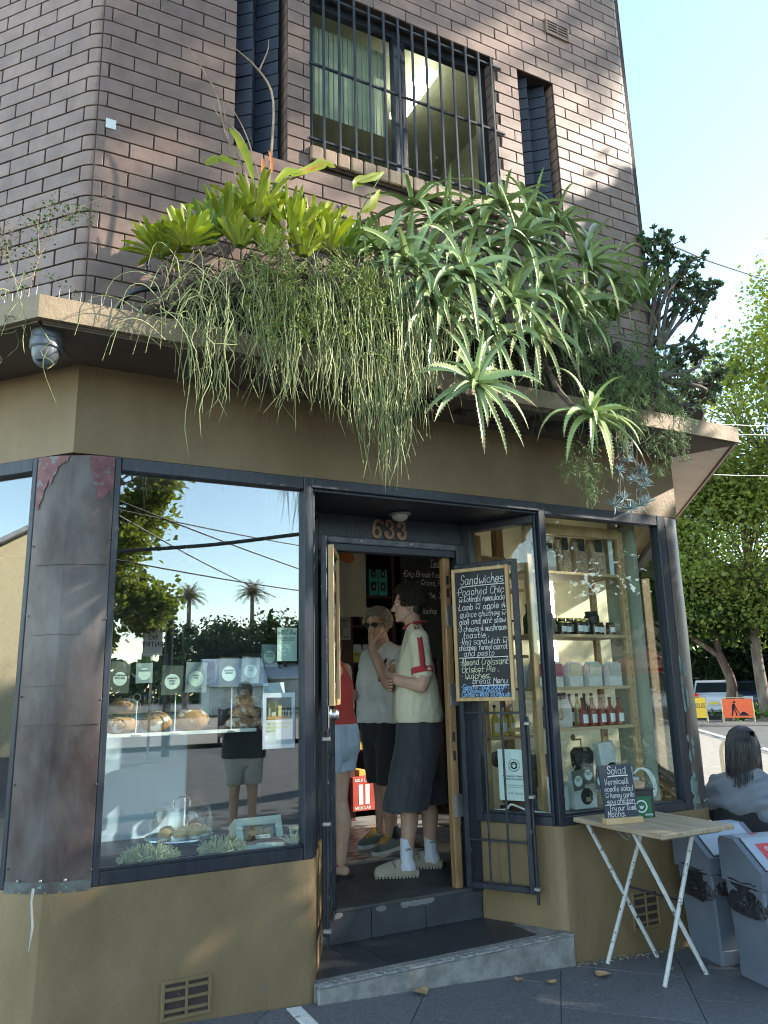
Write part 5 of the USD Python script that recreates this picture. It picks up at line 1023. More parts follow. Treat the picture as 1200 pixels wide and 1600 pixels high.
# window box of muffins, tilted to the glass
bx = thing('muffin_box', 'pale green window box of muffins leaning beside the cake dome', 'box', (1.27, .20, .66))
BF = Frame((1.155, .145, .612), unit((1, .02, 0)), unit((0, -.90, .42)), unit((0, .42, .90)))
w_, h_ = .235, .155
for a, b in (((0, -.004, 0), (w_, 0, .028)), ((0, -.004, h_-.036), (w_, 0, h_)), ((0, -.004, .028), (.034, 0, h_-.036)), ((w_-.034, -.004, .028), (w_, 0, h_-.036))): put('front_panel', MB().box(a, b, 0, BF), LK['mint'], bx, smooth=False)
put('box_body', MB().box((0, -.115, 0), (w_, -.085, h_), .002, BF), LK['mint'], bx, smooth=False)
sb_ = MB(); sb_.box((0, -.085, 0), (.003, -.0045, h_), 0, BF); sb_.box((w_-.003, -.085, 0), (w_, -.0045, h_), 0, BF); sb_.box((.0035, -.085, 0), (w_-.0035, -.0045, .003), 0, BF); sb_.box((.0035, -.085, h_-.003), (w_-.0035, -.0045, h_), 0, BF); put('side_panels', sb_, LK['mint'], bx, smooth=False)
put('box_window', MB().box((.034, -.003, .028), (w_-.034, -.0022, h_-.036), 0, BF), LK['clear'], bx, smooth=False)
put('label_card', MB().box((.095, .0005, .022), (.165, .0012, .068), 0, BF), LK['paper'], bx, smooth=False)
for tx, z, h, b_ in (('6 BLUEBERRY', .056, .007, True), ('MUFFINS FRESH', .046, .006, True), ('BAKED DAILY', .036, .004, False)): put('print', words(BF, tx, .099, z, h, .0014, b_), LK['ink'], bx, smooth=False)
for i, (x, z) in enumerate(((.062, .088), (.117, .094), (.172, .086), (.064, .045), (.172, .046))):
    p = BF(A(x, -.035, z)); m = thing('muffin', 'muffin with a dark split top behind the window of the card box', 'muffin', p, 'muffins in the card box'); put('crust', MB().blob(p, (.029, .027, .029), 2, .10, 3, 20+i), LK['muffin'], m)
# lichen tufts along the sill
for x0, x1, n, lab in ((.60, .86, 300, 'bushy pale lichen tuft at the left of the window sill'), (.96, 1.16, 190, 'low pale lichen strip in front of the cake dome'), (1.395, 1.425, 40, 'small lichen tuft right of the muffin box')):
    mb = MB(); r = np.random.default_rng(int(x0*100))
    for _ in range(n):
        x = r.uniform(x0, x1); hh = .055*(1-((x-(x0+x1)/2)/((x1-x0)/2))**2)+.018; c = A(x, .06+r.uniform(0, .05), .638); d = unit(r.normal(size=3)*A(1, .6, .4)+A(0, -.1, 1.0)); mb.tube(np.array([c, c+d*hh*.55+r.normal(size=3)*.004, c+d*hh*r.uniform(.8, 1.2)]), [.0022, .003, .0022], 4)
    put('lichen_tuft', mb, LK['moss'], smooth=True, label=lab, cat='lichen')
# glass shelf with loaves, tag stands
SHZ = 1.165
sh = thing('glass_shelf', 'narrow clear shelf with a bright front edge across the left shop window', 'shelf', (.98, .2, SHZ))
put('shelf_board', MB().box((.52, .10, SHZ), (1.40, .44, SHZ+.006), .001), LK['clear'], sh, smooth=False); put('shelf_edge', MB().box((.52, .094, SHZ-.002), (1.22, .0995, SHZ+.014), .001), LK['white'], sh, smooth=False)
put('shelf_wall', MB().box((.52, .30, SHZ+.02), (1.40, .31, SHZ+.38), 0), LK['clear'], sh, smooth=False)
for i, (x, z, rx, rz, l) in enumerate(((.60, .0, .085, .045, 'round flour-dusted loaf at the left end of the clear shelf'), (.62, .085, .07, .04, 'smaller round loaf on top of the leftmost loaf'), (.93, .0, .085, .055, 'flour-dusted loaf in the middle of the clear shelf'), (1.19, .0, .09, .03, 'lowest flat loaf of the stack at the right of the clear shelf'), (1.20, .055, .085, .028, 'middle flat loaf of the stack at the right of the clear shelf'), (1.20, .108, .075, .028, 'top flat loaf of the stack at the right of the clear shelf'), (.765, .0, .07, .05, 'plain brown loaf between the two floury loaves'))):
    put('bread_loaf', MB().blob((x, .21, SHZ+.006+z+rz), (rx, .075, rz), 3, .08, 3, 30+i), LK['bread'], label=l, cat='bread')
def tagstand(x, y, z0, h, l):
    t = thing('tag_stand', l, 'tag stand', (x, y, z0)); put('stem', MB().tube([(x, y, z0), (x, y, z0+h)], .003, 6), LK['white'], t); put('foot', MB().lathe([(0, .006), (.03, .004), (.032, 0), (0, 0)], (x, y, z0), 20), LK['white'], t); g = np.linspace(0, 2*np.pi, 20); put('ring', MB().tube(np.c_[x+.016*np.cos(g), np.full(20, y), z0+h+.016+.016*np.sin(g)], .0022, 5, False), LK['chrome'], t)
tagstand(.83, .115, SHZ+.006, .225, 'white metal tag stand before the middle loaf'); tagstand(1.10, .115, SHZ+.006, .225, 'white metal tag stand beside the stacked flat loaves'); tagstand(.655, .115, SHZ+.006, .15, 'shorter white tag stand by the leftmost loaf')
olive = look('dark_olive_card', (.06, .075, .06), (.08, .095, .08), rough=.6); greyc = look('grey_green_card', (.20, .25, .25), (.24, .30, .30), rough=.6)
def tagcard(x, y, z, w, h, m, tx, l, tilt=0.0):
    fr = Frame((x, y, z), unit((1, 0, tilt)), (0, -1, 0), unit((-tilt, 0, 1))); t = thing('price_card', l, 'card', (x, y, z)); put('card', MB().box((0, 0, 0), (w, .0015, h), 0, fr), m, t, smooth=False); put('spot', disc(MB(), fr, w*.5, h*.45, w*.36, .0019, 24), LK['mint'], t, smooth=False)
    for i, s in enumerate(tx): put('print', words(fr, s, w*.5, h*.45+.012-i*.012, .007, .0022, True, True), LK['ink'], t, smooth=False)
for a in ((.525, 1.36, .085, .14, olive, ('SOURDOUGH', 'RYE LOAF'), 'dark card with a pale round spot at the left edge of the left shop window'), (.755, 1.345, .098, .135, olive, ('HONEYED', 'SPELT', 'LOAF'), 'dark card with a round spot left of the first tall tag stand'), (.865, 1.355, .10, .14, greyc, ('LIGHT', 'RYE'), 'tilted grey card right of the first tall tag stand'), (1.025, 1.375, .098, .14, olive, ('CHICKPEA', 'SEEDED'), 'dark card with a speech-bubble spot left of the second tall tag stand'), (1.135, 1.395, .09, .125, greyc, ('FLAT', 'LOAF'), 'grey card right of the second tall tag stand'), (1.235, 1.47, .085, .11, greyc, ('COCONUT', 'COOKIE'), 'small grey card hanging beside the pale green notice'), (.64, 1.40, .075, .09, greyc, ('BRIOCHE',), 'grey card above the plain brown loaf')):
    x, z, w, h, m, tx, l = a; tagcard(x, .085, z, w, h, m, tx, l, R.uniform(-.05, .05))
NW = Frame((1.305, .046, 1.495), (1, 0, 0), (0, -1, 0)); notice('window_notice', 'pale green notice of small print at the right top of the left shop window', 'notice', NW, .105, .165, 'mint', [('BACK TO', .052, .145, .010, 'ink', True), ('SCHOOL OFFER', .052, .132, .009, 'ink', True), ('ANY SMALL COFFEE', .052, .110, .006, 'ink', False), ('AND A COOKIE', .052, .100, .006, 'ink', False)])
cb = thing('coffee_bag', 'pale blue and yellow coffee bag printed SUNNY in the left shop window', 'coffee bag', (1.27, .10, 1.19)); FB_ = Frame((1.262, .10, 1.185), unit((1, .1, .03)), (0, -1, 0))
bagm = look('pale_blue_foil', (.42, .55, .62), (.52, .63, .68), rough=.4, nscale=30); ym = look('yellow_label', (.58, .60, .07), (.64, .65, .10), rough=.6)
def bag(t, fr, w, h, d, m, band=None, bm=None, top=.2):
    """A block-bottom bag with a pinched, folded top."""
    p = MB(); lv = [(0, d, w), (h*.08, d*1.05, w), (h*.55, d*1.0, w), (h*(1-top), d*.55, w*.98), (h*.97, d*.10, w*.97), (h, d*.08, w*.97)]; v = []
    for z, dd, ww in lv: v += [fr(A(w/2+sx*ww/2, sy*dd/2-d/2, z)) for sx, sy in ((-1, 1), (0, 1.12), (1, 1), (1, -1), (0, -1.1), (-1, -1))]
    f = [[i*6+a, i*6+(a+1) % 6, (i+1)*6+(a+1) % 6, (i+1)*6+a] for i in range(5) for a in range(6)]; k = 30
    p.add(v, np.array(f)[:, ::-1]); p.add([v[k+i] for i in range(6)], [[0, 1, 4, 5], [1, 2, 3, 4]]); b = put('bag', p, LK[m] if isinstance(m, str) else m, t, smooth=False)
    if band: put('label', MB().box((w*.06, .006*0+d*.055, h*band[0]), (w*.94, d*.075+.003, h*band[1]), 0, fr), bm, t, smooth=False)
    return b
bag(cb, FB_, .115, .205, .05, bagm, (.02, .52), ym, .3)
put('print', words(FB_, 'SUNNY', .0575, .072, .019, .009, True, True), LK['ink'], cb, smooth=False); put('print', words(FB_, 'COFFEE', .0575, .052, .012, .009, True, True), LK['ink'], cb, smooth=False)

# ================================================================ right shop window: timber shelving with jars, bags, bottles
kraft = look('kraft_paper', (.34, .24, .15), (.44, .32, .21), rough=.75, nscale=12, bump=.3, bscale=25); palek = look('pale_bag', (.50, .46, .38), (.58, .54, .46), rough=.6, nscale=14)
LK['jar_dark'] = look('dark_preserve_glass', (.02, .014, .012), (.05, .025, .02), rough=.12); LK['gold'] = look('gold_lid', (.5, .38, .14), rough=.3, metal=.9); LK['seed'] = look('muesli', (.26, .17, .10), (.55, .42, .28), rough=.7, nscale=90, detail=2, pos=(.45, .55)); LK['oil'] = look('golden_oil', (.45, .33, .03), (.5, .4, .05), rough=.12); LK['redsauce'] = look('red_sauce', (.22, .05, .03), rough=.15); LK['nougat'] = look('white_nougat', (.66, .63, .58), (.76, .73, .68), rough=.5, nscale=40, bump=.4, bscale=50)
SF = Frame((3.02, .30, 0), (1, 0, 0), (0, -1, 0))
rk = thing('shelf_rack', 'golden timber shelf rack standing inside the right shop window', 'shelving', (3.4, .42, FZ))
SHELVES = [(2.06, .02), (1.66, .02), (1.335, .02), (1.09, .02)]
for z, th in SHELVES: put('shelf', MB().box((3.00, .20, z-th), (3.78, .50, z), .003), LK['ply'], rk, smooth=False)
for x, y in ((3.79, .205), (3.79, .50), (3.36, .52)):
    u = put('upright', MB().box((x, y, FZ), (x+.045, y+.03, 2.36), .003), LK['timber'], rk, smooth=False)
    if y > .5 or x > 3.7:
        for k in range(26): put('peg_hole', MB().lathe([(0, .0), (.0045, 0)], (x+.022, y-.0008, .9+k*.055), 8, Frame((0, 0, 0), (1, 0, 0), (0, 0, 1), (0, -1, 0))), LK['black'], u, smooth=False)
put('rack_head', MB().box((3.00, .20, 2.30), (3.79, .23, 2.37), .003), LK['timber'], rk, smooth=False)
put('corner_post', MB().box((2.990, .175, .62), (3.03, .215, 2.37), .003), LK['timber'], rk, smooth=False)
cw = MB(); cw.box((3.55, 1.55, .2), (5.0, 1.6, 2.78)); put('cream_back_wall', cw, LK['cream_wall'], B, smooth=False)
cw = MB(); cw.box((3.88, .17, .60), (3.92, .45, 2.40)); put('cream_reveal', cw, look('sage_reveal', (.34, .37, .28), (.40, .43, .33), rough=.8), B, smooth=False)
put('inner_post', MB().box((3.50, 1.2, .2), (3.57, 1.27, 2.75), .004), LK['timber_old'], B, smooth=False)
put('window_seat_board', MB().box((2.98, .15, .585), (3.90, .60, .62), .004), LK['wood_dark'], B, smooth=False)
def glassbag(x, z, i, l):
    t = thing('muesli_bag', l, 'bag', (x, .33, z)); fr = Frame((x, .27, z), unit((1, R.uniform(-.15, .15), 0)), (0, -1, 0)); bag(t, fr, .105, .25, .07, kraft, None, None, .12); put('clear_strip', MB().box((.028, .0045, .01), (.080, .009, .155), .002, fr), LK['seed'], t, smooth=False); put('dark_label', MB().box((.03, .004, .158), (.08, .0085, .24), .002, fr), LK['ink'], t, smooth=False)
for i, (x, l) in enumerate(((3.33, 'muesli bag on the top shelf, left of the three with dark labels'), (3.47, 'muesli bag on the top shelf, middle of the three with dark labels'), (3.61, 'muesli bag on the top shelf, right of the three with dark labels'))): glassbag(x, 2.06, i, l)
for x, l in ((3.07, 'pale flour bag with a white label at the left of the top shelf'), (3.20, 'second pale flour bag with a white label, next to the muesli bags')):
    t = thing('flour_bag', l, 'bag', (x, .33, 2.06)); fr = Frame((x, .29, 2.06), (1, 0, 0), (0, -1, 0)); bag(t, fr, .115, .20, .07, palek, (.2, .7), LK['paper'], .15); put('dark_top', MB().box((.03, .004, .165), (.085, .008, .198), .001, fr), LK['ink'], t, smooth=False)
put('photo_card', MB().box((3.735, .24, 2.06), (3.77, .245, 2.31), 0), LK['paper'], smooth=False, label='narrow white card standing at the right end of the top shelf', cat='card')
def jar(c, r_, h, l, body, lid=LK['gold'], group=None, neck=False, label=True):
    t = thing('jar' if not neck else 'bottle', l, 'jar' if not neck else 'bottle', c, group); pr = [(0, 0), (r_, .002), (r_, h*.80), (r_*.82, h*.88), (r_*.82, h*.9)] if not neck else [(0, 0), (r_, .002), (r_, h*.55), (r_*.35, h*.72), (r_*.33, h*.93)]
    put('glass', MB().lathe(pr, c, 16), body, t); k = .86 if not neck else .40; put('lid', MB().lathe([(r_*k, h*.9), (r_*(k+.02), h*.90), (r_*(k+.02), h*.995), (0, h)], c, 16), lid, t)
    if label:
        g = np.linspace(-2.3, -.7, 9); rr = r_*1.012; v = np.vstack([np.c_[c[0]+rr*np.cos(g), c[1]+rr*np.sin(g), np.full(9, c[2]+h*(.22 if not neck else .12))], np.c_[c[0]+rr*np.cos(g), c[1]+rr*np.sin(g), np.full(9, c[2]+h*(.62 if not neck else .42))]]); put('label', MB().add(v, [[i, i+1, 10+i, 9+i] for i in range(8)]), LK['paper'], t)
for i in range(7):
    x = 3.30+i*.068; jar(A(x, .26+.03*(i % 2), 1.66), .030, .085+.012*(i in (2, 3)), f'gold-lidded dark jar on the second shelf, number {i+1} of seven from the left' if False else ('short gold-lidded jar at the left of the dark row on the second shelf', 'short gold-lidded jar second in the dark row on the second shelf', 'taller dark jar left of its twin in the middle of the second shelf', 'taller dark jar right of its twin in the middle of the second shelf', 'dark jar right of the tall pair on the second shelf', 'dark jar last but one at the right of the second shelf', 'dark jar at the right end of the second shelf')[i], LK['jar_dark'], LK['gold'] if i < 4 else LK['black'], 'dark preserve jars')
jar(A(3.68, .40, 1.66), .05, .17, 'large dark tin standing behind the jars at the right of the second shelf', LK['black'], LK['black'], None, False, False)
for x, l in ((3.04, 'dark bottle with an oval label at the left end of the second shelf'), (3.115, 'second dark bottle with an oval label on the second shelf')): jar(A(x, .27, 1.66), .032, .19, l, look('green_glass', (.03, .05, .03), rough=.1), LK['black'], None, True)
for i in range(6): jar(A(3.31+i*.062, .40, 1.09), .024, .20, 'slim oil bottle in the back row behind the red sauce bottles', LK['oil'] if i % 2 else LK['jar_dark'], LK['black'], 'slim bottles in the back row', True)
for i in range(5): jar(A(3.33+i*.07, .38, 1.66), .028, .12, 'dark jar in the back row on the second shelf', LK['jar_dark'], LK['gold'], 'jars in the back row')
t = thing('paper_bag', 'kraft paper bag with a folded top on the second shelf', 'bag', (3.21, .27, 1.66)); bag(t, Frame((3.16, .28, 1.66), (1, .1, 0), (0, -1, 0)), .11, .17, .07, kraft, None, None, .2)
whitebox = MB().box((3.03, .33, 1.335), (3.78, .36, 1.47), .002); put('white_backboard', whitebox, LK['paper'], smooth=False, label='long white box standing behind the nougat bags on the third shelf', cat='box')
for i, (x, c, l) in enumerate(((3.04, (.3, .06, .07), 'nougat bag with a dark red label at the left of the third shelf'), (3.17, (.25, .10, .12), 'nougat bag with a maroon label second on the third shelf'), (3.33, (.58, .57, .36), 'nougat bag with a pale yellow label, third on the third shelf'), (3.49, (.60, .60, .42), 'nougat bag with a cream label, fourth on the third shelf'), (3.66, (.42, .52, .42), 'nougat bag with a pale green label at the right of the third shelf'))):
    t = thing('nougat_bag', l, 'bag', (x, .26, 1.335), 'nougat bags on the third shelf'); fr = Frame((x, .26, 1.335), (1, 0, 0), (0, -1, 0)); bag(t, fr, .11, .155, .05, 'nougat', (.42, .92), look(f'nougat_label_{i}', c, rough=.6), .12)
for i in range(5):
    x = 3.41+i*.075; jar(A(x, .25, 1.09), .029, .175, ('red sauce bottle at the left of the five with round labels', 'red sauce bottle second of the five with round labels', 'red sauce bottle in the middle of the five with round labels', 'red sauce bottle fourth of the five with round labels', 'red sauce bottle at the right of the five with round labels')[i], LK['redsauce'], LK['black'], 'red sauce bottles', True)
for x, l in ((3.05, 'clear syrup bottle at the left end of the lowest shelf'), (3.12, 'clear syrup bottle beside the big kraft coffee bag')): jar(A(x, .25, 1.09), .028, .21, l, LK['oil'] if x < 3.1 else LK['jar_dark'], LK['black'], None, True)
t = thing('coffee_bag', 'big kraft coffee bag with a curled top and clear window on the lowest shelf', 'coffee bag', (3.24, .27, 1.09)); fr = Frame((3.165, .28, 1.09), unit((1, -.1, 0)), (0, -1, 0)); bag(t, fr, .165, .21, .08, palek, None, None, .22)
put('clear_window', MB().blob(fr(A(.083, .004, .075)), (.028, .004, .045), 2), LK['seed'], t); put('dark_clip', MB().box((.045, .004, .17), (.12, .012, .205), .003, fr), LK['ink'], t, smooth=False)
tb = at(866, 985, 1.35); q = thing('tube_lamp', 'lit upright tube lamp behind the shelves at the left of the right shop window', 'lamp', tb); put('tube', MB().tube([tb-A(0, 0, .32), tb+A(0, 0, .55)], .016, 10), mat('lit_shop_tube', {'e': ('emission', {'color': (1.0, .90, .70), 'strength': 8.0})}, [], 'e.emission'), q)
put('batten', MB().box(tb+A(-.03, .02, -.36), tb+A(.03, .05, .6), .004), LK['white'], q, smooth=False)
# lower display: drum, grinder, cards, gift boxes, paper bags, loaf
t = thing('dark_drum', 'round black-rimmed table of dark glass behind the right shop window', 'drum', (3.20, .62, .62)); put('drum_top', MB().lathe([(0, .305), (.20, .305), (.205, .295), (.205, .23), (.195, .22)], (3.20, .62, .62), 30), LK['black'], t); put('drum_leg', MB().lathe([(.16, .22), (.15, 0)], (3.20, .62, .62), 20), LK['wood_dark'], t)
t = thing('coffee_grinder', 'black hand coffee grinder with a brass crank in the right shop window', 'grinder', (3.52, .40, .62)); put('grinder_body', MB().lathe([(0, 0), (.06, 0), (.06, .13), (.045, .16), (.07, .22), (.075, .30), (.05, .33), (0, .335)], (3.52, .42, .62), 20), LK['black'], t); put('crank', MB().tube([(3.52, .42, .95), (3.52, .42, 1.0), (3.44, .40, 1.0)], .006, 6), LK['gold'], t); put('knob', MB().blob((3.44, .40, 1.015), (.015, .015, .02), 2), LK['timber_old'], t); put('spout', MB().box((3.42, .36, .86), (3.48, .42, .92), .006), LK['black'], t, smooth=False)
for x, z, tl, l in ((3.19, .73, .12, 'olive round-spot card fanned to the left above the salad board'), (3.265, .765, 0, 'olive round-spot card standing in the middle of the fan'), (3.35, .735, -.18, 'olive round-spot card fanned to the right')): tagcard(x, .13, z, .085, .115, olive, ('BISCUITS', 'BREAD'), l, tl)
def giftbox(x, y, w, d, h, l, ang=0.0):
    t = thing('gift_box', l, 'gift box', (x, y, .62)); u = A(math.cos(ang), math.sin(ang), 0); n = A(math.sin(ang), -math.cos(ang), 0); fr = Frame((x, y, .62), u, n); put('carton', MB().box((0, -d, 0), (w, 0, h), .002, fr), LK['paper'], t, smooth=False)
    q = MB(); q.prism([(0, -d*.5), (w, -d*.5), (w, -d*.5+.004), (0, -d*.5+.004)], h, h+.06, fr); put('fold_top', q, LK['paper'], t, smooth=False); put('round_window', disc(MB(), fr, w*.55, h*.45, min(w, h)*.32, .0006, 24), LK['ink'], t, smooth=False); put('tag', MB().box((w*.5, .0008, h*.25), (w*.72, .0014, h*.42), 0, fr), LK['kraft'] if 'kraft' in LK else kraft, t, smooth=False)
giftbox(3.045, .12+.08, .16, .10, .13, 'white gift box at the left of the lower right window display'); giftbox(3.235, .12+.06, .17, .10, .15, 'white handled gift box with a dark round window behind the salad board'); giftbox(3.60, .15, .16, .10, .15, 'white gift box with a round window right of the green compost carton', .15)
t = thing('gift_box', 'white gift box tilted on end above the paper bags in the right window', 'gift box', (3.62, .42, .80)); put('carton', MB().box((0, -.06, 0), (.13, 0, .17), .002, Frame((3.63, .36, .80), unit((1, 0, .12)), (0, -1, 0), unit((-.12, 0, 1)))), LK['paper'], t, smooth=False); put('round_window', disc(MB(), Frame((3.63, .36, .80), unit((1, 0, .12)), (0, -1, 0), unit((-.12, 0, 1))), .085, .02, .035, .0006, 24, 0, .6), LK['ink'], t, smooth=False)
for x, l in ((3.545, 'crumpled clear bag of biscuits below the tilted gift box'), (3.665, 'second crumpled clear bag of biscuits at the right')): put('biscuit_bag', MB().blob((x, .25, .70+.02), (.05, .03, .055), 3, .28, 3.2, int(x*100)), look(f'cellophane_biscuits_{int(x*1000)}', (.42, .38, .34), (.62, .62, .60), rough=.2, nscale=25), label=l, cat='bag')
cableg = MB()
for k in range(3): cableg.tube(resample([(3.74+k*.012, .10, .63), (3.80+k*.012, .10, .70), (3.76+k*.014, .10, .80), (3.70+k*.01, .11, .83), (3.66, .12, .80)], 14), .005, 6)
put('coiled_cable', cableg, LK['white'], smooth=True, label='coiled white cable hanging at the right end of the right window display', cat='cable')
ribb = MB(); ribb.tube(resample([FSR(A(.05, -.05, .632)), FSR(A(.2, -.06, .64)), FSR(A(.3, -.05, .67)), FSR(A(.34, -.05, .64)), FSR(A(.42, -.05, .632))], 16), .007, 6); put('white_ribbon', ribb, LK['white'], smooth=True, label='white ribbon curling along the sill behind the pets notice', cat='ribbon')
# splay side: shelf with oil bottles, dark boxes, two sacks up high
t = thing('side_shelf', 'timber side shelf seen through the splayed window', 'shelving', (2.95, .8, 1.0))
for z in (2.00, 1.55, 1.03): put('shelf', MB().box((2.84, .62, z-.02), (3.30, .95, z), .003), LK['ply'], t, smooth=False)
for y in (.62, .93): put('upright', MB().box((2.92, y, FZ), (2.955, y+.03, 2.35), .003), LK['timber'], t, smooth=False)
for i in range(4): jar(A(2.97+i*.065, .68, 1.03), .024, .20, ('golden oil bottle nearest the splayed window', 'golden oil bottle second from the splayed window', 'golden oil bottle third from the splayed window', 'golden oil bottle farthest from the splayed window')[i], LK['oil'], LK['black'], 'golden oil bottles', True)
for x, l in ((3.0, 'kraft sack on the top side shelf, nearer the doorway'), (3.13, 'kraft sack on the top side shelf, nearer the corner')): bag(thing('kraft_sack', l, 'bag', (x, .7, 2.0)), Frame((x, .72, 2.0), (1, 0, 0), (0, -1, 0)), .12, .24, .08, kraft, None, None, .15)
put('dark_carton', MB().box((2.97, .66, 1.55), (3.2, .85, 1.68), .004), LK['black'], smooth=False, label='dark carton on the middle side shelf behind the splayed window', cat='carton')
# ================================================================ deep in the shop: shelves, boxes, tea towel, drinks board
t = thing('back_shelves', 'dark maroon shelving at the back of the shop behind the two customers', 'shelving', (2.9, 3.3, FZ))
for x in (3.09, 3.60, 4.1): put('upright', MB().box((x, 3.15, FZ), (x+.04, 3.5, 2.75), .003), LK['maroon'], t, smooth=False)
for z in (.29, .80, 1.17, 1.60, 1.96, 2.25): put('shelf', MB().box((3.13, 3.16, z-.025), (3.60, 3.5, z), .003), LK['maroon'], t, smooth=False)
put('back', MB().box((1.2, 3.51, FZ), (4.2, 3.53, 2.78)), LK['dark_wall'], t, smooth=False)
teal = look('teal_carton', (.04, .33, .30), (.06, .40, .36), rough=.5)
for i, (px, z) in enumerate(((3.39, 2.25), (3.495, 2.25), (3.39, 2.38), (3.495, 2.38))):
    l = ('teal carton lower left of the block of four on the back shelf', 'teal carton lower right of the block of four on the back shelf', 'teal carton upper left of the block of four on the back shelf', 'teal carton upper right of the block of four on the back shelf')[i]
    q = thing('tea_carton', l, 'carton', (px, 3.2, z), 'teal cartons'); put('carton', MB().box((px-.049, 3.13, z), (px+.049, 3.25, z+.127), .002), teal, q, smooth=False); put('dark_panel', MB().box((px-.024, 3.127, z+.045), (px+.024, 3.1295, z+.127), 0), LK['black'], q, smooth=False); put('print', MB().box((px-.005, 3.1255, z+.07), (px+.005, 3.1268, z+.10), 0), LK['paper'], q, smooth=False)
whiteb = LK['paper']
for i, (x, z, l) in enumerate(((3.34, 1.96, 'white and yellow coffee bag behind the head of the customer in white'), (3.22, 1.60, 'white and yellow coffee bag on the shelf left of the customer in white'), (3.36, 1.60, 'second white and yellow coffee bag, half hidden by the customer in white'))):
    q = thing('coffee_bag', l, 'coffee bag', (x, 3.2, z)); fr = Frame((x-.06, 3.19, z), (1, 0, 0), (0, -1, 0)); bag(q, fr, .125, .175, .06, whiteb, (.02, .55), ym, .25); put('print', words(fr, 'SUNNY', .062, .07, .012, .008, True, True), LK['ink'], q, smooth=False)
bm = look('orange_yellow_book', (.6, .36, .06), (.64, .42, .10), rough=.5)
for x, z, m_, l in ((3.185, .80, bm, 'yellow box on the low back shelf'), (3.275, .80, LK['paper'], 'white box beside the yellow one on the low back shelf'), (3.19, .5801, bm, 'small yellow carton above the red milk carton')): put('small_box', MB().box((x-.04, 3.12-.1*(z < .7), z), (x+.04, 3.25, z+.18*(z > .7)+.05*(z < .7)), .002), m_, smooth=False, label=l, cat='box')
q = thing('milk_carton_box', 'red carton printed MILK low on the back shelves', 'carton', (3.15, 3.05, .29)); rd = look('red_carton', (.42, .045, .035), (.48, .07, .05), rough=.6); MF = Frame((3.05, 2.95, .29), (1, 0, 0), (0, -1, 0)); put('carton', MB().box((0, -.25, 0), (.22, 0, .288), .003, MF), rd, q, smooth=False)
for z in (.25, .015): put('print', words(MF, 'MILK LAB', .02, z, .024, .001, True), LK['paper'], q, smooth=False)
for x in (.06, .125): put('panel', MB().box((x, .0008, .055), (x+.042, .0016, .225), 0, MF), LK['paper'], q, smooth=False)
# printed tea towel / T-shirt hanging at the left, small notice
q = thing('hanging_tshirt', 'cream T-shirt printed with red tomatoes hanging inside the door at the left', 'T-shirt', (2.7, 2.6, 2.3)); TF_ = Frame((2.44, 2.6, .38), (1, 0, 0), (0, -1, 0))
mb = MB(); xs_ = np.linspace(0, .62, 16); v = []
for z in np.linspace(1.60, 2.42, 12): v += [TF_(A(x*(1 if z > 1.62 else 1), .02*math.sin(x*22+z*2)+.01*math.sin(x*9), z)) for x in xs_]
mb.add(v, [[j*16+i, j*16+i+1, (j+1)*16+i+1, (j+1)*16+i] for j in range(11) for i in range(15)]); put('cloth', mb, cloth0 := look('cream_cotton', (.52, .47, .34), (.58, .53, .40), rough=.9, nscale=5), q, smooth=True)
put('sleeve', MB().bar(TF_(A(.64, 0, 2.42)), TF_(A(.68, 0, 2.20)), .03, .10, (1, 0, 0), .01), cloth0, q, smooth=False)
tr_ = look('tomato_print', (.42, .06, .03), (.5, .12, .04), rough=.8)
for i in range(4):
    for j in range(3): put('print', MB().blob(TF_(A(.16+.085*j, .028, 2.12+.085*i)), (.034+.006*(i % 2), .003, .030), 2, .15, 2, i*3+j), tr_, q)
put('print', MB().blob(TF_(A(.42, .028, 2.125)), (.065, .004, .05), 2), look('orange_tomato_print', (.55, .16, .04), rough=.8), q)
DBF = Frame((3.68, 3.12, 1.62), (1, 0, 0), (0, -1, 0)); q = thing('drinks_board', 'black drinks chalkboard on the back wall of the shop', 'chalkboard', DBF(A(0, 0, 0))); board(q, DBF, .80, 1.05, [('Teas', .35, .95, .06, 'chalk_w', True), ('*Eng Breakfast, Green', .03, .83, .055, 'chalk_w', 0), ('Lemon Grass, Peppermint', .05, .75, .05, 'chalk_w', 0), ('*Iced Latte, Iced Choc', .03, .62, .055, 'chalk_w', 0), ('*Iced Mocha', .03, .46, .055, 'chalk_w', 0), ('*Beer', .03, .36, .05, 'chalk_w', 0)], 44, rim=.003, thick=.006)
NB = Frame((2.88, 2.95, 1.80), (1, 0, 0), (0, -1, 0)); notice('shop_notice', 'small grey notice pinned to the maroon upright under the hanging T-shirt', 'notice', NB, .17, .22, look('grey_paper', (.36, .36, .33), rough=.8), [('OPEN DAILY', .085, .17, .014, 'ink', True), ('CARD ONLY', .085, .12, .014, 'ink', True), ('NO SMOKING', .085, .02, .014, 'ink', True)])
put('maroon_post', MB().box((2.80, 3.0, FZ), (3.10, 3.1, 2.7), .004), LK['maroon'], B, smooth=False)
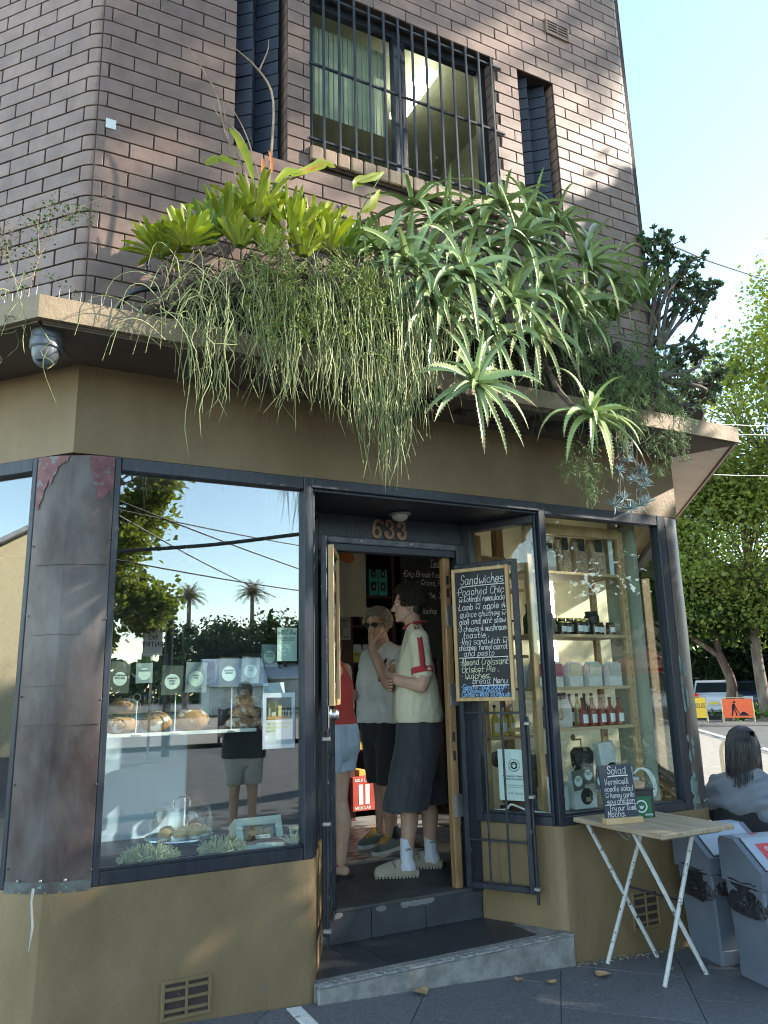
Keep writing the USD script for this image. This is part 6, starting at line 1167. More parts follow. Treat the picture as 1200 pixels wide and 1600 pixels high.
# ================================================================ people
def skinlook(n, a, b): return look(n, a, b, rough=.5, nscale=9, bump=.05, bscale=120)
LK['skin'] = skinlook('fair_skin', (.50, .30, .21), (.58, .36, .26)); LK['skin2'] = skinlook('ruddy_skin', (.50, .27, .19), (.60, .36, .26)); LK['skin3'] = skinlook('tanned_skin', (.47, .28, .18), (.56, .35, .24))
def cloth(n, c, var=.88, s=None, bump=.25): return look(n, tuple(x*var for x in c), c, rough=.85, nscale=7, bump=bump, bscale=22, sheen=.15, bdist=.012)
def ball(p, r, n=18): return m3.Manifold.sphere(float(r), n).translate([float(q) for q in p])
def ell(p, r, ax=None, n=22):
    m = m3.Manifold.sphere(1.0, n).scale([float(q) for q in r])
    if ax is not None:
        M = np.zeros((3, 4)); M[:, :3] = np.array(ax).T; m = m.transform(M)
    return m.translate([float(q) for q in p])
def chain(js, n=18):
    """A tapering limb through joints (point, radius)."""
    s = [ball(p, r, n) for p, r in js]; return [m3.Manifold.batch_hull([a, b]) for a, b in zip(s[:-1], s[1:])]
def hullof(js, n=18): return m3.Manifold.batch_hull([ball(p, r, n) for p, r in js])
def skin_of(parts, edge=.014, it=10, cut=None, fold=0.0):
    m = m3.Manifold.batch_boolean(parts, m3.OpType.Add)
    if cut is not None: m = cut(m)
    m = m.refine_to_length(edge); q = m.to_mesh(); t = trimesh.Trimesh(q.vert_properties[:, :3], q.tri_verts, process=True)
    v0 = t.vertices.copy(); trimesh.smoothing.filter_taubin(t, .5, .53, it); v1 = np.array(t.vertices); bad = ~(np.linalg.norm(v1-v0, axis=1) < .02); v1[bad] = v0[bad]; t.vertices = v1
    if fold:
        q = v1*A(1, 1, .55); n_ = meshkit.fbm(q*A(9, 9, 7)+3*meshkit.noise(q*5)[:, None], 3, 3)-.5; rid = 1-2*np.abs(meshkit.noise(v1*A(13, 13, 5)+4*meshkit.noise(v1*3, 5)[:, None], 9)-.5); t.vertices = v1+t.vertex_normals*(fold*(n_*1.6+(rid-.5)*.8))[:, None]
    return t
class Body:
    """A local frame: f forward, l the person's left, up; base on the floor."""
    def __init__(s, base, face): s.b = A(*base); s.f = unit(A(*face, 0)); s.l = A(-s.f[1], s.f[0], 0); s.ax = [s.f, s.l, A(0, 0, 1)]
    def __call__(s, f, l, u): return s.b+s.f*f+s.l*l+A(0, 0, u)
    def all(s, *v): return [(s(*a), r) for a, r in v]
def head(P, c, look_dir, k=1.0, tilt=0.0):
    """Skull, face, nose, brow, lips, chin and ears round the centre c; returns parts and a frame function (fwd, left, up)."""
    f = unit(A(look_dir[0], look_dir[1], tilt)); l = unit(np.cross(A(0, 0, 1), f)); u = np.cross(f, l); ax = [f, l, u]
    H = lambda a, b, d: A(*c)+k*(f*a+l*b+u*d)
    pr = [ell(H(-.012, 0, .025), k*A(.098, .076, .098), ax, 28), ell(H(.018, 0, -.035), k*A(.072, .062, .085), ax, 24), m3.Manifold.batch_hull([ball(H(.074, 0, -.092), k*.018), ball(H(.045, .030, -.085), k*.02), ball(H(.045, -.030, -.085), k*.02), ball(H(0, .05, -.055), k*.02), ball(H(0, -.05, -.055), k*.02)]),
          m3.Manifold.batch_hull([ball(H(.086, 0, .010), k*.010), ball(H(.108, 0, -.026), k*.0105), ball(H(.090, .013, -.030), k*.008), ball(H(.090, -.013, -.030), k*.008)]), m3.Manifold.batch_hull([ball(H(.078, .032, .026), k*.010), ball(H(.078, -.032, .026), k*.010), ball(H(.084, 0, .03), k*.01)]),
          m3.Manifold.batch_hull([ball(H(.082, .018, -.060), k*.007), ball(H(.082, -.018, -.060), k*.007), ball(H(.091, 0, -.057), k*.006)]), m3.Manifold.batch_hull([ball(H(.080, .014, -.070), k*.007), ball(H(.080, -.014, -.070), k*.007), ball(H(.088, 0, -.070), k*.006)])]
    for s in (1, -1): pr += [ell(H(-.005, s*.076, -.005), k*A(.017, .009, .030), ax, 16), ell(H(.002, s*.072, -.022), k*A(.010, .008, .012), ax, 12)]
    return pr, H, ax
def eyes(H, t, k=1.0):
    wm, im = look('eye_white', (.7, .68, .65), rough=.2), LK['black']
    for s in (1, -1):
        put('eye', MB().blob(H(.071, s*.031, .010), k*.0115, 2), wm, t); put('iris', MB().blob(H(.0795, s*.031, .010), k*.0052, 2), im, t)
def fingers(P, wrist, d, palm_n, side, curl=.5, k=1.0):
    """A hand from the wrist along d; palm_n faces out of the palm, side points to the thumb; returns parts (palm, four fingers, thumb)."""
    d, pn = unit(d), unit(palm_n); sd = unit(A(*side)-d*np.dot(d, side)); pn = unit(np.cross(d, sd))*np.sign(np.dot(np.cross(d, sd), palm_n) or 1); w = A(*wrist); out = []
    kn = [w+d*.088*k+sd*x*k for x in (.030, .010, -.010, -.028)]
    out.append(m3.Manifold.batch_hull([ball(w+sd*.018, .014*k), ball(w-sd*.018, .014*k), ball(kn[0], .0115*k), ball(kn[3], .0105*k)]))
    for p, L in zip(kn, (.070, .078, .072, .056)):
        js = [(p-d*.012, .0105*k)]; q, a = p, 0
        for seg, fr in ((.45, .35), (.32, .9), (.23, 1.3)):
            a = curl*fr; dd = d*math.cos(a)+pn*math.sin(a); q = q+dd*L*seg*k; js.append((q, .0098*k-.001*len(js)*k))
        out += chain(js, 12)
    b = w+d*.022*k+sd*.022*k; out += chain([(b, .014*k), (b+(sd*.75+d*.55+pn*.35)*.034*k, .0115*k), (b+(sd*.75+d*.9+pn*.5)*.062*k, .0095*k), (b+(sd*.62+d*1.15+pn*.75)*.082*k, .008*k)], 12)
    return out
def curls(m, c, ax, rads, n, seed, part, t, size=.014, zmin=-.3, fmax=.55, thick=.0035):
    """Curly hair: many small loops standing on the scalp."""
    r = np.random.default_rng(seed); mb = MB(); made = 0
    while made < n:
        d = unit(r.normal(size=3))
        if d[2] < zmin or (d[0] > fmax and d[2] < .45): continue
        p = A(*c)+ax[0]*d[0]*rads[0]+ax[1]*d[1]*rads[1]+ax[2]*d[2]*rads[2]; o = ax[0]*d[0]+ax[1]*d[1]+ax[2]*d[2]; e = unit(np.cross(o, r.normal(size=3))); g = np.linspace(0, 1.7*np.pi, 7); s = size*r.uniform(.6, 1.3)
        mb.tube(p+np.outer(np.sin(g)*s, e)+np.outer((1-np.cos(g))*s*.6, o)+np.outer(g*s*.12, np.cross(o, e)), thick, 4, cap=False); made += 1
    put(part, mb, m, t, smooth=True, kind='stuff')
def shoe(P, heel, toe, z, w, h, n=10):
    h_, t_ = A(*heel, z), A(*toe, z); d = unit(t_-h_); L = np.linalg.norm(t_-h_); s = np.cross(A(0, 0, 1), d)
    Q = lambda a, b, c: h_+d*a*L+s*b+A(0, 0, c)
    return [m3.Manifold.batch_hull([ball(Q(.12, 0, h*.55), w*.40), ball(Q(.12, 0, w*.34), w*.36), ball(Q(.55, .004, w*.36), w*.44)]), m3.Manifold.batch_hull([ball(Q(.55, .004, w*.36), w*.44), ball(Q(.55, 0, h*.5), w*.3), ball(Q(.86, .006, w*.28), w*.36), ball(Q(.93, 0, w*.24), w*.28)])], Q, d, s

# ---- man in the cream shirt, in profile to the left in the doorway
def cream_man():
    P = Body((2.625, 0.99, FZ), (-.90, .43)); t = thing('person', 'person in a cream shirt with red stripes, long dark shorts and beige slides', 'person', P.b)
    hd, H, ax = head(P, P(.04, 0, 1.705), P.f+A(.02, .06, 0), 1.0, -.05)
    lh = fingers(P, P(.191, -.035, 1.247), A(*(P.f*.1-P.l*.9))+A(0, 0, .2), -P.l*.3+A(0, 0, 1), A(0, 0, 1)-P.l*.2, .7)
    body = hd+chain(P.all(((-.015, 0, 1.50), .062), ((.005, 0, 1.57), .058), ((.02, 0, 1.64), .058)))
    body += [hullof(P.all(((-.01, .15, 1.46), .055), ((-.01, -.15, 1.46), .055), ((0, .10, 1.25), .10), ((0, -.10, 1.25), .10))), hullof(P.all(((0, .10, 1.25), .10), ((0, -.10, 1.25), .10), ((0, .09, .98), .115), ((0, -.09, .98), .115)))]
    body += chain(P.all(((-.02, .19, 1.455), .056), ((-.03, .262, 1.19), .045), ((-.015, .268, 1.165), .044), ((.13, .17, 1.20), .038), ((.19, -.03, 1.245), .027)))+lh
    body += chain(P.all(((-.02, -.19, 1.455), .056), ((-.02, -.235, 1.17), .043), ((.13, -.16, 1.15), .036), ((.18, .04, 1.17), .027)))+fingers(P, P(.18, .045, 1.17), P.l*.9+P.f*.1, -P.f, A(0, 0, 1), .5)
    for s, kx in ((1, .10), (-1, -.07)):
        body += chain(P.all(((0, s*.09, .95), .098), ((kx*.7+.02, s*.10, .50), .060), ((kx*.85-.01, s*.105, .34), .058), ((kx, s*.11, .12), .036), ((kx-.01, s*.11, .05), .036)))
    put('body', skin_of(body, .013, 8), LK['skin'], t, smooth=True); eyes(H, t)
    sh = [hullof(P.all(((-.005, .165, 1.47), .058), ((-.005, -.165, 1.47), .058), ((.0, .045, 1.53), .055), ((.0, -.045, 1.53), .055), ((.005, .115, 1.28), .120), ((.005, -.115, 1.28), .120))), hullof(P.all(((.005, .115, 1.28), .120), ((.005, -.115, 1.28), .120), ((.025, .105, .98), .138), ((.025, -.105, .98), .138), ((-.03, .10, .98), .134)))]
    for s in (1, -1): sh += chain(P.all(((-.01, s*.187, 1.465), .066), ((-.027, s*.240, 1.255), .068)))
    def cut(m): return m.trim_by_plane((0, 0, 1), FZ+.935)-ball(P(.03, 0, 1.605), .062)
    tee = put('cream_shirt', skin_of(sh, .012, 6, cut, .012), cloth('cream_jersey', (.66, .62, .44), .93), t, smooth=True)
    red = cloth('red_trim', (.45, .03, .035))
    g = np.linspace(0, 2*np.pi, 22); c0_, c1_ = P(-.024, .236, 1.275), P(-.027, .243, 1.238); dr_ = unit(c1_-c0_); e1 = unit(np.cross(dr_, P.f)); e2 = np.cross(dr_, e1)
    v = np.vstack([c+(np.cos(g)[:, None]*e1+np.sin(g)[:, None]*e2)*r_ for c, r_ in ((c0_, .0715), (c1_, .0725), (c1_, .064))]); put('sleeve_cuff', MB().add(v, [[a*22+i, a*22+i+1, (a+1)*22+i+1, (a+1)*22+i] for a in (0, 1) for i in range(21)]), red, tee, smooth=True)
    mb = MB(); p = resample([P(.0, .075, 1.590), P(-.005, .14, 1.545), P(-.008, .215, 1.522), P(-.016, .266, 1.45), P(-.024, .297, 1.35), P(-.026, .309, 1.275)], 20); blade(mb, p, np.full(20, .034), P.f, 0, .06); put('shoulder_stripe', mb, red, tee, smooth=True)
    mb = MB(); q = resample([P(.075, .03, 1.545), P(.04, .066, 1.565), P(-.03, .070, 1.585), P(-.075, .03, 1.59), P(-.08, 0, 1.59), P(-.075, -.03, 1.59)], 20); mb.tube(q, .010, 6); put('collar_band', mb, red, tee, smooth=True)
    put('hem_tag', MB().box((0, 0, 0), (.026, .003, .012), 0, Frame(P(.065, .222, .965), -P.f, P.l)), LK['ink'], tee, smooth=False)
    so = [hullof(P.all(((.01, .10, .97), .125), ((.01, -.10, .97), .125), ((.0, .11, .80), .148), ((.0, -.11, .80), .148))), hullof(P.all(((0, .10, .82), .148), ((.085, .12, .50), .135), ((.105, .125, .40), .142), ((0, .0, .80), .10))), hullof(P.all(((0, -.10, .82), .145), ((-.045, -.11, .50), .125), ((-.065, -.12, .40), .130), ((0, .0, .80), .10)))]
    put('long_shorts', skin_of(so, .016, 8, lambda m: m.trim_by_plane((0, 0, 1), FZ+.40).trim_by_plane((0, 0, -1), -(FZ+1.02)), .012), cloth('charcoal_twill', (.045, .047, .052), .75, bump=.35), t, smooth=True)
    sock, beige = cloth('white_rib_sock', (.74, .75, .80), .92), cloth('beige_suede', (.46, .40, .29), .85)
    for s, kx, toe in ((1, .10, (.20, .08)), (-1, -.07, (.2, -.03))):
        k = chain(P.all(((kx*.98, s*.11, .215), .044), ((kx, s*.11, .10), .041), ((kx-.015, s*.11, .055), .044)))+[hullof(P.all(((kx-.015, s*.11, .055), .042), ((kx+.08, s*.115, .055), .036)))]
        sk = put('sock', skin_of(k, .010, 4, lambda m: m.trim_by_plane((0, 0, -1), -(FZ+.228))), sock, t, smooth=True)
        mb = MB(); fr = Frame(P(kx-.01, s*.11+.0475, .165), -P.f, P.l); chalk(mb, [np.array([[-.022, 0], [-.012, .008], [-.004, -.004], [.004, .010], [.012, -.003], [.022, .003]]), np.array([[-.012, -.006], [.0, .003], [.012, .008]])], fr, .0, .0035); put('sock_logo', mb, LK['ink'], sk, smooth=False)
        hl, tt = P(kx-.075, s*.11, 0)[:2], P(kx+.205, s*.12, 0)[:2]; d = unit(A(*(tt-hl), 0)); sd = np.cross(A(0, 0, 1), d); Q = lambda a, b, c: A(*hl, FZ)+d*a+sd*b+A(0, 0, c)
        sole = MB(); a = np.linspace(0, 1, 15); outl = [Q(x*.285, y, 0) for x, y in ((0, -.022), (.02, -.036), (.3, -.040), (.55, -.046), (.8, -.046), (.95, -.030), (1, 0), (.95, .030), (.8, .046), (.55, .046), (.3, .040), (.02, .036), (0, .022))]
        sole.prism([tuple(q[:2]) for q in outl], FZ+.014, FZ+.042)
        for i in range(13):
            w_ = .034+.009*math.sin(i/12*3); sole.prism([tuple(Q(.01+i*.0212, -w_, 0)[:2]), tuple(Q(.024+i*.0212, -w_, 0)[:2]), tuple(Q(.024+i*.0212, w_, 0)[:2]), tuple(Q(.01+i*.0212, w_, 0)[:2])], FZ+.001, FZ+.0142)
        so_ = put('slide_sole', sole, beige, t, smooth=False)
        upm = [m3.Manifold.batch_hull([ball(Q(.13, .0, .075), .032), ball(Q(.13, .028, .045), .02), ball(Q(.13, -.028, .045), .02), ball(Q(.21, .026, .045), .021), ball(Q(.21, -.026, .045), .021), ball(Q(.255, 0, .045), .024), ball(Q(.19, 0, .062), .028)])]
        put('slide_upper', skin_of(upm, .010, 5), beige, t, smooth=True)
        put('slide_strap', MB().bar(Q(.150, .046, .060), Q(.165, .020, .094), .03, .006, d), cloth('slide_tape', (.25, .2, .14)), so_, smooth=False)
    curls(look('dark_brown_hair', (.012, .008, .006), (.03, .02, .014), rough=.55), H(-.018, 0, .045), ax, (.105, .087, .098), 1500, 5, 'curly_hair', t, .017, -.42, .5)
    put('hair_base', skin_of([ell(H(-.026, 0, .040), A(.095, .084, .090), ax), ell(H(-.055, 0, -.01), A(.055, .070, .07), ax)], .012, 4), LK['black'], t, smooth=True)
cream_man()
# ---- man in white with sunglasses, hand at his face
def white_man():
    P = Body((2.80, 1.80, FZ), (-.86, -.22)); t = thing('person', 'person with grey curls and sunglasses in a white T-shirt, hand at the face', 'person', P.b)
    hd, H, ax = head(P, P(.06, 0, 1.635), P.f+A(.05, -.30, 0), 1.02, -.12); body = list(hd)
    body += chain(P.all(((-.01, 0, 1.42), .065), ((.03, 0, 1.55), .058)))+[hullof(P.all(((0, .15, 1.39), .06), ((0, -.15, 1.39), .06), ((.01, .11, 1.15), .115), ((.01, -.11, 1.15), .115))), hullof(P.all(((.01, .11, 1.15), .115), ((.01, -.11, 1.15), .115), ((0, .1, .93), .12), ((0, -.1, .93), .12)))]
    wr = H(.150, .030, -.165); fd = unit(H(.118, .0, .02)-wr); el = P(.19, .255, 1.19)
    body += chain([(P(-.01, .19, 1.39), .058), (el, .046), ((el*.55+wr*.45), .042), (wr, .029)])+fingers(P, wr, fd, -unit(P.f), P.l*.8+P.f*.3, .35)
    w2 = P(.42, -.12, 1.12); body += chain([(P(-.01, -.19, 1.39), .058), (P(.03, -.25, 1.10), .045), (w2-P.f*.15, .038), (w2, .029)])+fingers(P, w2, P.f*.8+A(0, 0, .35), A(0, 0, 1)-P.f*.2, P.l*.6+A(0, 0, .5), 1.0)
    for s, kx in ((1, .06), (-1, -.03)): body += chain(P.all(((0, s*.09, .90), .10), ((kx, s*.10, .48), .062), ((kx-.01, s*.10, .34), .058), ((kx, s*.10, .10), .04)))
    put('body', skin_of(body, .012, 8), LK['skin2'], t, smooth=True); eyes(H, t)
    sh = [hullof(P.all(((0, .16, 1.40), .062), ((0, -.16, 1.40), .062), ((0, .05, 1.455), .055), ((0, -.05, 1.455), .055), ((.02, .12, 1.18), .128), ((.02, -.12, 1.18), .128))), hullof(P.all(((.02, .12, 1.18), .128), ((.02, -.12, 1.18), .128), ((.02, .11, .92), .135), ((.02, -.11, .92), .135)))]
    sh += chain([(P(-.01, .185, 1.395), .070), (P(.06, .215, 1.30), .066), (P(.085, .222, 1.27), .064)])+chain(P.all(((-.01, -.185, 1.395), .070), ((.01, -.23, 1.20), .064)))
    tee = put('white_tshirt', skin_of(sh, .014, 6, lambda m: m.trim_by_plane((0, 0, 1), FZ+.90)-ball(P(.04, 0, 1.53), .064), .014), cloth('white_jersey', (.76, .74, .71), .94), t, smooth=True)
    mb = MB(); p = resample([P(-.09, .09, 1.33), P(-.02, .125, 1.475), P(.08, .12, 1.38), P(.145, .115, 1.2), P(.10, .20, 1.02), P(-.03, .245, .98)], 18); blade(mb, p, np.full(18, .04), P.l, 0, .08); put('bag_strap', mb, LK['black'], tee, smooth=True)
    so = [hullof(P.all(((.01, .1, .93), .125), ((.01, -.1, .93), .125), ((0, .1, .80), .125), ((0, -.1, .80), .125)))]+chain(P.all(((0, .09, .84), .13), ((.05, .1, .48), .105)))+chain(P.all(((0, -.09, .84), .13), ((-.02, -.1, .48), .105)))
    put('dark_shorts', skin_of(so, .016, 6, lambda m: m.trim_by_plane((0, 0, 1), FZ+.46), .012), cloth('black_twill', (.02, .02, .022)), t, smooth=True)
    lace, sm, ss = look('orange_lace', (.6, .33, .06), rough=.7), cloth('grey_green_mesh', (.10, .12, .10)), look('pale_rubber_sole', (.5, .5, .46), rough=.6)
    for s, heel, toe in ((1, (.0, .10), (.27, .16)), (-1, (-.08, -.11), (.19, -.10))):
        pr, Q, d, sd = shoe(P, P(*heel, 0)[:2], P(*toe, 0)[:2], FZ+.012, .098, .105); sh_ = put('shoe', skin_of(pr, .010, 5), sm, t, smooth=True)
        put('sole', MB().prism([tuple(Q(x, y, 0)[:2]) for x, y in ((-.04, -.022), (.05, -.040), (.5, -.046), (.8, -.050), (1.0, -.028), (1.05, 0), (1.0, .030), (.8, .050), (.5, .048), (.05, .040), (-.04, .022))], FZ+.001, FZ+.03), ss, sh_, smooth=False)
        mb = MB()
        for i in range(5):
            a = .46+i*.075; zz = .108-i*.0095; mb.tube(resample([Q(a, -.030, zz-.018), Q(a+.03, 0, zz+.006), Q(a+.02, .030, zz-.018)], 6), .0035, 5); mb.tube(resample([Q(a+.03, -.030, zz-.020), Q(a+.01, 0, zz+.007), Q(a-.01, .030, zz-.016)], 6), .0035, 5)
        put('laces', mb, lace, sh_, smooth=True)
        put('sock', MB().tube([Q(.17, 0, .07), Q(.16, 0, .16)], [.043, .041], 14), LK['black'], t, smooth=True)
    curls(look('grey_sandy_hair', (.26, .20, .14), (.40, .33, .25), rough=.6), H(-.020, 0, .034), ax, (.104, .090, .094), 1100, 6, 'curly_hair', t, .015, -.45, .55)
    put('hair_base', skin_of([ell(H(-.030, 0, .030), A(.092, .082, .088), ax), ell(H(-.055, 0, -.02), A(.05, .068, .06), ax)], .012, 4), look('grey_hair_base', (.22, .17, .12), rough=.7), t, smooth=True)
    sg = MB()
    for s in (1, -1): sg.prism([(a, b) for a, b in zip(.030*np.cos(np.linspace(0, 2*np.pi, 16))*1.05, .021*np.sin(np.linspace(0, 2*np.pi, 16)))], -.003, .003, Frame(H(.096, s*.034, .006), ax[1], ax[2], ax[0])); sg.bar(H(.094, s*.066, .014), H(-.005, s*.083, .012), .012, .004)
    sg.bar(H(.100, .012, .012), H(.100, -.012, .012), .005, .004); put('sunglasses', sg, look('black_gloss', (.01, .01, .012), rough=.15), t, smooth=False)
white_man()
# ---- person in the red top, mostly behind the left gate
def red_person():
    P = Body((2.065, 1.12, FZ), (-.55, .83)); t = thing('person', 'person in a red top and denim shorts, half hidden by the left gate', 'person', P.b)
    hd, H, ax = head(P, P(.05, 0, 1.50), P.f, .96); body = list(hd)+chain(P.all(((0, 0, 1.30), .05), ((.03, 0, 1.42), .048)))
    body += [hullof(P.all(((0, .13, 1.27), .045), ((0, -.13, 1.27), .045), ((0, .085, 1.05), .085), ((0, -.085, 1.05), .085))), hullof(P.all(((0, .085, 1.05), .085), ((0, -.085, 1.05), .085), ((-.01, .09, .84), .115), ((-.01, -.09, .84), .115)))]
    for s in (1, -1):
        body += chain(P.all(((0, s*.16, 1.28), .045), ((-.02, s*.185, 1.04), .036), ((.10, s*.15, .96), .032), ((.26, s*.08, 1.02), .024)))+fingers(P, P(.26, s*.08, 1.02), P.f, A(0, 0, 1), -P.l*s, .8, .9)
        body += chain(P.all(((0, s*.085, .84), .098), ((.01, s*.085, .46), .056), ((-.02, s*.085, .32), .056), ((0, s*.085, .09), .034)))+[hullof(P.all(((-.03, s*.085, .035), .03), ((.06, s*.09, .03), .028))), hullof(P.all(((.06, s*.09, .03), .028), ((.15, s*.10, .02), .022), ((.17, s*.085, .018), .016)))]
    put('body', skin_of(body, .013, 8), LK['skin3'], t, smooth=True); eyes(H, t)
    top = [hullof(P.all(((0, .085, 1.16), .097), ((0, -.085, 1.16), .097), ((0, .08, 1.02), .095), ((0, -.08, 1.02), .095))), hullof(P.all(((0, .08, 1.02), .095), ((0, -.08, 1.02), .095), ((-.01, .09, .86), .122), ((-.01, -.09, .86), .122)))]+[hullof(P.all(((0, s*.09, 1.31), .03), ((0, s*.10, 1.18), .085))) for s in (1, -1)]
    put('red_top', skin_of(top, .012, 5, lambda m: m.trim_by_plane((0, 0, 1), FZ+.86), .007), cloth('red_rib', (.52, .05, .035)), t, smooth=True)
    so = [hullof(P.all(((-.01, .09, .88), .12), ((-.01, -.09, .88), .12), ((-.01, .09, .80), .125), ((-.01, -.09, .80), .125)))]+chain(P.all(((-.01, .088, .82), .122), ((0, .095, .66), .098)))+chain(P.all(((-.01, -.088, .82), .122), ((0, -.095, .66), .098)))
    put('denim_shorts', skin_of(so, .012, 5, lambda m: m.trim_by_plane((0, 0, 1), FZ+.64), .010), cloth('pale_denim', (.42, .49, .56), .9), t, smooth=True)
    put('hair', skin_of([ell(H(-.03, 0, .03), A(.10, .085, .095), ax), ell(H(-.07, 0, -.08), A(.05, .07, .12), ax)], .012, 4), look('brown_hair', (.05, .03, .02), rough=.6), t, smooth=True)
    for s in (1, -1): put('sandal', MB().prism([tuple(P(x, s*.09+y, 0)[:2]) for x, y in ((-.07, -.035), (.1, -.045), (.2, -.02), (.2, .03), (.1, .045), (-.07, .035))], FZ+.001, FZ+.014), LK['black'], t, smooth=False)
red_person()
# ---- seated person outside, seen from behind, grey shawl
def seated():
    g0 = gz(4.75, -.2); c = at(1158, 1168, -.02); base = A(c[0]+.02, c[1], c[2]-.80)
    P = Body(base, (.75, .35)); t = thing('person', 'seated person seen from behind, long dark hair, grey shawl over black clothes', 'person', base)
    hd, H, ax = head(P, P(.03, 0, .80), P.f+A(.1, -.25, 0), 1.0, -.12); body = list(hd)+chain(P.all(((-.02, 0, .60), .055), ((.01, 0, .72), .05)))
    body += [hullof(P.all(((-.02, .14, .56), .05), ((-.02, -.14, .56), .05), ((-.02, .1, .3), .10), ((-.02, -.1, .3), .10), ((0, .11, .06), .12), ((0, -.11, .06), .12)))]
    for s in (1, -1):
        w = P(.36, s*.12, .20); body += chain([(P(-.01, s*.175, .56), .05), (P(.02, s*.215, .28), .042), (P(.17, s*.18, .20), .037), (w, .026)])+fingers(P, w, P.f, A(0, 0, -1), -P.l*s, .4, .95)
        body += chain(P.all(((0, s*.1, .05), .10), ((.42, s*.11, .06), .062), ((.40, s*.11, -.30), .045)))+[hullof(P.all(((.38, s*.11, -.36), .035), ((.52, s*.12, -.37), .03)))]
    put('body', skin_of(body, .014, 8), LK['skin'], t, smooth=True); eyes(H, t)
    to = [hullof(P.all(((-.02, .15, .565), .058), ((-.02, -.15, .565), .058), ((-.02, .11, .3), .115), ((-.02, -.11, .3), .115))), hullof(P.all(((-.02, .11, .3), .115), ((-.02, -.11, .3), .115), ((0, .12, .05), .135), ((0, -.12, .05), .135)))]+[q for s in (1, -1) for q in chain([(P(-.01, s*.18, .555), .064), (P(.015, s*.215, .38), .062)])]+[hullof(P.all(((0, s*.1, .05), .11), ((.40, s*.11, .06), .075))) for s in (1, -1)]
    put('black_dress', skin_of(to, .014, 6, None, .014), cloth('black_cotton', (.012, .012, .014)), t, smooth=True)
    sw_ = [hullof(P.all(((-.03, .17, .58), .055), ((-.03, -.17, .58), .055), ((-.05, .0, .64), .05), ((-.07, .10, .47), .085), ((-.07, -.10, .47), .085))), hullof(P.all(((-.02, .19, .57), .062), ((-.03, .222, .46), .060), ((-.06, .10, .46), .08))), hullof(P.all(((-.02, -.19, .57), .062), ((-.03, -.225, .40), .065), ((-.06, -.10, .43), .085))), hullof(P.all(((.05, .10, .56), .05), ((-.02, .17, .58), .055), ((.03, 0, .62), .05))), hullof(P.all(((.05, -.10, .56), .05), ((-.02, -.17, .58), .055), ((.03, 0, .62), .05)))]
    tm_ = skin_of(sw_, .011, 6); v = np.array(tm_.vertices); fo = np.sin((v@P.l)*26+(v[:, 2])*58+3*meshkit.noise(v*7))*.012; v += tm_.vertex_normals*fo[:, None]
    put('grey_shawl', (v, np.array(tm_.faces)), cloth('grey_wool', (.17, .19, .22), .85), t, smooth=True)
    hm = look('dark_streaked_hair', (.018, .015, .014), (.085, .075, .07), rough=.45, nscale=60, stretch=(4, 4, .25)); hb = skin_of([ell(H(-.022, 0, .03), A(.105, .090, .100), ax), ell(H(-.05, 0, -.06), A(.072, .085, .12), ax), ell(H(-.045, -.03, -.17), A(.06, .07, .12), ax)], .011, 5)
    hv = np.array(hb.vertices); hv += hb.vertex_normals*(.016*(meshkit.noise(hv*A(70, 70, 7))-.5)+.02*(meshkit.noise(hv*A(22, 22, 5), 4)-.5))[:, None]; hp = put('long_hair', (hv, np.array(hb.faces)), hm, t, smooth=True); r = np.random.default_rng(4); mb = MB()
    for _ in range(700):
        a = r.uniform(-2.4, 2.4); o = lambda k, z: H(-.022-.103*k*math.cos(a), .092*k*math.sin(a), z)
        mb.tube(resample([H(-.02-.02*math.cos(a), .02*math.sin(a), .134), o(.8, .10), o(1.04+.06*r.random(), .02), o(1.06+.10*r.random(), -.07), o(.95+.25*r.random(), -.14-.12*r.random()*(abs(a) < 1.6))], 9), np.linspace(.0028, .0009, 9), 3, cap=False)
    put('hair_strands', mb, hm, hp, smooth=True, kind='stuff')
    g = MB(); g.bar(H(.09, -.066, .012), H(-.005, -.082, .012), .006, .004); g.bar(H(.09, .066, .012), H(-.005, .082, .012), .006, .004); g.bar(H(.098, .066, .006), H(.098, -.066, .006), .030, .004); put('glasses', g, LK['black'], t, smooth=False)
    q = P(.0, 0, 0); g0 = gz(q[0], q[1]); st_ = thing('low_stool', 'low dark stool under the seated person beside the bins', 'stool', (q[0], q[1], g0))
    put('seat', MB().box((q[0]-.2, q[1]-.2, P.b[2]-.115), (q[0]+.2, q[1]+.2, P.b[2]-.085), .01), LK['timber_old'], st_, smooth=False)
    for a, b in ((-1, -1), (1, -1), (-1, 1), (1, 1)): put('leg', MB().tube([(q[0]+a*.16, q[1]+b*.16, P.b[2]-.115), (q[0]+a*.19, q[1]+b*.19, g0)], .016, 8), LK['iron'], st_)
seated()
# ================================================================ fixtures: dome camera, doorway light
dc = A(.14, -.29, AZ0); t = thing('dome_camera', 'grey dome security camera under the left corner of the awning', 'security camera', dc)
gm = look('grey_housing', (.10, .11, .12), (.16, .17, .18), rough=.35, metal=.4, nscale=9)
put('mount', MB().lathe([(0, 0), (.062, 0), (.064, -.035), (.061, -.040)], dc, 28), gm, t); put('collar', MB().lathe([(.061, -.040), (.066, -.043), (.066, -.075), (.060, -.082)], dc, 28), gm, t)
put('housing', MB().lathe([(.058, -.080), (.056, -.105), (.045, -.135), (.025, -.152), (0, -.157)], dc, 28), gm, t); put('dome_window', MB().lathe([(.0, -.160), (.018, -.158), (.030, -.150)], dc+A(-.008, -.012, .012), 20), LK['black'], t)
lc = A(2.16, .30, 2.372); t = thing('doorway_light', 'oval metal-rimmed ceiling light above the house number', 'light', lc)
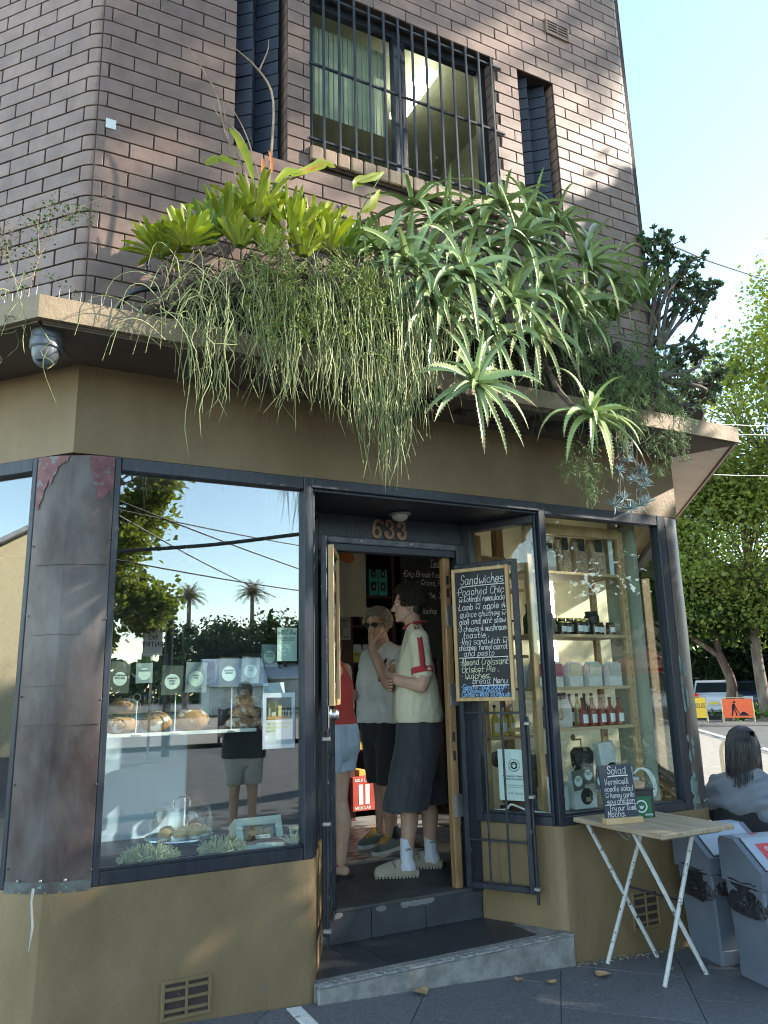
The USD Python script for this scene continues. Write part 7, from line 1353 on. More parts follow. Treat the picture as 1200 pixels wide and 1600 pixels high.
put('rim', MB().lathe([(0, 0), (.062, 0), (.070, -.008), (.060, -.016), (.05, -.016)], lc, 28), LK['zinc'], t); put('lens', MB().lathe([(.052, -.014), (.045, -.035), (.025, -.048), (0, -.052)], lc, 24), look('ribbed_lens', (.34, .33, .29), (.42, .41, .37), rough=.15), t)
put('white_tag', MB().box((.345, -.0045, 4.18), (.395, -.0008, 4.235), .0008), LK['paper'], smooth=False, label='small white square tag stuck to the bricks by the left corner', cat='tag')
# ================================================================ folding table, salad board, compost carton, bread bag
TZ = .622; tx0, tx1, ty0, ty1 = 3.03, 3.55, -.68, -.03
t = thing('folding_table', 'small folding table with a worn timber top and white chipped metal legs', 'table', (3.3, -.35, gz(3.3, -.35)))
LK['ttop'] = look('worn_table_top', (.28, .21, .13), (.44, .35, .24), rough=.5, nscale=4, stretch=(9, 1, 9), detail=7, spots=((.6, .55, .46), 8, .68))
put('tabletop', MB().box((tx0, ty0, TZ-.024), (tx1, ty1, TZ), .004), LK['ttop'], t, smooth=False)
LK['legpaint'] = look('chipped_white_leg', (.52, .52, .50), (.60, .60, .58), rough=.45, nscale=20, spots=((.09, .07, .06), 30, .60))
for (xa, ya), (xb, yb), y in (((3.14, -.07), (3.50, -.10), -.09), ((3.16, -.45), (3.53, -.41), -.44)):
    put('leg', MB().tube([(tx0+.05, y, TZ-.03), (xb, yb, gz(xb, yb)+.003)], .0115, 10), LK['legpaint'], t); put('leg', MB().tube([(tx1-.06, y-.026, TZ-.03), (xa, ya-.026, gz(xa, ya)+.003)], .0115, 10), LK['legpaint'], t)
m1 = A(3.325, -.09, .24); put('stretcher', MB().tube([m1, A(3.335, -.44, .24)], .006, 8), LK['iron'], t)
put('frame_rail', MB().tube([(tx0+.05, ty0+.05, TZ-.032), (tx1-.06, ty0+.05, TZ-.032)], .008, 8), LK['zinc'], t); put('frame_rail', MB().tube([(tx1-.05, ty0+.05, TZ-.032), (tx1-.05, ty1-.05, TZ-.032)], .008, 8), LK['zinc'], t); put('leg_clip', MB().tube(resample([(tx0+.06, -.30, TZ-.03), (tx0+.09, -.34, TZ-.075), (tx0+.12, -.34, TZ-.075), (tx0+.10, -.30, TZ-.03)], 12), .006, 6), LK['zinc'], t)
uu = unit((.83, -.16, 0)); SF2 = Frame((3.02, -.30, TZ+.028), uu, unit((uu[1], -uu[0], .10)), unit((-.0, .12, 1)))
t = thing('salad_board', 'small blue-black chalkboard headed Salad standing on the folding table in a timber foot', 'chalkboard', (3.14, -.3, TZ))
board(t, SF2, .205, .27, [('Salad', .05, .222, .036, 'chalk_w', True), ('Vermicelli', .022, .168, .030, 'chalk_w', 0), ('noodle salad', .018, .133, .026, 'chalk_w', 0), ('~ honey garlic', .018, .101, .026, 'chalk_w', 0), ('soy chicken', .02, .071, .026, 'chalk_w', 0), ('Try our Iced', .03, .036, .026, 'chalk_w', 0), ('Mocha.', .014, .006, .030, 'chalk_w', 0)], 43, 'slate_blue', .002, thick=.0032)
put('chalk_rule', MB().box((.006, .0145, .064), (.199, .0152, .067), 0, SF2), LK['chalk_w'], t, smooth=False)
put('timber_foot', MB().box((-.008, -.02, -.028), (.215, .035, .002), .003, Frame((3.02, -.30, TZ+.0285), uu, (uu[1], -uu[0], 0))), LK['ply'], t, smooth=False)
CF = Frame((3.235, -.235, TZ), unit((.92, -.35, 0)), unit((-.35, -.92, 0)))
t = thing('compost_carton', 'black carton with a green front and white leaf emblem on the folding table', 'carton', CF(A(0, 0, 0))); cgreen = look('compost_green', (.012, .13, .055), (.02, .16, .07), rough=.5); cblk = look('black_carton', (.022, .022, .025), (.04, .04, .042), rough=.55)
put('carton', MB().box((0, -.10, 0), (.17, -.0015, .145), .003, CF), cblk, t, smooth=False); put('green_front', MB().box((.002, -.001, .002), (.15, .0012, .112), 0, CF), cgreen, t, smooth=False)
put('lid_flap', MB().prism([(-.006, -.108), (.176, -.108), (.176, .004), (-.006, .004)], .1455, .1505, CF), cblk, t, smooth=False)
mb = MB(); disc(mb, CF, .092, .060, .034, .0016, 30, .026); put('emblem_ring', mb, LK['paper'], t, smooth=False)
mb = MB()
for a in (60, 90, 120): 
    q = math.radians(a); d = A(math.cos(q), math.sin(q)); nrm = A(-d[1], d[0]); b0 = A(.092, .044); v = [b0, b0+d*.013+nrm*.005, b0+d*.025, b0+d*.013-nrm*.005]; mb.add(CF(np.array([[p[0], .0017, p[1]] for p in v])), [[0, 1, 2, 3]])
put('emblem_leaf', mb, LK['paper'], t, smooth=False); put('print', words(CF, 'BioPak', .11, .012, .010, .0016, True), LK['paper'], t, smooth=False); put('print', words(CF, 'COMPOST', .006, .075, .009, .0016, True), LK['paper'], t, smooth=False)
t = thing('paper_bag', 'crumpled kraft bag lying folded on top of the green compost carton', 'bag', CF(A(.08, -.05, .15))); m = MB().box((.0, -.09, .151), (.13, -.01, .185), .012, CF); v, f = m.mesh(); v = v+.010*(np.stack([meshkit.noise(v*40, s_) for s_ in (1, 2, 3)], -1)-.5); put('bag', (v, f), kraft, t, smooth=False)
# ================================================================ two grey waste bins with swing lids and black liners
gb = look('grey_bin_plastic', (.105, .125, .16), (.125, .145, .18), rough=.5, nscale=5, bump=.12, bscale=140, bdist=.003); gbl = look('pale_bin_flap', (.30, .35, .43), (.34, .39, .47), rough=.4); liner = look('black_liner', (.008, .008, .010), (.02, .02, .023), rough=.25, nscale=20, bump=.6, bscale=35, bdist=.02)
def bin_(x, y, ang, label, sticker):
    z = gz(x+.15, y+.2); u = A(math.cos(ang), math.sin(ang), 0); v_ = A(-math.sin(ang), math.cos(ang), 0); fr = Frame((x, y, z), u, v_, (0, 0, 1)); t = thing('waste_bin', label, 'bin', (x, y, z))
    W, D_, H1 = .40, .29, .48
    body = m3.Manifold.batch_hull([ball((sx, sy, sz), .014, 12) for sx, sy, sz in [(.03+.012, .03, .015), (W-.042, .03, .015), (.042, D_-.03, .015), (W-.042, D_-.03, .015), (.016, .016, H1-.02), (W-.016, .016, H1-.02), (.016, D_-.016, H1-.02), (W-.016, D_-.016, H1-.02)]]); q = body.to_mesh(); put('body', (fr(q.vert_properties[:, :3]), q.tri_verts), gb, t, smooth=40)
    put('base_rim', MB().box((.022, .010, .0), (W-.022, D_-.010, .09), .012, fr), gb, t, smooth=False)
    ln = MB(); g = np.linspace(0, 2*np.pi, 57)[:-1]; sq = lambda a, w, d: (w/2*np.sign(np.cos(a))*np.abs(np.cos(a))**.35, d/2*np.sign(np.sin(a))*np.abs(np.sin(a))**.35); rr = np.random.default_rng(int(abs(y)*1000)); rows = []
    for k, zz in enumerate(np.linspace(H1-.13, H1+.012, 6)):
        o = .016+.010*math.sin(k*1.4)+(.012 if k == 0 else 0); cx_, cy_ = sq(g, W+2*o-.02, D_+2*o-.02); jit = rr.normal(size=56)*.004; rows.append(np.c_[W/2+cx_*(1+jit), D_/2+cy_*(1+jit), zz+.022*np.sin(g*3+1)*(k == 0)+rr.normal(size=56)*.004])
    ln.add(fr(np.vstack(rows)), [[j*56+i, j*56+(i+1) % 56, (j+1)*56+(i+1) % 56, (j+1)*56+i] for j in range(5) for i in range(56)]); lp = put('liner', ln, liner, t, smooth=False)
    put('liner_knot', MB().blob(fr(A(-.018, D_*.45, H1-.085)), (.022, .03, .028), 2, .5, 4, int(abs(y)*90)), liner, lp, smooth=False)
    L0, L1 = H1-.005, H1+.215
    lf_ = Frame(fr(A(0, 0, 0)), v_, (0, 0, 1), u); prof = [(-.008, L0), (-.008, L0+.085), (.175, L1), (D_-.01, L1), (D_+.008, L1-.02), (D_+.008, L0)]
    put('lid', MB().prism(prof, -.008, W+.008, lf_), gb, t, smooth=False)
    tt = unit(v_*.183+A(0, 0, L1-L0-.085)); nn = unit(np.cross(u, tt)); LS_ = math.hypot(.183, L1-L0-.085); sl = Frame(fr(A(0, -.008, L0+.085)), u, nn, tt)
    fl_ = put('swing_flap', MB().box((.035, .0, .012), (W-.035, .008, LS_+.0), .003, sl), gbl, t, smooth=False); put('flap_top', MB().box((.035, .16, L1-.002), (W-.035, D_-.05, L1+.006), .003, fr), gbl, t, smooth=False)
    put('flap_seam', MB().box((.028, -.001, .006), (W-.028, .003, LS_-.004), .001, sl), LK['black'], t, smooth=False)
    if sticker:
        rs = look('red_sticker', (.52, .035, .04), (.56, .05, .05), rough=.5); SFx = Frame(sl(A(.09, .0085, .03)), u, nn, tt)
        sk_ = put('sticker', MB().box((0, .0, 0), (.23, .0012, .145), 0, SFx), rs, t, smooth=False)
        for tx, z_, h_ in (('GENERAL', .095, .026), ('WASTE', .055, .026)): put('print', words(SFx, tx, .115, z_, h_, .0016, True, True), LK['paper'], sk_, smooth=False)
        mb = MB(); st, e = write('Let us all', .05, .014, .02, np.random.default_rng(5)); chalk(mb, st, SFx, .0016, .0022); put('print', mb, LK['paper'], sk_, smooth=False)
        put('sticker_mark', MB().blob(fr(A(.16, .22, L1+.007)), (.03, .016, .001), 2), rs, t)
bin_(3.68, -.375, math.radians(-10), 'grey waste bin with a pale flap, half hidden behind the nearer bin', False)
bin_(3.61, -.755, math.radians(-12), 'grey swing-lid bin with a red GENERAL WASTE sticker at the right border', True)
# ================================================================ far right: cars, road work signs, hoop, hedge, building, wires
tyre, hub, carglass = look('tyre_rubber', (.015, .015, .016), rough=.8), look('alloy_wheel', (.45, .45, .46), rough=.3, metal=.8), look('dark_car_glass', (.02, .025, .03), rough=.08)
def car(name, label, loc, ang, col, kind='hatch', plate=True, group='cars parked across the road'):
    """ang: heading of the car's nose; built with its rear at -x."""
    t = thing(name, label, 'car', loc, group); u = A(math.cos(ang), math.sin(ang), 0); fr = Frame(loc, u, (u[1], -u[0], 0)); pm = look(f'car_paint_{name}_{abs(hash(label)) % 1000 if False else len(label)}_{int(loc[0]*10)}', col, rough=.28, coat=.6, metal=.3)
    L, W, H = (3.8, 1.68, 1.5) if kind == 'hatch' else (4.5, 1.75, 1.45) if kind == 'sedan' else (4.6, 1.82, 1.68)
    low = [(-L/2+.04, .28), (-L/2, .50), (-L/2+.02, .80), (-L/2+.10, .92), (L/2-1.1, .95), (L/2-.25, .78), (L/2, .58), (L/2, .30), (L/2-.1, .22), (-L/2+.1, .22)]
    rr = -L/2+.22 if kind != 'sedan' else -L/2+1.0
    roof = [(rr-.08, .93), (rr+.30, H-.06), (rr+.55, H), (L/2-2.0, H), (L/2-1.75, H-.05), (L/2-1.0, .95)]
    SFr = Frame(fr(A(0, 0, 0)), u, (0, 0, 1), fr.n)
    def hull_prof(p, w0, w1):
        c = np.array(p); pts = []
        for x, z in p:
            k = ramp(w0, w1, np.clip((z-.3)/(H-.3), 0, 1)); pts += [fr(A(x, k/2, z)), fr(A(x, -k/2, z))]
        h = trimesh.convex.convex_hull(np.array(pts)); return (h.vertices, h.faces)
    put('body', hull_prof(low, W, W-.12), pm, t, smooth=25); put('cabin', hull_prof(roof, W-.02, W-.34), pm, t, smooth=25)
    def pane(name, pts, m=carglass): put(name, MB().add([fr(A(*p)) for p in pts], [[0, 1, 2, 3], [3, 2, 1, 0]]), m, t, smooth=False)
    y0, y1 = W/2-.14, W/2-.23
    xr0, xr1 = rr-.035, rr+.262
    dn = .012
    pane('rear_window', [(xr0-dn, -y0, 1.0), (xr0-dn, y0, 1.0), (xr1-dn, y1, H-.10), (xr1-dn, -y1, H-.10)]); pane('windscreen', [(L/2-1.08+.03, -y0, 1.0), (L/2-1.08+.03, y0, 1.0), (L/2-1.66+.03, y1, H-.10), (L/2-1.66+.03, -y1, H-.10)])
    for s in (1, -1): ya, yb = W/2-.062, W/2-.165; pane('side_window', [(rr+.12, s*(ya+.004), 1.0), (L/2-1.15, s*(ya+.004), 1.0), (L/2-1.75, s*(yb+.008), H-.10), (rr+.42, s*(yb+.008), H-.10)])
    for sx in (-L/2+.68, L/2-.78):
        for s in (1, -1):
            w = put('wheel', MB().lathe([(0, .09), (.20, .09), (.30, .085), (.315, .06), (.315, -.06), (.30, -.085), (0, -.085)], (0, 0, 0), 24, Frame(fr(A(sx, s*(W/2-.10), .315)), u, (0, 0, 1), fr.n*s)), tyre, t); put('rim', MB().lathe([(0, .095), (.19, .092), (.195, .085)], (0, 0, 0), 20, Frame(fr(A(sx, s*(W/2-.10), .315)), u, (0, 0, 1), fr.n*s)), hub, w)
    tl, hl = look('tail_light_red', (.45, .02, .02), rough=.2), look('headlight_glass', (.6, .62, .63), rough=.15)
    for s in (1, -1): put('tail_light', MB().box((-L/2-.012, s*(W/2-.06), .72), (-L/2+.14, s*(W/2-.28), .98), .03, fr), tl, t, smooth=False); put('headlight', MB().box((L/2-.30, s*(W/2-.02), .60), (L/2-.02, s*(W/2-.40), .76), .03, fr), hl, t, smooth=False)
    if plate: put('number_plate', MB().box((-L/2-.02, -.19, .52), (-L/2-.004, .19, .63), .003, fr), look('yellow_plate', (.6, .5, .08), rough=.5), t, smooth=False); put('number_plate', MB().box((L/2+.004, -.19, .42), (L/2+.02, .19, .53), .003, fr), LK['paper'], t, smooth=False)
    put('bumper', MB().box((-L/2-.03, -W/2+.06, .28), (-L/2+.12, W/2-.06, .48), .04, fr), pm, t, smooth=False); put('grille', MB().box((L/2-.04, -.45, .36), (L/2+.012, .45, .52), .02, fr), LK['black'], t, smooth=False)
    if kind == 'wagon':
        for s in (1, -1): put('roof_rail', MB().tube([fr(A(-L/2+.7, s*.60, H+.05)), fr(A(.4, s*.60, H+.05))], .022, 8), LK['black'], t)
    return t
def place(px, py, dist):
    """The spot on the street along this line of sight at a distance."""
    d = _fw*FPX+_rt*(px-600)-_up*(py-800); d = A(d[0], d[1], 0)/np.hypot(d[0], d[1]); p = A(CAM[0], CAM[1], 0)+d*dist; return A(p[0], p[1], gz(p[0], p[1]))
hd_ = math.atan2(20, 27)
car('parked_car', 'silver hatchback seen from behind with red tail lights and a yellow plate', place(1118, 1080, 37.5), hd_, (.50, .54, .62), 'hatch')
car('parked_car', 'white wagon with roof rails parked beyond the silver hatchback', place(1086, 1080, 46), hd_, (.72, .72, .72), 'wagon')
car('parked_car', 'dark blue sedan facing out, right of the silver hatchback', place(1158, 1075, 42), hd_+math.pi+.45, (.03, .045, .08), 'sedan')
car('parked_car', 'grey-blue sedan at the right of the row of parked cars', place(1187, 1075, 44), hd_+math.pi+.45, (.06, .08, .13), 'sedan')
car('parked_car', 'pale gold car mostly hidden behind the dark blue sedan', place(1146, 1070, 48), hd_+math.pi+.4, (.42, .38, .30), 'hatch')
def roadsign(px, dist, label, m, kind):
    c = place(px, 1100, dist); vw = unit(A(CAM[0]-c[0], CAM[1]-c[1], 0)); u = A(-vw[1], vw[0], 0); t = thing('road_work_sign', label, 'road sign', c); fr = Frame(c+A(0, 0, .10)-u*.5, u, unit(vw+A(0, 0, .12)), unit(A(0, 0, 1)-vw*.12)); w, h = (1.0, .72) if kind == 'man' else (.62, .78)
    put('panel', MB().box((0, 0, .05), (w, .012, h), .004, fr), m, t, smooth=False); ym_ = look('pale_steel_frame', (.5, .44, .28), rough=.5)
    put('frame', MB().tube([fr(A(-.03, -.01, -.10)), fr(A(-.02, -.01, h+.05)), fr(A(w+.02, -.01, h+.05)), fr(A(w+.03, -.01, -.10)), fr(A(-.03, -.01, -.10))], .016, 6), ym_, t)
    for x in (0, w): put('stay', MB().tube([fr(A(x, -.02, h)), fr(A(x, -.02, h))-vw*.45+A(0, 0, -h-.08)], .014, 6), ym_, t)
    if kind == 'man':
        P2 = lambda pts: [fr(A(x, .0135, z)) for x, z in pts]; k = LK['ink']
        put('figure', disc(MB(), fr, .40, .60, .045, .0135, 14), k, t, smooth=False)
        q = MB(); 
        for a in ([(.33, .55), (.42, .53), (.40, .38), (.30, .40)], [(.30, .40), (.36, .39), (.36, .28), (.30, .28)], [(.30, .28), (.35, .28), (.31, .12), (.26, .12)], [(.35, .40), (.40, .38), (.44, .26), (.40, .26)], [(.40, .26), (.44, .26), (.47, .12), (.42, .12)], [(.37, .52), (.41, .52), (.47, .36), (.44, .34)], [(.43, .37), (.455, .38), (.56, .17), (.53, .16)]): q.add(P2(a), [[0, 1, 2, 3], [3, 2, 1, 0]])
        put('figure', q, k, t, smooth=False); q = MB(); q.add(P2([(.52, .12), (.62, .25), (.70, .27), (.88, .12)]), [[0, 1, 2, 3], [3, 2, 1, 0]]); put('heap', q, k, t, smooth=False)
    else: put('print', words(fr, 'CYCLES' if False else 'VEHICLES', w*.5, .42, .15, .0135, True, True, None if False else .58), LK['ink'], t, smooth=False)
roadsign(1152, 31.5, 'orange road work sign with a black shovelling figure and heap', look('orange_sign', (.75, .10, .02), (.8, .12, .03), rough=.4), 'man')
roadsign(1097, 31.5, 'yellow road work sign half hidden by the copper column', look('amber_sign', (.75, .42, .02), (.8, .46, .03), rough=.4), 'text')
hp = place(1143, 1150, 12.2); t = thing('bike_hoop', 'cream metal bicycle hoop on the pavement beyond the seated person', 'bike hoop', hp); g = np.linspace(0, np.pi, 16); hu = unit(A(_rt[0], _rt[1], 0)); hpth = [hp-hu*.17]+[hp+A(0, 0, .62)+hu*-.17*math.cos(a)+A(0, 0, .17*math.sin(a)) for a in g]+[hp+hu*.17]
put('hoop', MB().tube(np.array(hpth), .028, 10), look('cream_hoop', (.6, .55, .42), rough=.4), t); put('base_plate', MB().lathe([(0, .006), (.07, .006), (.07, 0)], hp-hu*.17+A(0, 0, .002), 14), LK['zinc'], t)
# dark fence and hedge behind the car park, buildings with a stair
wd = look('dark_timber_fence', (.03, .026, .022), (.05, .045, .038), rough=.85, nscale=4); c0_, c1_ = place(1080, 1060, 56), place(1230, 1060, 54); t = thing('timber_fence', 'tall dark paling fence in the shade behind the parked cars', 'fence', c0_)
for i in range(70): p = c0_+(c1_-c0_)*(i/69); d = unit(c1_-c0_); put('paling', MB().bar(p, p+A(0, 0, 2.3+.05*math.sin(i*2.3)), .17, .03, d), wd, t, smooth=False)
t = thing('town_house', 'pale rendered building with an outside stair at the far right edge', 'building', place(1215, 1060, 50)); c = place(1215, 1060, 51); vw = unit(A(CAM[0]-c[0], CAM[1]-c[1], 0)); uu_ = A(-vw[1], vw[0], 0); fr = Frame(c, uu_, vw); wallm = look('pale_house_wall', (.5, .46, .36), (.56, .52, .42), rough=.8)
put('wall', MB().box((-.6, -6, 0), (8, 0, 6.5), 0, fr), wallm, t, smooth=False); put('roof', MB().prism([(-.9, 6.5), (8.3, 6.5), (3.7, 8.6)], -.3, 6.3, Frame(fr(A(0, 0, 0)), uu_, (0, 0, 1), -vw)), look('slate_roof', (.08, .08, .085), rough=.8), t, smooth=False)
for x in (.1, 2.4): w = put('window', MB().box((x, .01, 3.4), (x+1.0, .05, 5.0), .01, fr), LK['white'], t, smooth=False); put('pane', MB().box((x+.08, .052, 3.5), (x+.92, .058, 4.9), 0, fr), carglass, w, smooth=False)
st_ = MB()
for i in range(12): st_.box((-2.6+i*.2, .1, .0), (-2.4+i*.2, 1.1, .19*(i+1)), .005, fr)
put('stair', st_, wallm, t, smooth=False); put('stair_rail', MB().bar(fr(A(-2.6, 1.1, 1.0)), fr(A(-.2, 1.1, 3.3)), .12, .06), LK['white'], t, smooth=False)
gs = MB(); rr = np.random.default_rng(3); cgs = place(1222, 1100, 36)
for _ in range(500): p = cgs+rr.normal(size=3)*A(1.2, 1.2, 0)+A(0, 0, rr.uniform(.05, .5)); gs.add(*leaves(p[None], .25, rr))
put('low_hedge', gs, LK['leaf_mid'], smooth=False, label='low green plants at the kerb by the right border', cat='hedge', kind='stuff')
def wire(name, pts, r, l, m='black'):
    put(name, MB().tube(resample(pts, 24), r, 5), LK[m], smooth=True, label=l, cat='cable')
def far(px, py, dist): d = _fw*FPX+_rt*(px-600)-_up*(py-800); return CAM+d/np.linalg.norm(d)*dist
wire('overhead_cable', [FR(A(.6, .02, 4.35)), far(1040, 385, 11), far(1120, 412, 16), far(1260, 458, 24)], .016, 'thick overhead cable running from the right wall into the trees')
wire('overhead_wire', [far(1020, 655, 13), far(1150, 664, 17), far(1300, 668, 24)], .008, 'upper thin wire beside the right end of the awning', 'zinc'); wire('overhead_wire', [far(1020, 672, 13), far(1160, 679, 17), far(1300, 681, 24)], .008, 'second thin wire just under the upper one at the awning end', 'zinc'); wire('overhead_wire', [far(1040, 740, 13), far(1120, 742, 17), far(1300, 746, 24)], .008, 'lowest thin wire in front of the trees at the right', 'zinc')
# ================================================================ across the streets: what the shop windows mirror
def mir(px, py, dist): p = far(px, py, dist); return A(p[0], -p[1], p[2])
def spot(head_deg, rng_, n=(0, 0)):
    """A place across the road, seen mirrored in the shopfront at this heading and range."""
    a = math.radians(head_deg); x, y = rng_*math.sin(a), -CAM[1]-rng_*math.cos(a); return A(x, y, gz(x, y))
put('plaza', sheet(np.linspace(-60, 60, 25), np.linspace(-44, -19.5, 8), .03), LK['pave_pale'], smooth=True, kind='structure')
put('lawn', sheet(np.linspace(-90, 90, 19), np.linspace(-66, -45, 5), .05), LK['grass'], smooth=True, kind='structure')
def palm(label, base, h, seed):
    r = np.random.default_rng(seed); t = thing('palm_tree', label, 'palm', base, 'palms across the park'); top = A(*base)+A(r.normal()*.2, 0, h)
    put('trunk', MB().tube(resample([A(*base)-A(0, 0, .3), A(*base)+A(.1, 0, h*.5), top], 12), np.linspace(.32, .20, 12), 10), LK['bark'], t); mb, dead = MB(), MB()
    for i in range(54):
        th = i*2.4; a = ramp(.2, 1.5, i/53); p = arch(top, (math.cos(th)*math.sin(a), math.sin(th)*math.sin(a), math.cos(a)), 2.1*r.uniform(.85, 1.1), 1.9, 9, .1, r); side = unit(A(-math.sin(th), math.cos(th), 0))
        q = mb if i < 46 else dead
        q.tube(p, np.linspace(.03, .008, 9), 4, cap=False)
        for s in (1, -1):
            for j in range(2, 9):
                for k in (0, .5):
                    c = p[j-1]+(p[j]-p[j-1])*k; e = c+(side*s*.50+unit(p[j]-p[j-1])*.35+A(0, 0, -.18)*r.random())*(1-.05*j); w = unit(p[j]-p[j-1])*.035; q.add([c-w, c+w, e], [[0, 1, 2]])
    put('fronds', mb, LK['leaf_palm'], t, smooth=False); put('dead_fronds', dead, LK['thatch'], t, smooth=False)
LK['leaf_palm'] = look('palm_frond', (.11, .10, .03), (.22, .17, .06), rough=.5, nscale=1, trans=(1.3, 1.2, .7))
palm('palm mirrored left of centre in the big shop window', spot(13.1, 84), 11.2, 1); palm('palm mirrored right of centre in the big shop window', spot(17.6, 84), 11.6, 2)
src = None; r = np.random.default_rng(77)
DT = 'dark park tree in the belt across the road, seen only mirrored in the shop windows'
for i, (hd__, rg, sc) in enumerate([(14.5, 66, 1.0), (16.2, 62, .95), (18.6, 66, 1.12), (20.6, 60, .95), (23, 64, 1.1), (26, 60, 1.1), (30, 58, 1.15), (34, 52, 1.1), (38, 46, .95), (41.5, 50, 1.0), (45, 44, .9), (48.5, 48, 1.05), (52, 42, 1.0), (57, 44, 1.1), (63, 46, 1.2), (70, 50, 1.3), (-10, 70, 1.2), (-22, 64, 1.2)]):
    p = spot(hd__, rg)
    if src is None: src = tree('park_tree', DT, p, 7.4, [((0, 0, 4.4), (3.6, 3.6, 2.7)), ((1.4, .6, 3.4), (2.6, 2.6, 2.0))], 11000, .30, 'leaf_dark', 90, 'belt of park trees', trunk_r=.22, fork=.3)
    else: copy_of(src, p, r.uniform(0, 360), DT, 'belt of park trees', A(sc, sc, sc*r.uniform(.9, 1.1)))
# a far-off wood all round the horizon
n = 26000; a = r.uniform(0, 2*np.pi, n); rad = r.uniform(118, 165, n); hgt = 9.5*(.55+.45*np.sin(a*17)*np.sin(a*5+1)*.6+.4*np.sin(a*41)**2*.5)
P_ = np.c_[rad*np.cos(a), rad*np.sin(a), -.4+hgt*r.uniform(0, 1, n)**.8]
put('distant_wood', leaves(P_, 2.3, r), LK['leaf_dark'], smooth=False, label='far-off belt of trees along the horizon', cat='wood', kind='stuff')
def cottage(label, loc, ang, w, d, h, rh, wm, rm, wins=2, chim=0, name='cottage'):
    """A gabled house: front of width w along its own u, gable ends to the sides."""
    t = thing(name, label, 'house', loc); u = A(math.cos(ang), math.sin(ang), 0); fr = Frame(loc, u, (u[1], -u[0], 0)); rf = Frame(loc, fr.n, u, (0, 0, 1)); gf = Frame(fr(A(0, 0, 0)), fr.n, (0, 0, 1), u)
    prof = [(0, -.5), (0, h), (-d/2, h+rh), (-d, h), (-d, -.5)]; put('wall', MB().prism(prof, 0, w, gf), wm, t, smooth=False)
    o = .3; q = MB(); k = rh/(d/2)
    q.prism([(o, h-o*k+.02), (o, h-o*k+.16), (-d/2, h+rh+.16), (-d/2, h+rh+.02)], -.25, w+.25, gf); q.prism([(-d-o, h-o*k+.02), (-d/2, h+rh+.02), (-d/2, h+rh+.16), (-d-o, h-o*k+.16)], -.25, w+.25, gf); rp = put('roof', q, rm, t, smooth=False)
    for i in range(chim):
        x = w*(.25+.5*i); put('chimney', MB().box((x, -d/2-.35, h+rh-.7), (x+.9, -d/2+.35, h+rh+1.3), .03, fr), wm, t, smooth=False); put('chimney_pot', MB().lathe([(.14, 0), (.12, .6), (.15, .65)], fr(A(x+.3, -d/2, h+rh+1.3)), 14), look('terracotta_pot_%d' % int(x*10+w), (.4, .2, .1), rough=.8), rp)
    for i in range(wins):
        x = w*(i+.5)/wins-.5; f = put('window', MB().box((x, .01, .9), (x+1.0, .06, 2.3), .01, fr), LK['white'], t, smooth=False); put('pane', MB().box((x+.08, .062, 1.0), (x+.92, .068, 2.2), 0, fr), carglass, f, smooth=False)
    return t
tin, cream_, wht = look('pale_iron_roof', (.50, .52, .54), (.58, .60, .62), rough=.5, nscale=3, stretch=(6, 6, 1)), look('cream_painted_brick', (.56, .47, .29), (.62, .53, .34), rough=.8, nscale=12), look('white_weatherboard', (.5, .5, .46), (.58, .58, .54), rough=.7)
p = spot(14.2, 58); cottage('small cottage with a pale iron roof, mirrored beside the dark pole', p, .15, 3.6, 5, 2.0, 1.6, wht, tin, 1)
p = spot(18.8, 60); cottage('white weatherboard cottage mirrored behind the tag stands', p, .3, 2.6, 5, 2.4, 1.1, wht, tin, 1, 1)
p = spot(43, 36); cottage('long low grey building mirrored under the parasols in the right shop window', p, .75, 12, 6, 2.4, 1.3, look('grey_brick_wall', (.26, .24, .21), (.33, .30, .26), rough=.8), look('brown_tile_roof', (.16, .10, .07), rough=.8), 4)
# cream house across the side street, mirrored in the side window at the left edge
hl_ = A(-20.5, 5.6, gz(-15, 3)); cottage('cream house with grey iron roof and chimneys, mirrored at the left edge', hl_, math.radians(188), 9.5, 8.5, 4.0, 2.4, cream_, look('grey_iron_roof', (.26, .28, .30), (.33, .35, .37), rough=.5), 1, 2, 'house')
# pole, no-entry sign, railing, bollard
pb = spot(11.9, 20); put('dark_pole', MB().tube([pb, pb+A(0, 0, 3.7)], .10, 12), LK['iron'], smooth=True, label='thick dark street pole mirrored between the tree and the palms', cat='pole')
sp = spot(10.75, 19); t = thing('no_entry_sign', 'no entry sign on a thin pole across the road, mirrored by the dark pole', 'road sign', sp); sf = Frame(sp+A(-.22, .06, 2.35), (1, 0, 0), (0, 1, 0))
sf = Frame(sp+A(.22, .06, 2.35), (-1, 0, 0), (0, 1, 0)); put('panel', MB().box((0, 0, 0), (.44, .01, 1.0), .004, sf), LK['white'], t, smooth=False); put('red_disc', disc(MB(), sf, .22, .76, .18, .0115, 28), look('sign_red', (.5, .03, .03), rough=.4), t, smooth=False); put('white_bar', MB().box((.09, .012, .73), (.35, .0128, .79), 0, sf), LK['white'], t, smooth=False); put('pole', MB().tube([sp, sp+A(0, 0, 3.4)], .03, 8), LK['zinc'], t)
for tx, z in (('NO', .36), ('ENTRY', .20)): put('print', words(sf, tx, .22, z, .11, .0115, True, True), LK['ink'], t, smooth=False)
prev = None; t = thing('street_railing', 'dark post-and-rail barrier across the road, mirrored under the poster', 'railing', spot(21, 24))
for i, hd__ in enumerate(np.arange(15.5, 31, 1.75)):
    p = spot(hd__, 24); put('post', MB().tube([p, p+A(0, 0, 1.0)], .045, 8), LK['iron'], t)
    if prev is not None: put('rail', MB().tube([prev+A(0, 0, .95), p+A(0, 0, .95)], .03, 8), LK['iron'], t)
    prev = p
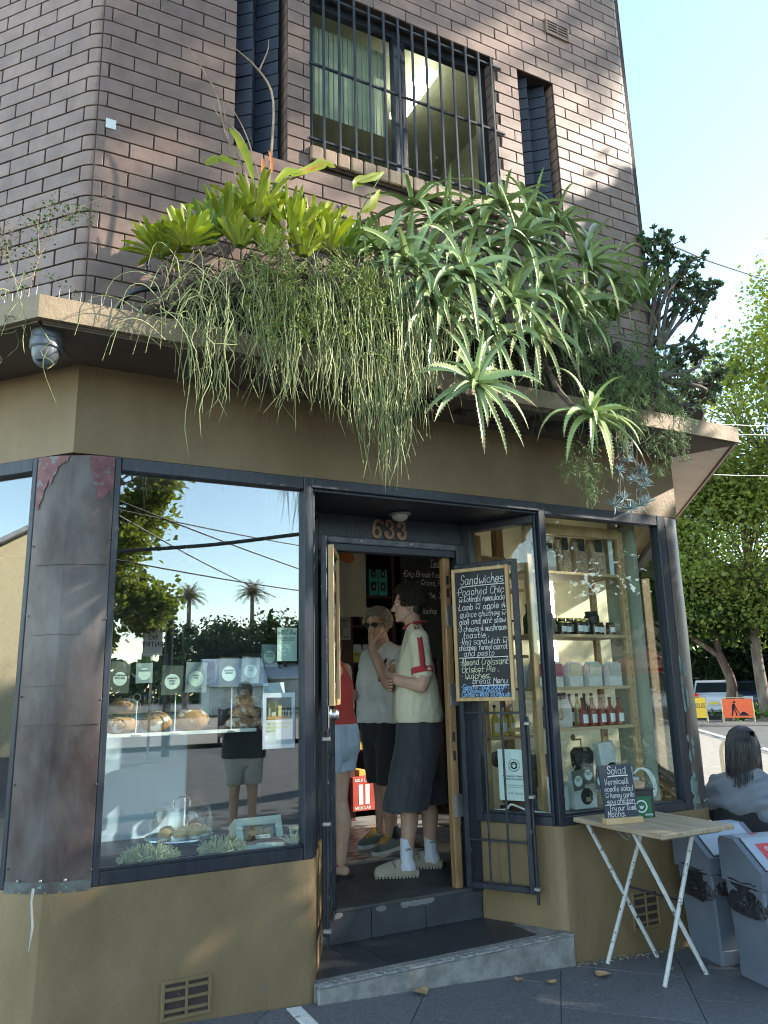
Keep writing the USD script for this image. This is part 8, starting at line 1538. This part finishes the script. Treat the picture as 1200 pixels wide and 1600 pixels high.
p = spot(19.2, 23.4); put('yellow_bollard', MB().tube([p, p+A(0, 0, 1.15)], .12, 12), look('yellow_green_post', (.35, .38, .04), rough=.5), smooth=True, label='yellow-green bollard beside the mirrored railing', cat='bollard')
# overhead wires and bracket arm
wire('bracket_arm', [mir(120, 866, 13), mir(185, 860, 12.4), mir(330, 850, 11.6), mir(470, 833, 11)], .03, 'black bracket arm over the road, mirrored across the big shop window')
for a, b, l in (((185, 775, 13), (480, 888, 17), 'black overhead wire mirrored falling to the right from the tree'), ((200, 872, 14), (480, 920, 18), 'lower black overhead wire mirrored under the bracket arm'), ((185, 790, 14), (480, 850, 19), 'thin upper overhead wire mirrored above the bracket arm'), ((240, 830, 14), (380, 905, 19), 'short slack overhead wire mirrored between the tree and the palms')):
    p, q = mir(*a), mir(*b); wire('overhead_wire', [p+(p-q)*.6, (p+q)/2-A(0, 0, .08), q+(q-p)*.6], .014, l)
# parasols and flowering shrubs mirrored low in the right window
red_ = look('red_parasol_cloth', (.55, .09, .05), (.6, .12, .07), rough=.8, trans=(1.3, .9, .8))
for hd__, rg, l in ((45.6, 22, 'red parasol mirrored in the middle of the right shop window'), (39.8, 23, 'red parasol mirrored at the left of the right shop window')):
    p = spot(hd__, rg); t = thing('parasol', l, 'parasol', p, 'red parasols'); put('pole', MB().tube([p, p+A(0, 0, 2.25)], .025, 8), LK['ply'], t); put('canopy', MB().lathe([(0, 2.35), (.75, 2.02), (1.3, 1.82), (1.3, 1.74)], p, 8), red_, t, smooth=False)
fl = MB(); r5 = np.random.default_rng(15); sb2 = MB()
for _ in range(2600):
    p = spot(r5.uniform(37, 50), r5.uniform(11.5, 13)); q = p+A(0, 0, r5.uniform(.05, .95)); (sb2.add(*leaves(q[None], .10, r5)) if r5.random() < .72 else fl.add(*leaves(q[None]+A(0, 0, .15), .06, r5)))
t = thing('flowering_shrubs', 'low shrubs with white flowers along the far kerb, mirrored in the right shop window', 'shrubs', spot(44, 12), None, 'stuff'); put('foliage', sb2, LK['leaf_mid'], t, smooth=False); put('flowers', fl, look('white_petal', (.62, .62, .56), rough=.7), t, smooth=False)
# somebody in black standing on the footpath behind the camera's right, mirrored in the left window
def bystander():
    b = A(2.62, -4.75, gz(2.62, -4.75)-.006); P = Body(b, (-.3, 1)); t = thing('person', 'person in a black T-shirt photographing the shop, mirrored in the left shop window', 'person', b)
    hd, H, ax = head(P, P(.02, 0, 1.50), P.f, .98); body = list(hd)+chain(P.all(((0, 0, 1.32), .055), ((.02, 0, 1.43), .052)))+[hullof(P.all(((0, .14, 1.28), .05), ((0, -.14, 1.28), .05), ((0, .1, 1.05), .10), ((0, -.1, 1.05), .10))), hullof(P.all(((0, .1, 1.05), .10), ((0, -.1, 1.05), .10), ((0, .09, .86), .115), ((0, -.09, .86), .115)))]
    for s in (1, -1):
        w = P(.27, s*.06, 1.33); body += chain([(P(0, s*.175, 1.28), .05), (P(.12, s*.24, 1.08), .04), (w, .026)])+fingers(P, w, A(0, 0, 1)+P.f*.2, -P.l*s, P.f*-.2-P.l*s*.5, .6, .95)+chain(P.all(((0, s*.085, .84), .095), ((.01, s*.095, .46), .056), ((-.01, s*.1, .09), .036)))+[hullof(P.all(((-.03, s*.1, .04), .036), ((.15, s*.11, .03), .03)))]
    put('body', skin_of(body, .015, 8), LK['skin3'], t, smooth=True); eyes(H, t)
    to = [hullof(P.all(((0, .15, 1.29), .055), ((0, -.15, 1.29), .055), ((.01, .11, 1.05), .115), ((.01, -.11, 1.05), .115))), hullof(P.all(((.01, .11, 1.05), .115), ((.01, -.11, 1.05), .115), ((.01, .11, .84), .125), ((.01, -.11, .84), .125)))]+[q for s in (1, -1) for q in chain([(P(0, s*.18, 1.28), .062), (P(.06, s*.215, 1.15), .06)])]
    put('black_tshirt', skin_of(to, .016, 6, lambda m: m.trim_by_plane((0, 0, 1), b[2]+.82), .01), cloth('black_jersey', (.015, .015, .018)), t, smooth=True)
    so = [hullof(P.all(((0, .09, .86), .12), ((0, -.09, .86), .12), ((0, .09, .78), .12), ((0, -.09, .78), .12)))]+chain(P.all(((0, .09, .80), .118), ((.01, .10, .56), .10)))+chain(P.all(((0, -.09, .80), .118), ((.01, -.10, .56), .10)))
    put('phone', MB().box((-.075, -.004, -.038), (.075, .004, .038), .003, Frame(P(.30, 0, 1.44), P.l, P.f)), LK['black'], t, smooth=False); put('pale_shorts', skin_of(so, .016, 6, lambda m: m.trim_by_plane((0, 0, 1), b[2]+.55), .01), cloth('pale_linen', (.45, .42, .36)), t, smooth=True)
    put('hair', skin_of([ell(H(-.02, 0, .035), A(.103, .088, .096), ax), ell(H(-.06, 0, -.03), A(.055, .075, .09), ax)], .012, 4), look('chestnut_hair', (.06, .035, .022), rough=.6), t, smooth=True)
    for s in (1, -1): put('shoe', MB().prism([tuple(P(x, s*.105+y, 0)[:2]) for x, y in ((-.08, -.035), (.1, -.045), (.2, -.02), (.2, .03), (.1, .045), (-.08, .035))], b[2]+.008, b[2]+.05), LK['black'], t, smooth=False)
bystander()
